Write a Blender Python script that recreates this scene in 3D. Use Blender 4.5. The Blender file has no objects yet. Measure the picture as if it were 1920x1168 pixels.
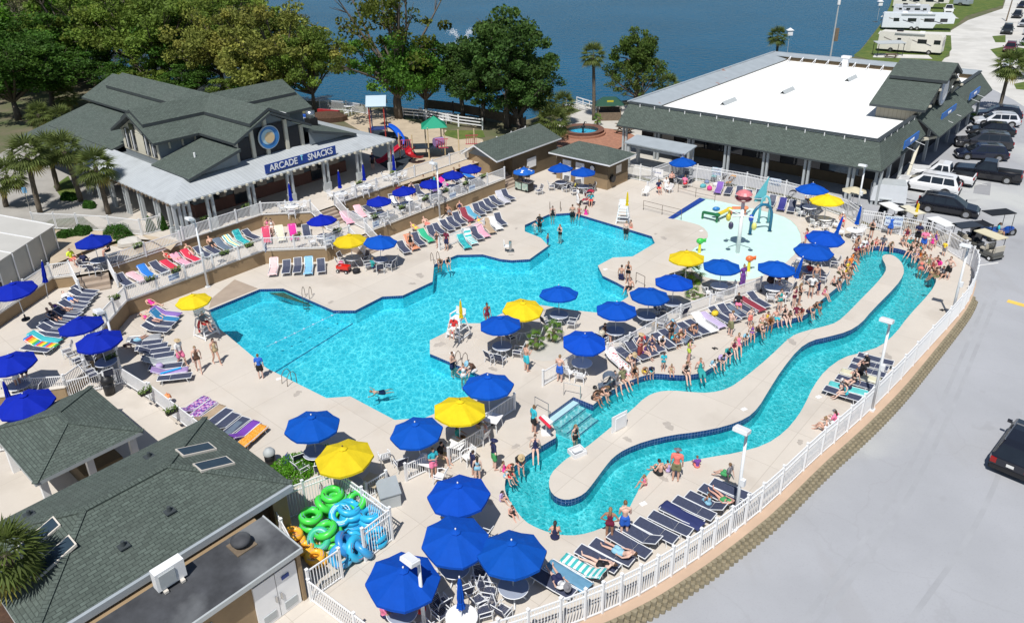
import bpy,bmesh,math,random
import numpy as np
from mathutils import Vector,Matrix,noise
from mathutils.geometry import tessellate_polygon
R=math.radians
sc=bpy.context.scene
COL=sc.collection
rnd=random.Random(7)
# camera, sky, sun, exposure
TH,RO,FPX,CX,CY,CAMH=0.4217,-0.0307,1433.94,919.2,479.6,24.8
_r0=Vector((1,0,0));FW=Vector((0,math.cos(TH),-math.sin(TH)));_u0=Vector((0,math.sin(TH),math.cos(TH)))
RT=math.cos(RO)*_r0+math.sin(RO)*_u0
UP=-math.sin(RO)*_r0+math.cos(RO)*_u0
cd=bpy.data.cameras.new('camera');cam=bpy.data.objects.new('camera',cd);COL.objects.link(cam)
cam.matrix_world=Matrix(((RT.x,UP.x,-FW.x,0),(RT.y,UP.y,-FW.y,0),(RT.z,UP.z,-FW.z,CAMH),(0,0,0,1)))
cd.sensor_width=36;cd.lens=FPX/1920*36;cd.clip_end=4000;cd.clip_start=.5
cd.shift_x=(960-CX)/1920;cd.shift_y=-(584-CY)/1920
sc.camera=cam
SUN_EL,SUN_TO=R(60),R(72)
w=bpy.data.worlds.new('World');sc.world=w;w.use_nodes=True
nt=w.node_tree;bg=nt.nodes['Background'];sk=nt.nodes.new('ShaderNodeTexSky');sk.sky_type='NISHITA'
sk.sun_disc=False;sk.sun_elevation=SUN_EL;sk.sun_rotation=math.pi/2-(SUN_TO+math.pi)
sk.air_density=1.0;sk.dust_density=.6
nt.links.new(sk.outputs[0],bg.inputs[0]);bg.inputs[1].default_value=0.072
sd=bpy.data.lights.new('sun','SUN');sd.energy=4.6;sd.angle=R(.5);sd.color=(1,.965,.91)
so=bpy.data.objects.new('sun',sd);COL.objects.link(so)
_d=Vector((math.cos(SUN_TO)*math.cos(SUN_EL),math.sin(SUN_TO)*math.cos(SUN_EL),-math.sin(SUN_EL)))
so.rotation_euler=_d.to_track_quat('-Z','Y').to_euler()
sc.view_settings.view_transform='Standard';sc.view_settings.look='None';sc.view_settings.gamma=1
sc.view_settings.exposure=0.07
# survey helpers
def at(x,y,z=0.0):
 d=FW*FPX+RT*(x-CX)-UP*(y-CY)
 t=(z-CAMH)/d.z
 return Vector((d.x*t,d.y*t,z))
AS=-0.744;CA,SA=math.cos(AS),math.sin(AS)
def UV(u,v,z=0.0):return Vector((u*CA-v*SA,u*SA+v*CA,z))
def sm(a,b,x):
 t=max(0,min(1,(x-a)/(b-a)));return t*t*(3-2*t)
def gz(x,y):return-0.68+.53*max(0,min(1,(y-34)/26))
def smooth_loop(pts,it=2,closed=True):
 for _ in range(it):
  q=[];n=len(pts)
  for i in range(n if closed else n-1):
   a,b=pts[i],pts[(i+1)%n]
   q+=[a.lerp(b,.25),a.lerp(b,.75)]
  if not closed:q=[pts[0]]+q+[pts[-1]]
  pts=q
 return pts
def resample(pts,step):
 out=[pts[0].copy()];acc=0
 L=sum((pts[i+1]-pts[i]).length for i in range(len(pts)-1));n=max(1,round(L/step));s=L/n
 k=1;d=0;i=0;cur=0
 for k in range(1,n):
  t=k*s
  while cur+(pts[i+1]-pts[i]).length<t:cur+=(pts[i+1]-pts[i]).length;i+=1
  out.append(pts[i].lerp(pts[i+1],(t-cur)/(pts[i+1]-pts[i]).length))
 out.append(pts[-1].copy());return out
 # mesh builder
class MB:
 def __init__(s):s.v=[];s.f=[];s.m=[]
 def poly(s,pts,m=0):
  i=len(s.v);s.v+=[tuple(p)for p in pts];s.f.append(tuple(range(i,i+len(pts))));s.m.append(m)
 def faces(s,vs,fs,m=0):
  i=len(s.v);s.v+=[tuple(p)for p in vs];s.f+=[tuple(k+i for k in f)for f in fs];s.m+=[m]*len(fs)
 def box(s,c,d,rz=0,m=0,M=None):
  x,y,z=[k/2 for k in d];P=[Vector((a*x,b*y,e*z))for e in(-1,1)for a,b in((-1,-1),(1,-1),(1,1),(-1,1))]
  if M is None:M=Matrix.Translation(c)@Matrix.Rotation(rz,4,'Z')
  s.faces([M@p for p in P],[(3,2,1,0),(4,5,6,7),(0,1,5,4),(1,2,6,5),(2,3,7,6),(3,0,4,7)],m)
 def bx(s,a,b,m=0):
  s.box([(a[i]+b[i])/2 for i in range(3)],[abs(b[i]-a[i])for i in range(3)],0,m)
 def beam(s,p,q,w,h,m=0,up=Vector((0,0,1))):
  p=Vector(p);q=Vector(q);d=q-p;L=d.length
  if L<1e-6:return
  d/=L;x=d.cross(up)
  if x.length<1e-4:x=d.cross(Vector((1,0,0)))
  x.normalize();y=x.cross(d)
  M=Matrix(((x.x,d.x,y.x,(p.x+q.x)/2),(x.y,d.y,y.y,(p.y+q.y)/2),(x.z,d.z,y.z,(p.z+q.z)/2),(0,0,0,1)))
  s.box(None,(w,L,h),0,m,M)
 def tube(s,pts,r,n=6,m=0,cap=True):
  pts=[Vector(p)for p in pts];rs=r if isinstance(r,(list,tuple))else[r]*len(pts)
  i0=len(s.v);prev=None
  for i,p in enumerate(pts):
   d=(pts[min(i+1,len(pts)-1)]-pts[max(i-1,0)]).normalized()
   if prev is None:x=d.orthogonal().normalized()
   else:x=(prev-d*prev.dot(d));x=x.normalized()if x.length>1e-5 else d.orthogonal().normalized()
   prev=x;y=d.cross(x)
   for k in range(n):
    a=2*math.pi*k/n;s.v.append(tuple(p+(x*math.cos(a)+y*math.sin(a))*rs[i]))
  for i in range(len(pts)-1):
   for k in range(n):
    a=i0+i*n+k;b=i0+i*n+(k+1)%n;s.f.append((a,b,b+n,a+n));s.m.append(m)
  if cap:
   s.f.append(tuple(i0+k for k in reversed(range(n))));s.m.append(m)
   e=i0+(len(pts)-1)*n;s.f.append(tuple(e+k for k in range(n)));s.m.append(m)
 def cyl(s,c,r,h,n=12,m=0,r2=None):
  c=Vector(c);s.tube([c,c+Vector((0,0,h))],[r,r if r2 is None else r2],n,m)
 def lathe(s,prof,n=16,m=0,c=(0,0,0)):
  i0=len(s.v)
  for r,z in prof:
   for k in range(n):
    a=2*math.pi*k/n;s.v.append((c[0]+r*math.cos(a),c[1]+r*math.sin(a),c[2]+z))
  for i in range(len(prof)-1):
   for k in range(n):
    a=i0+i*n+k;b=i0+i*n+(k+1)%n;s.f.append((a,b,b+n,a+n));s.m.append(m)
 def ell(s,c,r,M=None,n=10,m=0):
  c=Vector(c);i0=len(s.v);k2=n//2
  for i in range(k2+1):
   t=math.pi*i/k2
   for k in range(n):
    a=2*math.pi*k/n;p=Vector((r[0]*math.sin(t)*math.cos(a),r[1]*math.sin(t)*math.sin(a),-r[2]*math.cos(t)))
    if M is not None:p=M@p
    s.v.append(tuple(c+p))
  for i in range(k2):
   for k in range(n):
    a=i0+i*n+k;b=i0+i*n+(k+1)%n;s.f.append((a,b,b+n,a+n));s.m.append(m)
 def prism(s,pts,z0,z1,m=0,ms=None,bottom=True):
  n=len(pts);a=[(p[0],p[1],z0)for p in pts];b=[(p[0],p[1],z1)for p in pts]
  s.poly(b,m)
  if bottom:s.poly(a[::-1],m)
  for i in range(n):
   j=(i+1)%n;s.poly([a[i],a[j],b[j],b[i]],m if ms is None else ms)
 def slab(s,pts,t,m=0,ms=None):
  pts=[Vector(p)for p in pts];lo=[p-Vector((0,0,t))for p in pts]
  nn=Vector((0,0,0))
  for i in range(len(pts)):nn+=pts[i].cross(pts[(i+1)%len(pts)])
  if nn.z<0:pts.reverse();lo.reverse()
  s.poly(pts,m);s.poly(lo[::-1],m if ms is None else ms);n=len(pts)
  for i in range(n):
   j=(i+1)%n;s.poly([lo[i],lo[j],pts[j],pts[i]],m if ms is None else ms)
 def strip(s,a,b,m=0):
  for i in range(len(a)-1):s.poly([a[i],a[i+1],b[i+1],b[i]],m)
 def tess(s,loops,z=None,m=0,flip=False):
  loops=[[Vector(p)for p in l]for l in loops];tr=tessellate_polygon([[Vector((p.x,p.y,0))for p in l]for l in loops])
  vs=[p for l in loops for p in l]
  out=[]
  for t in tr:
   a,b,c=[vs[k]for k in t];cr=(b-a).xy.cross((c-a).xy)if hasattr((b-a).xy,'cross')else 0
   out.append(tuple(t)if cr>0 else tuple(reversed(t)))
  s.faces([(p.x,p.y,p.z if z is None else z)for p in vs],out,m)
 def mesh(s,name,mats,smooth=False,origin=None):
  me=bpy.data.meshes.new(name);v=s.v
  if origin is not None:ox,oy,oz=origin;v=[(a-ox,b-oy,c-oz)for a,b,c in v]
  me.from_pydata(v,[],s.f)
  for k in(mats if isinstance(mats,(list,tuple))else[mats]):me.materials.append(k)
  if len(me.materials)>1:me.polygons.foreach_set('material_index',s.m)
  if smooth:me.polygons.foreach_set('use_smooth',[True]*len(me.polygons))
  uvl=me.uv_layers.new(name='UVMap');co=[0.0]*(2*len(me.loops))
  vv=[Vector(p)for p in v]
  for p in me.polygons:
   n=p.normal
   if abs(n.z)>.995:t=Vector((CA,SA,0));b=Vector((-SA,CA,0))
   else:t=Vector((0,0,1)).cross(n).normalized();b=n.cross(t)
   for li in p.loop_indices:
    q=vv[me.loops[li].vertex_index];co[2*li]=q.dot(t);co[2*li+1]=q.dot(b)
  uvl.data.foreach_set('uv',co)
  me.update();return me
 def build(s,name,mats,parent=None,smooth=False,origin=None,label=None,cat=None,group=None,kind=None,color=None):
  me=s.mesh(name,mats,smooth,origin);o=bpy.data.objects.new(name,me);COL.objects.link(o)
  if origin is not None and parent is None:o.location=origin
  if parent is not None:o.parent=parent
  tag(o,label,cat,group,kind)
  if color:o.color=(*color[:3],1)
  return o
def tag(o,label=None,cat=None,group=None,kind=None):
 if label:o['label']=label
 if cat:o['category']=cat
 if group:o['group']=group
 if kind:o['kind']=kind
 return o
def thing(name,label,cat,loc=(0,0,0),rz=0,group=None,sc_=1):
 o=bpy.data.objects.new(name,None);COL.objects.link(o);o.location=loc;o.rotation_euler=(0,0,rz);o.scale=(sc_,)*3
 o.empty_display_size=.1
 return tag(o,label,cat,group)
class Kind:
 """parts: list of (name, mesh, parent index or None)"""
 def __init__(s,name,cat):s.name=name;s.cat=cat;s.parts=[]
 def add(s,name,mesh,parent=None):s.parts.append((name,mesh,parent));return len(s.parts)-1
 def place(s,label,loc,rz=0,group=None,scale=1,colors=None,rx=0,ry=0,skip=()):
  o=thing(s.name,label,s.cat,loc,rz,group,scale if not isinstance(scale,tuple)else 1)
  if isinstance(scale,tuple):o.scale=scale
  if rx or ry:o.rotation_euler=(rx,ry,rz)
  obs=[]
  for n,me,p in s.parts:
   if n in skip:obs.append(None);continue
   c=bpy.data.objects.new(n,me);COL.objects.link(c);c.parent=o if p is None else obs[p]
   if colors and n in colors:c.color=(*colors[n][:3],1)
   obs.append(c)
  return o
ORD=['first','second','third','fourth','fifth','sixth','seventh','eighth','ninth','tenth','eleventh','twelfth','thirteenth','fourteenth','fifteenth','sixteenth',
'seventeenth','eighteenth','nineteenth','twentieth','twenty first','twenty second','twenty third','twenty fourth','twenty fifth','twenty sixth','twenty seventh',
'twenty eighth']
# materials
def mat(name,col=(.5,.5,.5),rough=.6,var=.12,scale=3.0,bump=0.,bscale=None,metal=0.,oc=False,spec=.5,coord='Object',col2=None,coat=0.,trans=0.,detail=4):
 m=bpy.data.materials.new(name);m.use_nodes=True;n=m.node_tree.nodes;L=m.node_tree.links;b=n['Principled BSDF']
 b.inputs['Roughness'].default_value=rough;b.inputs['Metallic'].default_value=metal;b.inputs['Specular IOR Level'].default_value=spec
 b.inputs['Coat Weight'].default_value=coat
 tc=n.new('ShaderNodeTexCoord')
 nz=n.new('ShaderNodeTexNoise');nz.inputs['Scale'].default_value=scale;nz.inputs['Detail'].default_value=detail;nz.inputs['Roughness'].default_value=.6
 L.new(tc.outputs[coord],nz.inputs['Vector'])
 mx=n.new('ShaderNodeMix');mx.data_type='RGBA';mx.blend_type='MIX'
 cr=n.new('ShaderNodeMapRange');cr.inputs[1].default_value=.3;cr.inputs[2].default_value=.7;L.new(nz.outputs[0],cr.inputs[0]);L.new(cr.outputs[0],mx.inputs[0])
 if oc:
  oi=n.new('ShaderNodeObjectInfo')
  for idx,k in((6,1-var),(7,1+var)):
   mm=n.new('ShaderNodeMix');mm.data_type='RGBA';mm.blend_type='MULTIPLY';mm.inputs[0].default_value=1;mm.inputs[7].default_value=(k,k,k,1)
   L.new(oi.outputs['Color'],mm.inputs[6]);L.new(mm.outputs[2],mx.inputs[idx])
 else:
  c2=col2 if col2 else tuple(min(1,c*(1+var))for c in col);c1=col if col2 else tuple(c*(1-var)for c in col)
  mx.inputs[6].default_value=(*c1,1);mx.inputs[7].default_value=(*c2,1)
 L.new(mx.outputs[2],b.inputs['Base Color'])
 if bump:
  nb=n.new('ShaderNodeTexNoise');nb.inputs['Scale'].default_value=bscale or scale*6;nb.inputs['Detail'].default_value=3;L.new(tc.outputs[coord],nb.inputs['Vector'])
  bp=n.new('ShaderNodeBump');bp.inputs['Strength'].default_value=1;bp.inputs['Distance'].default_value=bump;L.new(nb.outputs[0],bp.inputs['Height']);L.new(bp.outputs[0],
b.inputs['Normal'])
 m['mix']=0
 return m
def nodes(m):return m.node_tree.nodes,m.node_tree.links,m.node_tree.nodes['Principled BSDF']
def basecol(m):
 n,L,b=nodes(m);return b.inputs['Base Color'].links[0].from_socket
def overlay(m,fac_sock,color,mul=1.0,blend='MIX'):
 n,L,b=nodes(m);src=basecol(m);x=n.new('ShaderNodeMix');x.data_type='RGBA';x.blend_type=blend
 mu=n.new('ShaderNodeMath');mu.operation='MULTIPLY';mu.inputs[1].default_value=mul;L.new(fac_sock,mu.inputs[0]);L.new(mu.outputs[0],x.inputs[0])
 L.new(src,x.inputs[6]);x.inputs[7].default_value=(*color,1);L.new(x.outputs[2],b.inputs['Base Color'])
def brick(m,w,h,mortar=.01,off=.5,coord='UV',mcol=(.1,.1,.1),mul=1.,var=0.,rot=0):
 n,L,b=nodes(m);tc=n.new('ShaderNodeTexCoord');t=n.new('ShaderNodeTexBrick')
 t.inputs['Scale'].default_value=1;t.inputs['Brick Width'].default_value=w;t.inputs['Row Height'].default_value=h;t.inputs['Mortar Size'].default_value=mortar;t.inputs['Mortar Smooth'].default_value=.1
 t.offset=off;t.inputs['Color1'].default_value=(0,0,0,1);t.inputs['Color2'].default_value=(1,1,1,1);t.inputs['Mortar'].default_value=(.5,.5,.5,1)
 mp=n.new('ShaderNodeMapping');mp.inputs['Rotation'].default_value=(0,0,rot);L.new(tc.outputs[coord],mp.inputs[0]);L.new(mp.outputs[0],t.inputs['Vector'])
 if var:
  src=basecol(m);x=n.new('ShaderNodeMix');x.data_type='RGBA';x.blend_type='MULTIPLY';x.inputs[0].default_value=1
  mr=n.new('ShaderNodeMapRange');mr.inputs[3].default_value=1-var;mr.inputs[4].default_value=1+var;L.new(t.outputs[0],mr.inputs[0])
  L.new(src,x.inputs[6]);L.new(mr.outputs[0],x.inputs[7]);L.new(x.outputs[2],b.inputs['Base Color'])
 overlay(m,t.outputs['Fac'],mcol,mul)
 return m
def noise_fac(m,scale,lo,hi,coord='Object',detail=5,stretch=None):
 n,L,b=nodes(m);tc=n.new('ShaderNodeTexCoord');nz=n.new('ShaderNodeTexNoise');nz.inputs['Scale'].default_value=scale;nz.inputs['Detail'].default_value=detail
 if stretch:
  mp=n.new('ShaderNodeMapping');mp.inputs['Scale'].default_value=stretch[:3];mp.inputs['Rotation'].default_value=(0,0,stretch[3]if len(stretch)>3 else 0);L.new(tc.outputs[coord],
mp.inputs[0]);L.new(mp.outputs[0],nz.inputs['Vector'])
 else:L.new(tc.outputs[coord],nz.inputs['Vector'])
 mr=n.new('ShaderNodeMapRange');mr.inputs[1].default_value=lo;mr.inputs[2].default_value=hi;L.new(nz.outputs[0],mr.inputs[0]);return mr.outputs[0]
MT={}
MT['deck']=mat('deck_concrete',(.555,.507,.447),.8,.05,.35,.003,40)
brick(MT['deck'],3.4,3.4,.016,0,'Object',(.34,.30,.25),.5,.03,-AS)
overlay(MT['deck'],noise_fac(MT['deck'],.5,.56,.72),(.50,.43,.35),.35)
overlay(MT['deck'],noise_fac(MT['deck'],9,.6,.75),(.44,.38,.31),.25)
overlay(MT['deck'],noise_fac(MT['deck'],.22,.57,.66,detail=8),(.43,.385,.33),.45)
MT['wet']=mat('wet_concrete',(.43,.39,.345),.4,.1,2)
MT['apron']=mat('apron',(.36,.29,.23),.85,.08,1.5,.003,40)
MT['tanwall']=mat('tan_stucco',(.30,.215,.125),.9,.10,1.2,.004,60)
MT['tancap']=mat('wall_cap',(.62,.58,.52),.8,.05,3)
MT['road']=mat('asphalt',(.355,.365,.39),.9,.06,.25,.004,60)
overlay(MT['road'],noise_fac(MT['road'],.12,.45,.7,stretch=(1,.35,1,.5)),(.31,.32,.34),.6)
overlay(MT['road'],noise_fac(MT['road'],.07,.55,.66),(.50,.51,.49),.8)
overlay(MT['road'],noise_fac(MT['road'],14,.55,.8),(.28,.28,.30),.5)
overlay(MT['road'],noise_fac(MT['road'],.3,.60,.66,stretch=(1.5,.35,1,-.95)),(.32,.32,.33),.3)
_n,_L,_b=nodes(MT['road']);_tc=_n.new('ShaderNodeTexCoord');_w=_n.new('ShaderNodeTexNoise');_w.inputs['Scale'].default_value=.6;_w.inputs['Detail'].default_value=5;_L.new(_tc.outputs['Object'],
_w.inputs[0]);_a=_n.new('ShaderNodeVectorMath');_a.operation='MULTIPLY_ADD';_a.inputs[1].default_value=(1.6,)*3;_L.new(_w.outputs['Color'],_a.inputs[0]);_L.new(_tc.outputs['Object'],
_a.inputs[2])
_v=_n.new('ShaderNodeTexVoronoi');_v.feature='DISTANCE_TO_EDGE';_v.inputs['Scale'].default_value=.13;_L.new(_a.outputs[0],_v.inputs['Vector']);_m=_n.new('ShaderNodeMapRange');_m.inputs[1].default_value=.002;_m.inputs[2].default_value=.006;_m.inputs[3].default_value=1;_m.inputs[4].default_value=0;_L.new(_v.outputs[0],
_m.inputs[0]);overlay(MT['road'],_m.outputs[0],(.27,.27,.28),.18)
overlay(MT['road'],noise_fac(MT['road'],.35,.66,.70,detail=3),(.25,.25,.26),.25)
MT['patch']=mat('asphalt_patch',(.29,.295,.31),.9,.1,.8,.004,60)
MT['gravel']=mat('gravel',(.56,.55,.52),.95,.1,.4,.01,30)
overlay(MT['gravel'],noise_fac(MT['gravel'],.15,.5,.65),(.42,.41,.38),.6)
MT['drive']=mat('worn_drive',(.34,.325,.30),.95,.12,.5,.004,30)
MT['sand']=mat('sand',(.46,.38,.28),.95,.12,.8,.01,20)
MT['concrete']=mat('concrete_walk',(.50,.48,.44),.85,.08,.6,.003,30)
MT['land']=mat('land',(.16,.13,.09),.95,.2,.3,.02,8,col2=(.07,.10,.03))
MT['soil']=mat('mulch',(.075,.04,.025),.95,.3,6,.02,40)
MT['brickpave']=brick(mat('brick_paving',(.36,.17,.11),.85,.15,2),.22,.11,.008,.5,'UV',(.22,.15,.11),.6,.15)
MT['grass']=mat('grass_cover',(.045,.10,.012),.95,.3,.7,.05,14,col2=(.13,.16,.03))
MT['rubber']=mat('rubber_ground',(.018,.028,.04),.8,.15,2)
MT['shingle']=brick(mat('green_shingle',(.082,.106,.092),.9,.2,5,.004,60),.34,.15,.017,.5,'UV',(.032,.044,.038),.9,.17)
overlay(MT['shingle'],noise_fac(MT['shingle'],.35,.45,.75),(.10,.115,.105),.25)
MT['shfascia']=mat('roof_edge',(.045,.055,.06),.6,.1)
MT['metalroof']=brick(mat('metal_roof',(.44,.47,.49),.45,.06,1),.32,40,.02,0,'UV',(.25,.27,.28),.6,.03)
overlay(MT['metalroof'],noise_fac(MT['metalroof'],.8,.55,.7),(.34,.36,.37),.5)
MT['whiteroof']=mat('white_membrane',(.86,.87,.86),.7,.02,.3)
brick(MT['whiteroof'],30,3.0,.03,0,'UV',(.62,.63,.62),.5)
overlay(MT['whiteroof'],noise_fac(MT['whiteroof'],.25,.56,.68,detail=8),(.62,.62,.58),.4)
MT['pmetal']=mat('parapet_metal',(.34,.38,.41),.5,.08,1)
overlay(MT['pmetal'],noise_fac(MT['pmetal'],.7,.66,.69),(.30,.13,.08),.8)
MT['greypanel']=mat('grey_panel',(.21,.24,.26),.8,.06,2)
MT['board']=brick(mat('beige_board',(.36,.33,.26),.85,.06,2),.4,40,.02,0,'UV',(.18,.16,.13),.7)
MT['cream']=mat('cream_paint',(.58,.55,.45),.7,.05,2)
MT['greytrim']=mat('grey_trim',(.42,.45,.46),.6,.06,2)
MT['brown']=mat('brown_wall',(.13,.095,.055),.9,.12,1,.003,40)
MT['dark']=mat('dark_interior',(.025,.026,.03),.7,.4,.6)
MT['glassdark']=mat('dark_glass',(.012,.016,.022),.06,.2,1,spec=.8)
MT['navypaint']=mat('navy_paint',(.01,.05,.28),.5,.05)
MT['red']=mat('red_brick',(.15,.07,.05),.85,.15,1)
MT['white']=mat('white_vinyl',(.80,.81,.82),.35,.02,2)
MT['whitem']=mat('white_metal',(.74,.76,.78),.35,.04,2)
MT['steel']=mat('steel',(.5,.51,.52),.25,.05,2,metal=.9)
MT['bronze']=mat('bronze_rail',(.20,.16,.13),.4,.08,2,metal=.5)
MT['black']=mat('black_plastic',(.012,.012,.014),.5,.1,3)
MT['blocks']=mat('retaining_block',(.25,.215,.145),.95,.25,4,.01,40)
MT['strip']=mat('planter_strip',(.50,.36,.26),.95,.08,.5,.004,30)
MT['paintw']=mat('road_paint',(.72,.72,.70),.8,.06,2)
MT['painty']=mat('yellow_paint',(.75,.50,.10),.8,.08,2)
MT['wood']=mat('weathered_wood',(.17,.13,.09),.9,.2,3)
MT['oc']=mat('dyed_cloth',rough=.75,var=.10,scale=3,oc=True,bump=.004,bscale=14)
MT['canopy']=mat('canopy_cloth',rough=.8,var=.09,scale=1.6,oc=True,bump=.03,bscale=3.2,spec=.2)
_n,_L,_b=nodes(MT['canopy']);_t=_n.new('ShaderNodeBsdfTranslucent');_L.new(_b.inputs['Base Color'].links[0].from_socket,_t.inputs[0]);_s=_n.new('ShaderNodeMixShader');_s.inputs[0].default_value=.18;_L.new(_b.outputs[0],
_s.inputs[1]);_L.new(_t.outputs[0],_s.inputs[2]);_L.new(_s.outputs[0],_n['Material Output'].inputs[0])
MT['ocp']=mat('moulded_plastic',rough=.35,var=.04,scale=3,oc=True)
MT['skin']=mat('skin',rough=.55,var=.05,scale=9,oc=True)
MT['hair']=mat('hair',rough=.6,var=.25,scale=30,oc=True)
MT['paint']=mat('car_paint',rough=.14,var=.02,scale=1,oc=True,coat=.6)
MT['eye']=mat('eye',(.03,.02,.02),.3,.1)
MT['lip']=mat('lip',(.35,.12,.10),.5,.1)
MT['webbing']=brick(mat('navy_strap',(.030,.040,.085),.6,.15,8),40,.055,.007,0,'UV',(.35,.36,.40),.25)
MT['meshgrey']=mat('grey_mesh',(.13,.13,.15),.7,.1,8)
MT['tyre']=mat('tyre',(.018,.018,.018),.85,.1,6)
MT['lampred']=mat('tail_lamp',(.30,.012,.012),.2,.05)
MT['lampclear']=mat('head_lamp',(.65,.67,.70),.12,.05)
MT['rv']=mat('rv_shell',(.70,.67,.60),.4,.03,2)
MT['flatroof']=mat('black_membrane',(.05,.053,.06),.8,.35,1.2,.004,30)
overlay(MT['flatroof'],noise_fac(MT['flatroof'],.45,.48,.68),(.19,.20,.21),.8)
MT['bark']=mat('bark',(.115,.095,.075),.95,.3,3,.03,12)
MT['palmbark']=mat('palm_bark',(.14,.115,.085),.95,.35,7,.03,20)
def striped(name,cols,wdt=.12,ax='X'):
 m=mat(name,cols[0],.9,.06,4);n,L,b=nodes(m);tc=n.new('ShaderNodeTexCoord');sp=n.new('ShaderNodeSeparateXYZ');L.new(tc.outputs['Object'],sp.inputs[0])
 q=n.new('ShaderNodeMath');q.operation='DIVIDE';q.inputs[1].default_value=wdt*len(cols);L.new(sp.outputs[ax],q.inputs[0]);fr=n.new('ShaderNodeMath');fr.operation='FRACT';L.new(q.outputs[0],
fr.inputs[0])
 cr=n.new('ShaderNodeValToRGB');cr.color_ramp.interpolation='CONSTANT';e=cr.color_ramp.elements
 while len(e)<len(cols):e.new(.5)
 for i,c in enumerate(cols):e[i].position=i/len(cols);e[i].color=(*c,1)
 L.new(fr.outputs[0],cr.inputs[0]);L.new(cr.outputs[0],b.inputs['Base Color']);return m
def blotch(name,c1,c2,c3,scale=5):
 m=mat(name,c1,.9,.05,4);overlay(m,noise_fac(m,scale,.5,.53),c2);overlay(m,noise_fac(m,scale*1.7,.58,.6),c3);return m
TW={'rainbow':striped('rainbow_towel',[(.7,.05,.04),(.8,.35,.03),(.8,.7,.05),(.05,.4,.12),(.03,.2,.6)],.14,'Y'),
'stripe':striped('yellow_teal_stripe_towel',[(.75,.6,.05),(.8,.8,.75),(.03,.35,.35),(.8,.8,.75)],.09),
'aqua':striped('aqua_white_towel',[(.05,.45,.45),(.7,.75,.75)],.13,'Y'),
'purple':blotch('purple_print_towel',(.12,.05,.30),(.55,.40,.60),(.60,.10,.30),7),
'dots':blotch('red_dotted_towel',(.75,.72,.70),(.75,.72,.70),(.65,.03,.08),5),
'teal':blotch('teal_towel',(.02,.33,.36),(.04,.48,.48),(.01,.16,.25),4),
'orange':blotch('orange_print_towel',(.75,.30,.02),(.80,.42,.08),(.60,.15,.02),9),
}
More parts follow.
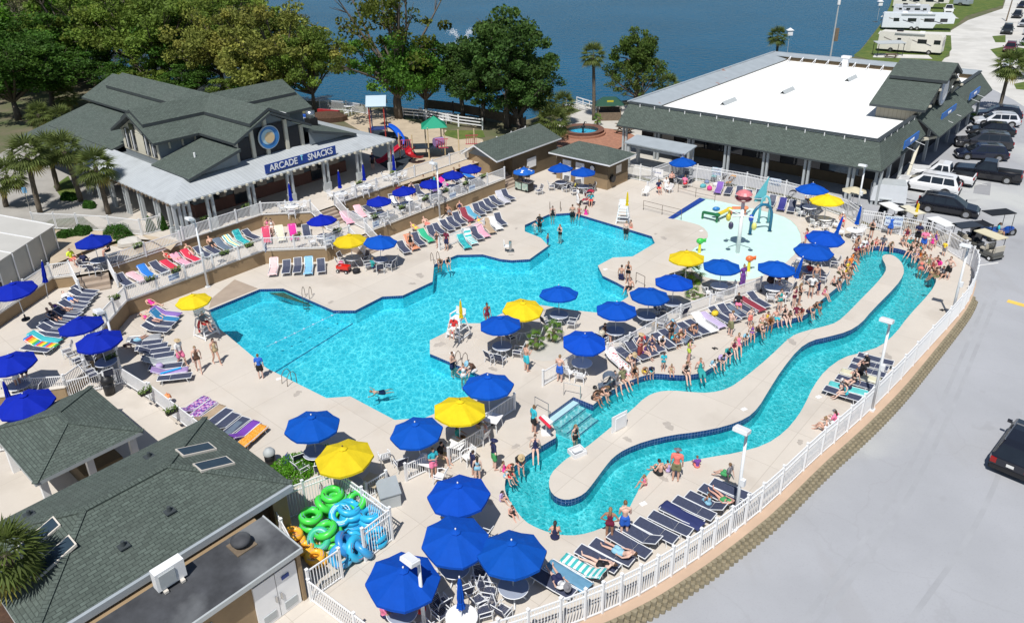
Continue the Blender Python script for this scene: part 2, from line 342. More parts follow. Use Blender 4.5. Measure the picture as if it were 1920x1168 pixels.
# water
def ripples(m,s1,d,s2,d2,coord='Object'):
 n,L,b=nodes(m);tc=n.new('ShaderNodeTexCoord');a=n.new('ShaderNodeTexNoise');a.inputs['Scale'].default_value=s1;a.inputs['Detail'].default_value=3
 c=n.new('ShaderNodeTexNoise');c.inputs['Scale'].default_value=s2;c.inputs['Detail'].default_value=2
 L.new(tc.outputs[coord],a.inputs[0]);L.new(tc.outputs[coord],c.inputs[0])
 b1=n.new('ShaderNodeBump');b1 .inputs['Distance'].default_value=d;b2=n.new('ShaderNodeBump');b2 .inputs['Distance'].default_value=d2
 L.new(a.outputs[0],b1 .inputs['Height']);L.new(c.outputs[0],b2 .inputs['Height']);L.new(b1 .outputs[0],b2 .inputs['Normal']);return b2 .outputs[0]
def pool_water(name,tint,caust,scale,strength=1.0):
 """clear water: a net of focused sunlight is painted into its transparent tint"""
 m=bpy.data.materials.new(name);m.use_nodes=True;n=m.node_tree.nodes;L=m.node_tree.links;b=n['Principled BSDF'];out=n['Material Output']
 tc=n.new('ShaderNodeTexCoord')
 wz=n.new('ShaderNodeTexNoise');wz.inputs['Scale'].default_value=scale*.8;wz.inputs['Detail'].default_value=2;L.new(tc.outputs['Object'],wz.inputs[0])
 wa=n.new('ShaderNodeVectorMath');wa.operation='MULTIPLY_ADD';L.new(wz.outputs['Color'],wa.inputs[0]);wa.inputs[1].default_value=(.9/scale,)*3;L.new(tc.outputs['Object'],
wa.inputs[2])
 fac=None
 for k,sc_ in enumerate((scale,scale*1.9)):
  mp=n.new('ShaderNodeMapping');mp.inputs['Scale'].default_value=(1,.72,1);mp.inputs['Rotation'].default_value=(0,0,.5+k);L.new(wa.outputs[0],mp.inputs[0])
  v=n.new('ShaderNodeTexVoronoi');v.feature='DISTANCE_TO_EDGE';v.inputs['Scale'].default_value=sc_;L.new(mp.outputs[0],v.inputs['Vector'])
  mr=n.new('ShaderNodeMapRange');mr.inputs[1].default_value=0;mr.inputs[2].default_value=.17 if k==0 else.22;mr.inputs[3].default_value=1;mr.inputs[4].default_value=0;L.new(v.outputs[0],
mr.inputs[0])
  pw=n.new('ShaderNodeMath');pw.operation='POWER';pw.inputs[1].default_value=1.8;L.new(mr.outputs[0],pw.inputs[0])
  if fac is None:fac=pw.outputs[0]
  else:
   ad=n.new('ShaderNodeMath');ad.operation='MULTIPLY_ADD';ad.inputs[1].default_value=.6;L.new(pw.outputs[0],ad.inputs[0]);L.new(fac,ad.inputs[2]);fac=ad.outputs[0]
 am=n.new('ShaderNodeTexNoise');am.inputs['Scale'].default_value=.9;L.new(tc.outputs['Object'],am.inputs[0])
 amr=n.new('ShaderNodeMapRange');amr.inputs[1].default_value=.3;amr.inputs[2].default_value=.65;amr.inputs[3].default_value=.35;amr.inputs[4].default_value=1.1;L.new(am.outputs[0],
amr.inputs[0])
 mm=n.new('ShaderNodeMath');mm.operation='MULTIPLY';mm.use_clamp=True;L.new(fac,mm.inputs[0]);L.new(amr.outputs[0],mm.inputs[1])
 mx=n.new('ShaderNodeMix');mx.data_type='RGBA';L.new(mm.outputs[0],mx.inputs[0]);mx.inputs[6].default_value=(*tint,1);mx.inputs[7].default_value=(*caust,1)  # caustic light net painted as colour: pale lines over the water tint
 tr=n.new('ShaderNodeBsdfTransparent');L.new(mx.outputs[2],tr.inputs[0])
 gl=n.new('ShaderNodeBsdfGlossy');gl.inputs['Roughness'].default_value=.06
 nb=n.new('ShaderNodeTexNoise');nb.inputs['Scale'].default_value=scale*2.2;nb.inputs['Detail'].default_value=3;L.new(tc.outputs['Object'],nb.inputs[0])
 bp=n.new('ShaderNodeBump');bp.inputs['Distance'].default_value=.05*strength;L.new(nb.outputs[0],bp.inputs['Height']);L.new(bp.outputs[0],gl.inputs['Normal'])
 fr=n.new('ShaderNodeFresnel');fr.inputs[0].default_value=1.33;L.new(bp.outputs[0],fr.inputs['Normal'])
 ms=n.new('ShaderNodeMixShader');L.new(fr.outputs[0],ms.inputs[0]);L.new(tr.outputs[0],ms.inputs[1]);L.new(gl.outputs[0],ms.inputs[2])
 L.new(ms.outputs[0],out.inputs[0]);n.remove(b);return m
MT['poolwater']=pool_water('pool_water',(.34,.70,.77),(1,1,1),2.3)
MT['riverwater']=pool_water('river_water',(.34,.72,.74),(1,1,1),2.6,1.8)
MT['poolfloor']=mat('pool_plaster',(.12,.68,.76),.6,.04,.6)
MT['deepfloor']=mat('deep_plaster',(.09,.62,.73),.6,.04,.6)
MT['riverfloor']=mat('river_plaster',(.12,.64,.70),.6,.06,.6)
MT['pad']=mat('splash_pad',(.58,.78,.72),.35,.03,1.2)
MT['navytile']=brick(mat('navy_tile',(.012,.035,.16),.25,.15,6),.16,.16,.012,0,'UV',(.14,.20,.36),.9,.2)
MT['fountwater']=pool_water('fountain_water',(.25,.62,.85),(.9,1,1),4)
MT['lake']=mat('lake_water',(.003,.085,.175),.2,.14,.02,spec=.06)
_n,_L,_b=nodes(MT['lake']);_L.new(ripples(MT['lake'],.9,.5,3.0,.15),_b.inputs['Normal'])
def leafmat(name,var=.35,trans=.38):
 m=bpy.data.materials.new(name);m.use_nodes=True;n=m.node_tree.nodes;L=m.node_tree.links;b=n['Principled BSDF'];out=n['Material Output']
 oi=n.new('ShaderNodeObjectInfo');at_=n.new('ShaderNodeAttribute');at_.attribute_name='tint';at_.attribute_type='GEOMETRY'
 mx=n.new('ShaderNodeMix');mx.data_type='RGBA';mx.blend_type='MULTIPLY';mx.inputs[0].default_value=1;L.new(oi.outputs['Color'],mx.inputs[6]);L.new(at_.outputs['Color'],
mx.inputs[7])
 L.new(mx.outputs[2],b.inputs['Base Color']);b.inputs['Roughness'].default_value=.65;b.inputs['Specular IOR Level'].default_value=.25
 t=n.new('ShaderNodeBsdfTranslucent');L.new(mx.outputs[2],t.inputs[0]);ms=n.new('ShaderNodeMixShader');ms.inputs[0].default_value=trans;L.new(b.outputs[0],ms.inputs[1]);L.new(t.outputs[0],
ms.inputs[2]);L.new(ms.outputs[0],out.inputs[0]);return m
MT['leaf']=leafmat('leaves')
# SETTING
def P(l,z=0.0):return[at(x,y,z)for x,y in l]
POOL=P([(390,582),(487,542),(531,541),(625,582),(666,582),(717,556),(755,554),(811,528),(814,496),(857,478),(905,477),(939,486),(960,488),(993,486),(1028,461),(1014,
446),(984,434),(984,422),(1029,402),(1075,399),(1222,443),(1228,456),(1186,481),(1149,483),(1121,498),(1130,517),(1157,530),(1175,540),(1178,556),(1150,575),(1118,
586),(1080,582),(1015,572),(965,576),(903,606),(858,606),(836,623),(806,638),(806,663),(880,694),(908,707),(880,742),(840,764),(797,783),(740,787),(657,743),(612,
746),(500,690),(400,606)])
RIV=P([(1112,759),(1075,744),(1027,779),(1042,808)])
RIVC=P([(1042,820),(1004.6,842),(984,856),(962,875),(948,895),(946,914),(950,930),(965,953),(984,977),(1006,989),(1030,998),(1055,1003),(1085,1003),(1122,993),(1150,
978),(1178,956),(1192,928),(1210,896),(1222,880),(1240,872),(1282,866),(1335,856),(1380,849),(1435,834),(1472,809),(1497,779),(1510,756),(1525,724),(1547,694),(1580,
670),(1615,661),(1652,649),(1680,624),(1702,594),(1744,549),(1755,530),(1755,521),(1747,508),(1728,488),(1708,474),(1689,467),(1665,463),(1640,461),(1620,464),(1606,
472),(1603,484),(1590,522),(1549.6,555),(1524.5,575),(1515,589),(1487,597),(1446,606.6),(1421,621),(1390,643),(1355.6,672),(1328,694),(1306,701.5),(1270,703.6),
(1234.6,700),(1220,701),(1197,707),(1173,717.5),(1148.5,730),(1135,739)])
RIVER=RIV+smooth_loop(RIVC,1,False)
ISL=smooth_loop(P([(1028,908),(1033,887),(1051.6,868.6),(1067,856),(1097,840),(1122,820),(1185,768),(1210,744),(1232.5,734),(1260,731.5),(1297.5,735),(1330,736.5),
(1365,729),(1397.5,706.5),(1440,671.5),(1482,631),(1505,621.5),(1547,611.5),(1570,604),(1593,583),(1618,557),(1642,533),(1660.6,510),(1661.5,498.7),(1653,483),(1658,
477),(1673,477),(1689,489),(1695,503),(1694,516),(1681,536),(1634,583),(1615,606),(1590,621.5),(1552,631.5),(1522,638),(1497,654),(1465,694),(1440,734),(1422,764),
(1400,784),(1360,799),(1310,809),(1260,815),(1210,826.5),(1172,841.5),(1150,856.5),(1135,874),(1110,908.5),(1095,926),(1072,936),(1052,936),(1035,926)]),1)
PAD=smooth_loop(P([(1253,408),(1294,417),(1317,424),(1330,440),(1321,454),(1294,470),(1288,500),(1330,525),(1400,528),(1460,505),(1497,470),(1504,445),(1490,418),
(1465,404),(1422,394),(1359,380),(1323,372),(1312,371)]),1)
FR=P([(1168,333),(1200,339),(1221,344)]);FR2=P([(1256,331),(1306,339),(1398,355),(1436,364),(1471,371),(1530,388),(1587,409)])
FR3=P([(1612,427),(1652,433),(1687,441),(1741,453),(1775,470),(1805,489)]);FR4=smooth_loop(P([(1805,489),(1824,504),(1828,520),(1824,545),(1812,572),(1790,600),
(1722,674),(1677,724),(1625,776),(1575,821),(1527,862),(1439,948),(1382,993),(1322,1038),(1272,1071),(1215,1107),(1145,1142),(1080,1168),(960,1212),(860,1240)]),
1,False)
POLE_BASES={}
deckloop=[UV(-46.8,31.9),UV(-46.8,55.5),UV(-48.5,55.5),UV(-48.5,66.5),UV(-40,66.5)]+FR[:]+FR2+FR3+FR4[1:]+[UV(-8,5),UV(-8,-30),UV(-60,-30),UV(-60,0),UV(-54,16),
UV(-50.4,17.8),UV(-50.3,28.5)]
d=MB();d.tess([deckloop,POOL,RIVER,PAD],0.0)
d.build('pool_deck',MT['deck'],kind='structure')
ap=MB();ap.tess([P([(392,578),(396,560),(440,524),(484,541)])],.004);ap.build('pool_apron',MT['apron'],kind='structure')
def basin(name,loop,zw,zf,tile,floor,water,holes=(),wlabel=''):
 b=MB();n=len(loop)
 for L in[loop]+list(holes):
  for i in range(len(L)):
   a,c=L[i],L[(i+1)%len(L)]
   b.poly([(a.x,a.y,0),(c.x,c.y,0),(c.x,c.y,zw-.14),(a.x,a.y,zw-.14)],0)
   b.poly([(a.x,a.y,zw-.14),(c.x,c.y,zw-.14),(c.x,c.y,zf),(a.x,a.y,zf)],1)
 b.tess([loop]+list(holes),zf,1)
 b.build(name+'_basin',[MT['navytile'],floor],kind='structure')
 q=MB();q.tess([loop]+list(holes),zw);q.build(name+'_water',water,kind='structure')
basin('pool',POOL,-.10,-1.05,None,MT['poolfloor'],MT['poolwater'])
basin('river',RIVER,-.27,-.95,None,MT['riverfloor'],MT['riverwater'],[ISL])
i_=MB();i_.tess([ISL],0.0);i_.build('island_deck',MT['deck'],kind='structure')
dp=MB();dp.tess([P([(395,583),(487,545),(531,544),(625,585),(661,588),(505,690),(402,606)])],-1.04);dp.build('deep_end_floor',MT['deepfloor'],kind='structure')
ln=MB();ln.beam(at(512,700,-1.03),at(662,606,-1.03),.06,.03);ln.build('underwater_line',MT['navytile'],kind='structure')
rw=random.Random(5);wp=MB()
def puddle(p,r):
 n=14;ph=rw.uniform(0,6);pts=[]
 for k in range(n):t=2*math.pi*k/n;q=r*(1+.35*math.sin(2*t+ph)+.2*math.sin(5*t+ph*2));pts.append((p.x+q*math.cos(t),p.y+q*math.sin(t),.0035+len(wp.f)*.00001))
 wp.poly(pts)
for L_,s_ in((RIVER,14),(POOL,16),(ISL,3)):
 cx_=sum((p.x for p in L_))/len(L_);cy_=sum((p.y for p in L_))/len(L_)
 for _ in range(s_):
  i=rw.randrange(len(L_));p,q=L_[i],L_[(i+1)%len(L_)];t=(q-p).normalized();nn=Vector((t.y,-t.x,0));m_=p.lerp(q,rw.random());k=rw.uniform(.55,1.0)
  def inside(pt):
   r_=False
   for a_,c_ in zip(L_,L_[1:]+L_[:1]):
    if(a_.y>pt.y)!=(c_.y>pt.y)and pt.x<(c_.x-a_.x)*(pt.y-a_.y)/(c_.y-a_.y)+a_.x:r_=not r_
   return r_
  c1=m_+nn*k
  if inside(c1)!=(L_ is ISL):c1=m_-nn*k
  if inside(c1)==(L_ is ISL)and not(L_ is RIVER and False):puddle(c1,rw.uniform(.14,.34))
wp.build('wet_patches',MT['wet'],kind='structure')
pb=MB();pb.tess([PAD],-.05)
for i in range(len(PAD)):
 a,c=PAD[i],PAD[(i+1)%len(PAD)];pb.poly([(a.x,a.y,0),(c.x,c.y,0),(c.x,c.y,-.05),(a.x,a.y,-.05)])
pb.build('splash_pad',MT['pad'],kind='structure')
q=MB();q.tess([P([(1252,409),(1262,411),(1323,374),(1312,371)])],.004);q.build('blue_entry_stripe',MT['navypaint'],kind='structure')
s=MB();A0,A1=at(1075,744),at(1027,779);B0=at(1112,759);dr=(B0-A0).normalized()
for k in range(4):
 z=-.24-.2*k;a=A0+dr*(.42*k);b=A1+dr*(.42*k)
 e=A0+dr*(.42*(k+1));f=A1+dr*(.42*(k+1))
 s.prism([a.xy,b.xy,f.xy,e.xy],-.95,z,0)
 s.prism([e.xy,f.xy,(f-dr*.05).xy,(e-dr*.05).xy],z+.002,z+.006,1)
s.build('river_steps',[mat('step_plaster',(.40,.62,.66),.6,.04),MT['navytile']],kind='structure')
# land: one sheet, shoreline of the lake, hole under the deck
def drape(name,loops,m,off,zf=None,kind='structure'):
 b=MB();b.tess(loops,0);me=b.mesh(name,m);bm=bmesh.new();bm.from_mesh(me)
 for Y in(34,60):bmesh.ops.bisect_plane(bm,geom=bm.verts[:]+bm.edges[:]+bm.faces[:],plane_co=(0,Y,0),plane_no=(0,1,0))
 for v in bm.verts:v.co.z=gz(v.co.x,v.co.y)+off
 bm.normal_update()
 for f in bm.faces:
  if f.normal.z<0:f.normal_flip()
 bm.to_mesh(me);bm.free();o=bpy.data.objects.new(name,me);COL.objects.link(o);tag(o,kind=kind);return o
SH=P([(-260,-60),(-60,-30),(70,-20),(105,30),(135,110),(165,150),(400,192),(600,197),(720,207),(860,222),(950,240),(1000,228),(1050,205),(1130,200),(1220,188),(1400,
150),(1600,112),(1618,92),(1650,50),(1668,15),(1678,-20),(1705,-60)],-.6)
far=[Vector((900,620,0)),Vector((900,-300,0)),Vector((-900,-300,0)),Vector((-900,500,0))]
hole=P([(380,575),(486,537),(620,575),(700,545),(800,520),(806,488),(900,470),(970,478),(978,420),(1028,397),(1076,394),(1180,412),(1255,365),(1320,362),(1430,385),
(1500,410),(1560,440),(1640,455),(1705,468),(1765,505),(1768,535),(1722,590),(1680,640),(1615,668),(1550,700),(1505,790),(1440,840),(1240,880),(1190,960),(1120,
1008),(1050,1012),(960,985),(935,930),(940,890),(990,840),(1020,780),(950,700),(900,760),(797,792),(735,797),(655,752),(608,756),(495,700),(388,612)],0)
land=drape('ground',[SH+far,hole],MT['land'],0)
lk=MB();lk.tess([[Vector((p.x,p.y-3,0))for p in SH]+[Vector((1500,700,0)),Vector((1500,2500,0)),Vector((-1500,2500,0)),Vector((-1500,700,0))]],-1.0)
lk.build('lake',MT['lake'],kind='structure')
bank=MB();bank.strip([Vector((p.x,p.y,gz(p.x,p.y)))for p in SH],[Vector((p.x+.6,p.y+1.2,-1.3))for p in SH]);bank.build('lake_bank',MT['land'],kind='structure')
drape('parking_road',[P([(1140,318),(1190,330),(1221,338),(1306,335),(1398,351),(1471,366),(1587,403),(1652,430),(1775,467),(1798,486),(1815,515),(1800,560),(1770,
600),(1700,675),(1610,770),(1510,858),(1425,938),(1265,1060),(1145,1130),(960,1200),(860,1228),(800,1500),(3000,1400),(2400,100),(1960,120),(1850,165),(1625,260),
(1500,330),(1300,280)],-.2)],MT['road'],.02)
drape('gravel_road',[P([(1700,140),(1780,108),(1782,60),(1815,40),(1880,18),(1895,-30),(2100,-60),(2100,200),(1960,230),(1900,190),(1850,165)],-.3)],MT['gravel'],
.024)
drape('grass_field',[P([(1600,106),(1618,92),(1650,50),(1668,15),(1678,-20),(1705,-55),(1890,-40),(1880,12),(1812,32),(1782,58),(1784,95),(1760,125),(1700,135)],
-.3)],MT['grass'],.03)
for l in([(1856,95),(1890,88),(1920,93),(1920,110),(1870,110)],[(1900,160),(1925,155),(1925,172),(1905,170)],[(1860,70),(1885,68),(1885,82),(1866,82)]):
 drape('grass_verge',[P(l,-.3)],MT['grass'],.03)
gp=MB()
for x0,x1,y0,y1 in((1640,1740,103,110),(1650,1790,60,66),(1655,1790,30,34)):
 gp.tess([P([(x0,y0),(x1,y0+3),(x1+8,y1+3),(x0-4,y1)],-.3)],-.11)
gp.build('gravel_pad',MT['gravel'],kind='structure')
mk=MB()
for a,b,wd in((at(1775,563,-.33),at(1775,563,-.33),0),):
 pass
def zline(m_,a,b,wd,k=0):
 a=at(*a,gz(0,0)*0-.25);b=at(*b,-.25);a.z=gz(a.x,a.y)+.026;b.z=gz(b.x,b.y)+.026
 t=(b-a);t.z=0;t.normalize();nn=Vector((-t.y,t.x,0))*wd/2;m_.poly([a-nn,b-nn,b+nn,a+nn],k)
zline(mk,(1831,497),(1872,492),.1);zline(mk,(1655,415),(1800,440),.08);zline(mk,(1820,330),(1905,345),.1)
zline(mk,(1890,560),(1935,572),.5,1)
pp_=MB()
for q in([(1826,352),(1858,344),(1855,370),(1824,366)],):
 L_=[at(x,y,-.3)for x,y in q];pp_.poly([(p.x,p.y,gz(p.x,p.y)+.0245)for p in L_][::-1])
pp_.build('asphalt_patch',MT['patch'],kind='structure')
for q in(((1812,268),(1905,276)),((1798,292),(1892,305)),((1760,330),(1850,350)),((1740,378),(1810,392))):zline(mk,*q,.09)
tm=MB()
for(x0,y0),(x1,y1),(x2,y2)in(((1500,1168),(1700,900),(1850,560)),((1530,1168),(1728,905),(1868,560)),((1700,1168),(1850,960),(1915,760))):
 L_=smooth_loop([at(x0,y0,-.5),at(x1,y1,-.4),at(x2,y2,-.3)],3,False)
 for i in range(len(L_)-1):
  p,q=L_[i],L_[i+1];t=(q-p);t.z=0;t.normalize();nn=Vector((-t.y,t.x,0))*.11;tm.poly([(v.x,v.y,gz(v.x,v.y)+.0255)for v in(p-nn,q-nn,q+nn,p+nn)])
tm.build('tyre_marks',mat('tyre_mark',(.338,.348,.370),.9,.08,.6),kind='structure')
mk.build('parking_marking',[MT['paintw'],MT['painty']],kind='structure')
# plaza by the fountain (level with the pool deck), paths
pl=MB();pl.tess([P([(1000,262),(1040,225),(1100,205),(1200,195),(1260,200),(1260,330),(1168,330),(1030,322),(1000,300)])],.003);pl.build('plaza_paving',MT['concrete'],
kind='structure')
fc=at(1093,262,0);pv=MB();pv.poly([(fc.x+1.2+5.2*math.cos(a*math.pi/20),fc.y+5.2*math.sin(a*math.pi/20),.008)for a in range(40)]);pv.build('brick_paving',MT['brickpave'],
kind='structure')
# upper ground (2.2 m) with retaining walls
T2=[UV(-54.7,14),UV(-54.7,31.3),UV(-51.7,34.3),UV(-51.7,62.0)]
up=[UV(-54.7,24.2),UV(-54.7,31.3),UV(-51.7,34.3),UV(-51.7,53),UV(-53,63)]+P([(985,232),(930,224),(860,214),(720,200),(600,190),(400,186),(165,145),(130,105),(100,
30),(65,-10),(-60,-20),(-300,-40)],2.2)+[UV(-140,-40),UV(-66,6),UV(-62.5,14),UV(-60,24.2)]
gu=MB();gu.tess([up],2.2)
for i in range(4,len(up)-4):
 a,b=up[i],up[i+1];gu.poly([(a.x,a.y,2.2),(b.x,b.y,2.2),(b.x,b.y,-.7),(a.x,a.y,-.7)])
gu.build('upper_ground',MT['land'],kind='structure')
tp=MB();tp.tess([[UV(-54.7,24.2),UV(-54.7,31.3),UV(-51.7,34.3),UV(-51.7,53),UV(-59,53),UV(-59.5,50),UV(-72,50),UV(-72,22),UV(-60,21)]],2.206)
tp.build('terrace_paving',MT['deck'],kind='structure')
cp=MB();cp.tess([P([(-60,330),(40,262),(130,262),(210,292),(226,330),(250,405),(215,420),(180,405),(95,412),(40,440),(-60,500)],2.2)],2.21);cp.build('driveway',
MT['drive'],kind='structure')
sd_=MB();sd_.tess([P([(640,225),(700,205),(760,225),(905,262),(915,300),(745,350),(700,260)],2.2)],2.212);sd_.build('playground_sand',MT['sand'],kind='structure')
rb=MB();rb.tess([P([(690,240),(735,248),(765,258),(780,290),(745,330),(700,300)],2.2)],2.217);rb.build('playground_rubber',MT['rubber'],kind='structure')
gr=MB();gr.tess([P([(838,245),(905,245),(910,258),(860,262),(830,254)],2.2)],2.222);gr.tess([P([(100,350),(128,330),(150,372),(120,378)],2.2)],2.222);gr.build('grass_patch',
MT['grass'],kind='structure')
# tier one (1.1 m)
T1=[UV(-50.3,17.6),UV(-50.3,28.5),UV(-46.8,31.9),UV(-46.8,50.6),UV(-46.8,53.8)]
t1=[UV(-50.3,28.5),UV(-46.8,31.9),UV(-46.8,50.6),UV(-46.8,53.5),UV(-51.7,53.5),UV(-51.7,34.3),UV(-54.7,31.3),UV(-54.7,18.2),UV(-56.4,15.2),UV(-50.5,6.5),UV(-47.5,
3.5),UV(-42.5,10.5),UV(-43.3,12.0),UV(-47.6,14.8),UV(-50.3,17.6)]
g1=MB();g1 .tess([t1],1.1);g1 .build('lower_terrace',MT['deck'],kind='structure')
# patio (1.9 m)
pt=[UV(-54.7,18.2),UV(-54.7,24.2),UV(-60,24.2),UV(-62.5,14),UV(-66,6),UV(-60,-20),UV(-46,-10),UV(-50.5,6.5),UV(-56.4,15.2)]
g2=MB();g2 .tess([pt],1.9);g2 .build('patio',MT['deck'],kind='structure')
rk=MB();rk.tess([P([(225,470),(275,440),(330,430),(333,455),(290,470),(235,490)],1.95)],1.96);rk.tess([P([(110,415),(260,405),(330,430),(270,470),(150,450),(115,
440)],1.95)],1.93);rk.tess([P([(92,500),(104,432),(150,430),(208,434),(267,440),(335,452),(320,470),(262,440),(180,462)],2.2)],2.215)
rk.build('planting_bed',MT['sand'],kind='structure')
wk=[UV(-47.5,3.5),UV(-42.5,10.5),UV(-43.3,12.0),UV(-41.6,13.2),UV(-38.6,13.4),UV(-31.2,13.4),UV(-31,2),UV(-31,-14),UV(-46,-14)]
g3=MB();g3 .tess([wk],.35)
for i in range(2,6):
 a,b=wk[i],wk[i+1];g3 .poly([(a.x,a.y,.35),(b.x,b.y,.35),(b.x,b.y,0),(a.x,a.y,0)])
g3 .build('walkway',MT['deck'],kind='structure')
def rwall(label,pts,z0,z1,th=.22,cap=True):
 b=MB();org=Vector((pts[0].x,pts[0].y,z0))
 root=thing('retaining_wall',label,'wall',org)
 c=MB()
 for i in range(len(pts)-1):
  p,q=pts[i].copy(),pts[i+1].copy();t=(q-p).normalized();p=p-t*.02;q=q+t*.02;nn=Vector((-t.y,t.x,0))
  b.prism([p.xy,q.xy,(q+nn*th).xy,(p+nn*th).xy],z0-.1,z1-.004*(i+1))
  c.prism([(p-nn*.04).xy,(q-nn*.04).xy,(q+nn*(th+.03)).xy,(p+nn*(th+.03)).xy],z1-.003*i,z1+.05+.003*i)
 b.build('wall_face',MT['tanwall'],root,origin=org)
 if cap:c.build('wall_cap',MT['tancap'],root,origin=org)
 return root
rwall('long tan stucco retaining wall below the lower terrace fence, facing the pool',[UV(-43.3,12.0),UV(-47.6,14.8),UV(-50.3,17.6),UV(-50.3,28.5),UV(-46.8,31.9),
UV(-46.8,34.3)],0,1.1)
rwall('tan stucco wall behind the loungers right of the short stairs',[UV(-46.8,35.8),UV(-46.8,53.3)],0,1.1)
rwall('tan stucco wall between the arcade terrace and the sunbathers of the lower terrace',[UV(-54.7,18.6),UV(-54.7,31.3),UV(-51.7,34.3)],1.1,2.2)
rwall('tan stucco wall below the arcade fence, behind the row of blue umbrellas',[UV(-51.7,36.6),UV(-51.7,54)],1.1,2.2)
rwall('shaded tan wall behind the loungers on the far left',[UV(-47.5,3.0),UV(-50.5,6.5),UV(-56.4,15.2),UV(-55.6,16.4)],1.1,1.9)
rwall('short tan wall under the gate by the trash can',[UV(-46.5,4.6),UV(-42.5,10.5),UV(-43.3,11.9)],.35,1.1)
def stairs(label,a,b,drop,z1,run,m=MT['apron'],n=5,rail=None):
 """a, b: ends of the top edge; steps descend along run"""
 s=MB();org=Vector((a.x,a.y,z1-drop));t=run.normalized();L=run.length/n
 for k in range(n):
  z=z1-drop*(k+.5)/n-.02;p=a+t*(L*k);q=b+t*(L*k)
  s.prism([p.xy,q.xy,(q+t*L).xy,(p+t*L).xy],z1-drop-.05,z)
 o=s.build('stairs',m,origin=org,label=label,cat='stairs')
 return o
Uu=Vector((CA,SA,0));Vv=Vector((-SA,CA,0))
stairs('concrete stairs from the arcade terrace down to the lower terrace',UV(-51.75,34.4),UV(-51.75,36.5),1.1,2.2,Uu*1.6)
stairs('concrete stairs from the lower terrace to the pool deck behind the yellow umbrella',UV(-46.8,34.3),UV(-46.8,35.8),1.1,1.1,Uu*1.6)
stairs('wide shallow steps from the patio down to the lower terrace',UV(-55.6,16.4),UV(-54.7,18.4),.8,1.9,(Uu*1.5-Vv*.6),n=3)
stairs('concrete stairs beside the tan shed down to the pool deck',UV(-48.6,53.5),UV(-48.6,55.4),1.1,1.1,Uu*1.9)
fr=[p for p in FR4 if True];fr=resample(fr,.31);st=[];out=[]
for i,p in enumerate(fr):
 t=(fr[min(i+1,len(fr)-1)]-fr[max(i-1,0)]).normalized();nn=Vector((-t.y,t.x,0));wd=.12+.30*sm(4,22,i*.31);st.append(p.copy());out.append(p+nn*wd*(1))
cc=at(1500,700);
if(out[60]-cc).length<(fr[60]-cc).length:
 out=[p+(p-q)for p,q in zip(fr,out)]
sp_=MB();sp_.strip([p+Vector((0,0,.003))for p in st],[p+Vector((0,0,.003))for p in out])
sp_.build('planter_strip',MT['strip'],kind='structure')
bw=MB();i0=20;root=thing('block_wall','low curved wall of scalloped tan blocks between the white fence and the road','wall',out[i0])
for i in range(i0,len(out)-1):
 p,q=out[i],out[i+1];t=(q-p).normalized();nn=(p-fr[i]).normalized();H=-gz(p.x,p.y)
 nc=3
 for c in range(nc):
  z1=-.0-H*c/nc;z0=-H*(c+1)/nc-.01;back=.10*c;sh=.5 if c%2 else 0
  a=p+t*(.31*sh)+nn*back;prof=[(0,0),(.05,.13),(.155,.19),(.26,.13),(.31,0)]
  pts=[a+t*x+nn*(y+.0)for x,y in prof]
  bw.poly([(k.x,k.y,z1)for k in[a-nn*.14]+pts+[a+t*.31-nn*.14]][::-1])
  for j in range(4):bw.poly([(pts[j].x,pts[j].y,z0),(pts[j+1].x,pts[j+1].y,z0),(pts[j+1].x,pts[j+1].y,z1),(pts[j].x,pts[j].y,z1)])
bw.build('wall_blocks',MT['blocks'],root,origin=out[i0])
ew=MB();ew.strip([Vector((p.x,p.y,0))for p in FR3+FR4[1:8]],[Vector((p.x,p.y,-.7))for p in FR3+FR4[1:8]]);ew.build('deck_edge',MT['deck'],kind='structure')
# BUILDINGS
def broot(label,cat,u,v,z,name='building'):return thing(name,label,cat,UV(u,v,z),AS),(u,v,z)
class SB(MB):
 """mesh in site coordinates (u, v, z) relative to the building's base"""
 def __init__(s,o):super().__init__();s.o=o
 def done(s,name,mats,parent,smooth=False,label=None,color=None):
  u,v,z=s.o;s.v=[(a-u,b-v,c-z)for a,b,c in s.v]
  global CA,SA
  ca,sa=CA,SA;CA,SA=1,0;ob=s.build(name,mats,parent,smooth,label=label,color=color);CA,SA=ca,sa;return ob
def gable_u(sb,u0,u1,v0,vc,v1,ze,zr,t=.22,m=0,ms=1):
 sb.slab([(u0,v0,ze),(u1,v0,ze),(u1,vc,zr),(u0,vc,zr)],t,m,ms);sb.slab([(u0,v1,ze),(u1,v1,ze),(u1,vc,zr),(u0,vc,zr)],t,m,ms)
def gable_v(sb,v0,v1,u0,uc,u1,ze,zr,t=.22,m=0,ms=1):
 sb.slab([(u0,v0,ze),(u0,v1,ze),(uc,v1,zr),(uc,v0,zr)],t,m,ms);sb.slab([(u1,v0,ze),(u1,v1,ze),(uc,v1,zr),(uc,v0,zr)],t,m,ms)
SHM=[MT['shingle'],MT['shfascia']]
def text(body,size,loc,rot,m,parent,ext=.01,name='lettering',sx=1):
 cu=bpy.data.curves.new(name,'FONT');cu.body=body;cu.size=size;cu.extrude=ext;cu.align_x='CENTER';cu.align_y='CENTER';cu.offset=size*.018
 o=bpy.data.objects.new(name,cu);COL.objects.link(o);dg=bpy.context.evaluated_depsgraph_get();me=bpy.data.meshes.new_from_object(o.evaluated_get(dg));bpy.data.objects.remove(o)
 me.materials.clear();me.materials.append(m);o=bpy.data.objects.new(name,me);COL.objects.link(o);o.location=loc;o.rotation_euler=rot;o.scale=(sx,1,1);o.parent=parent;return o
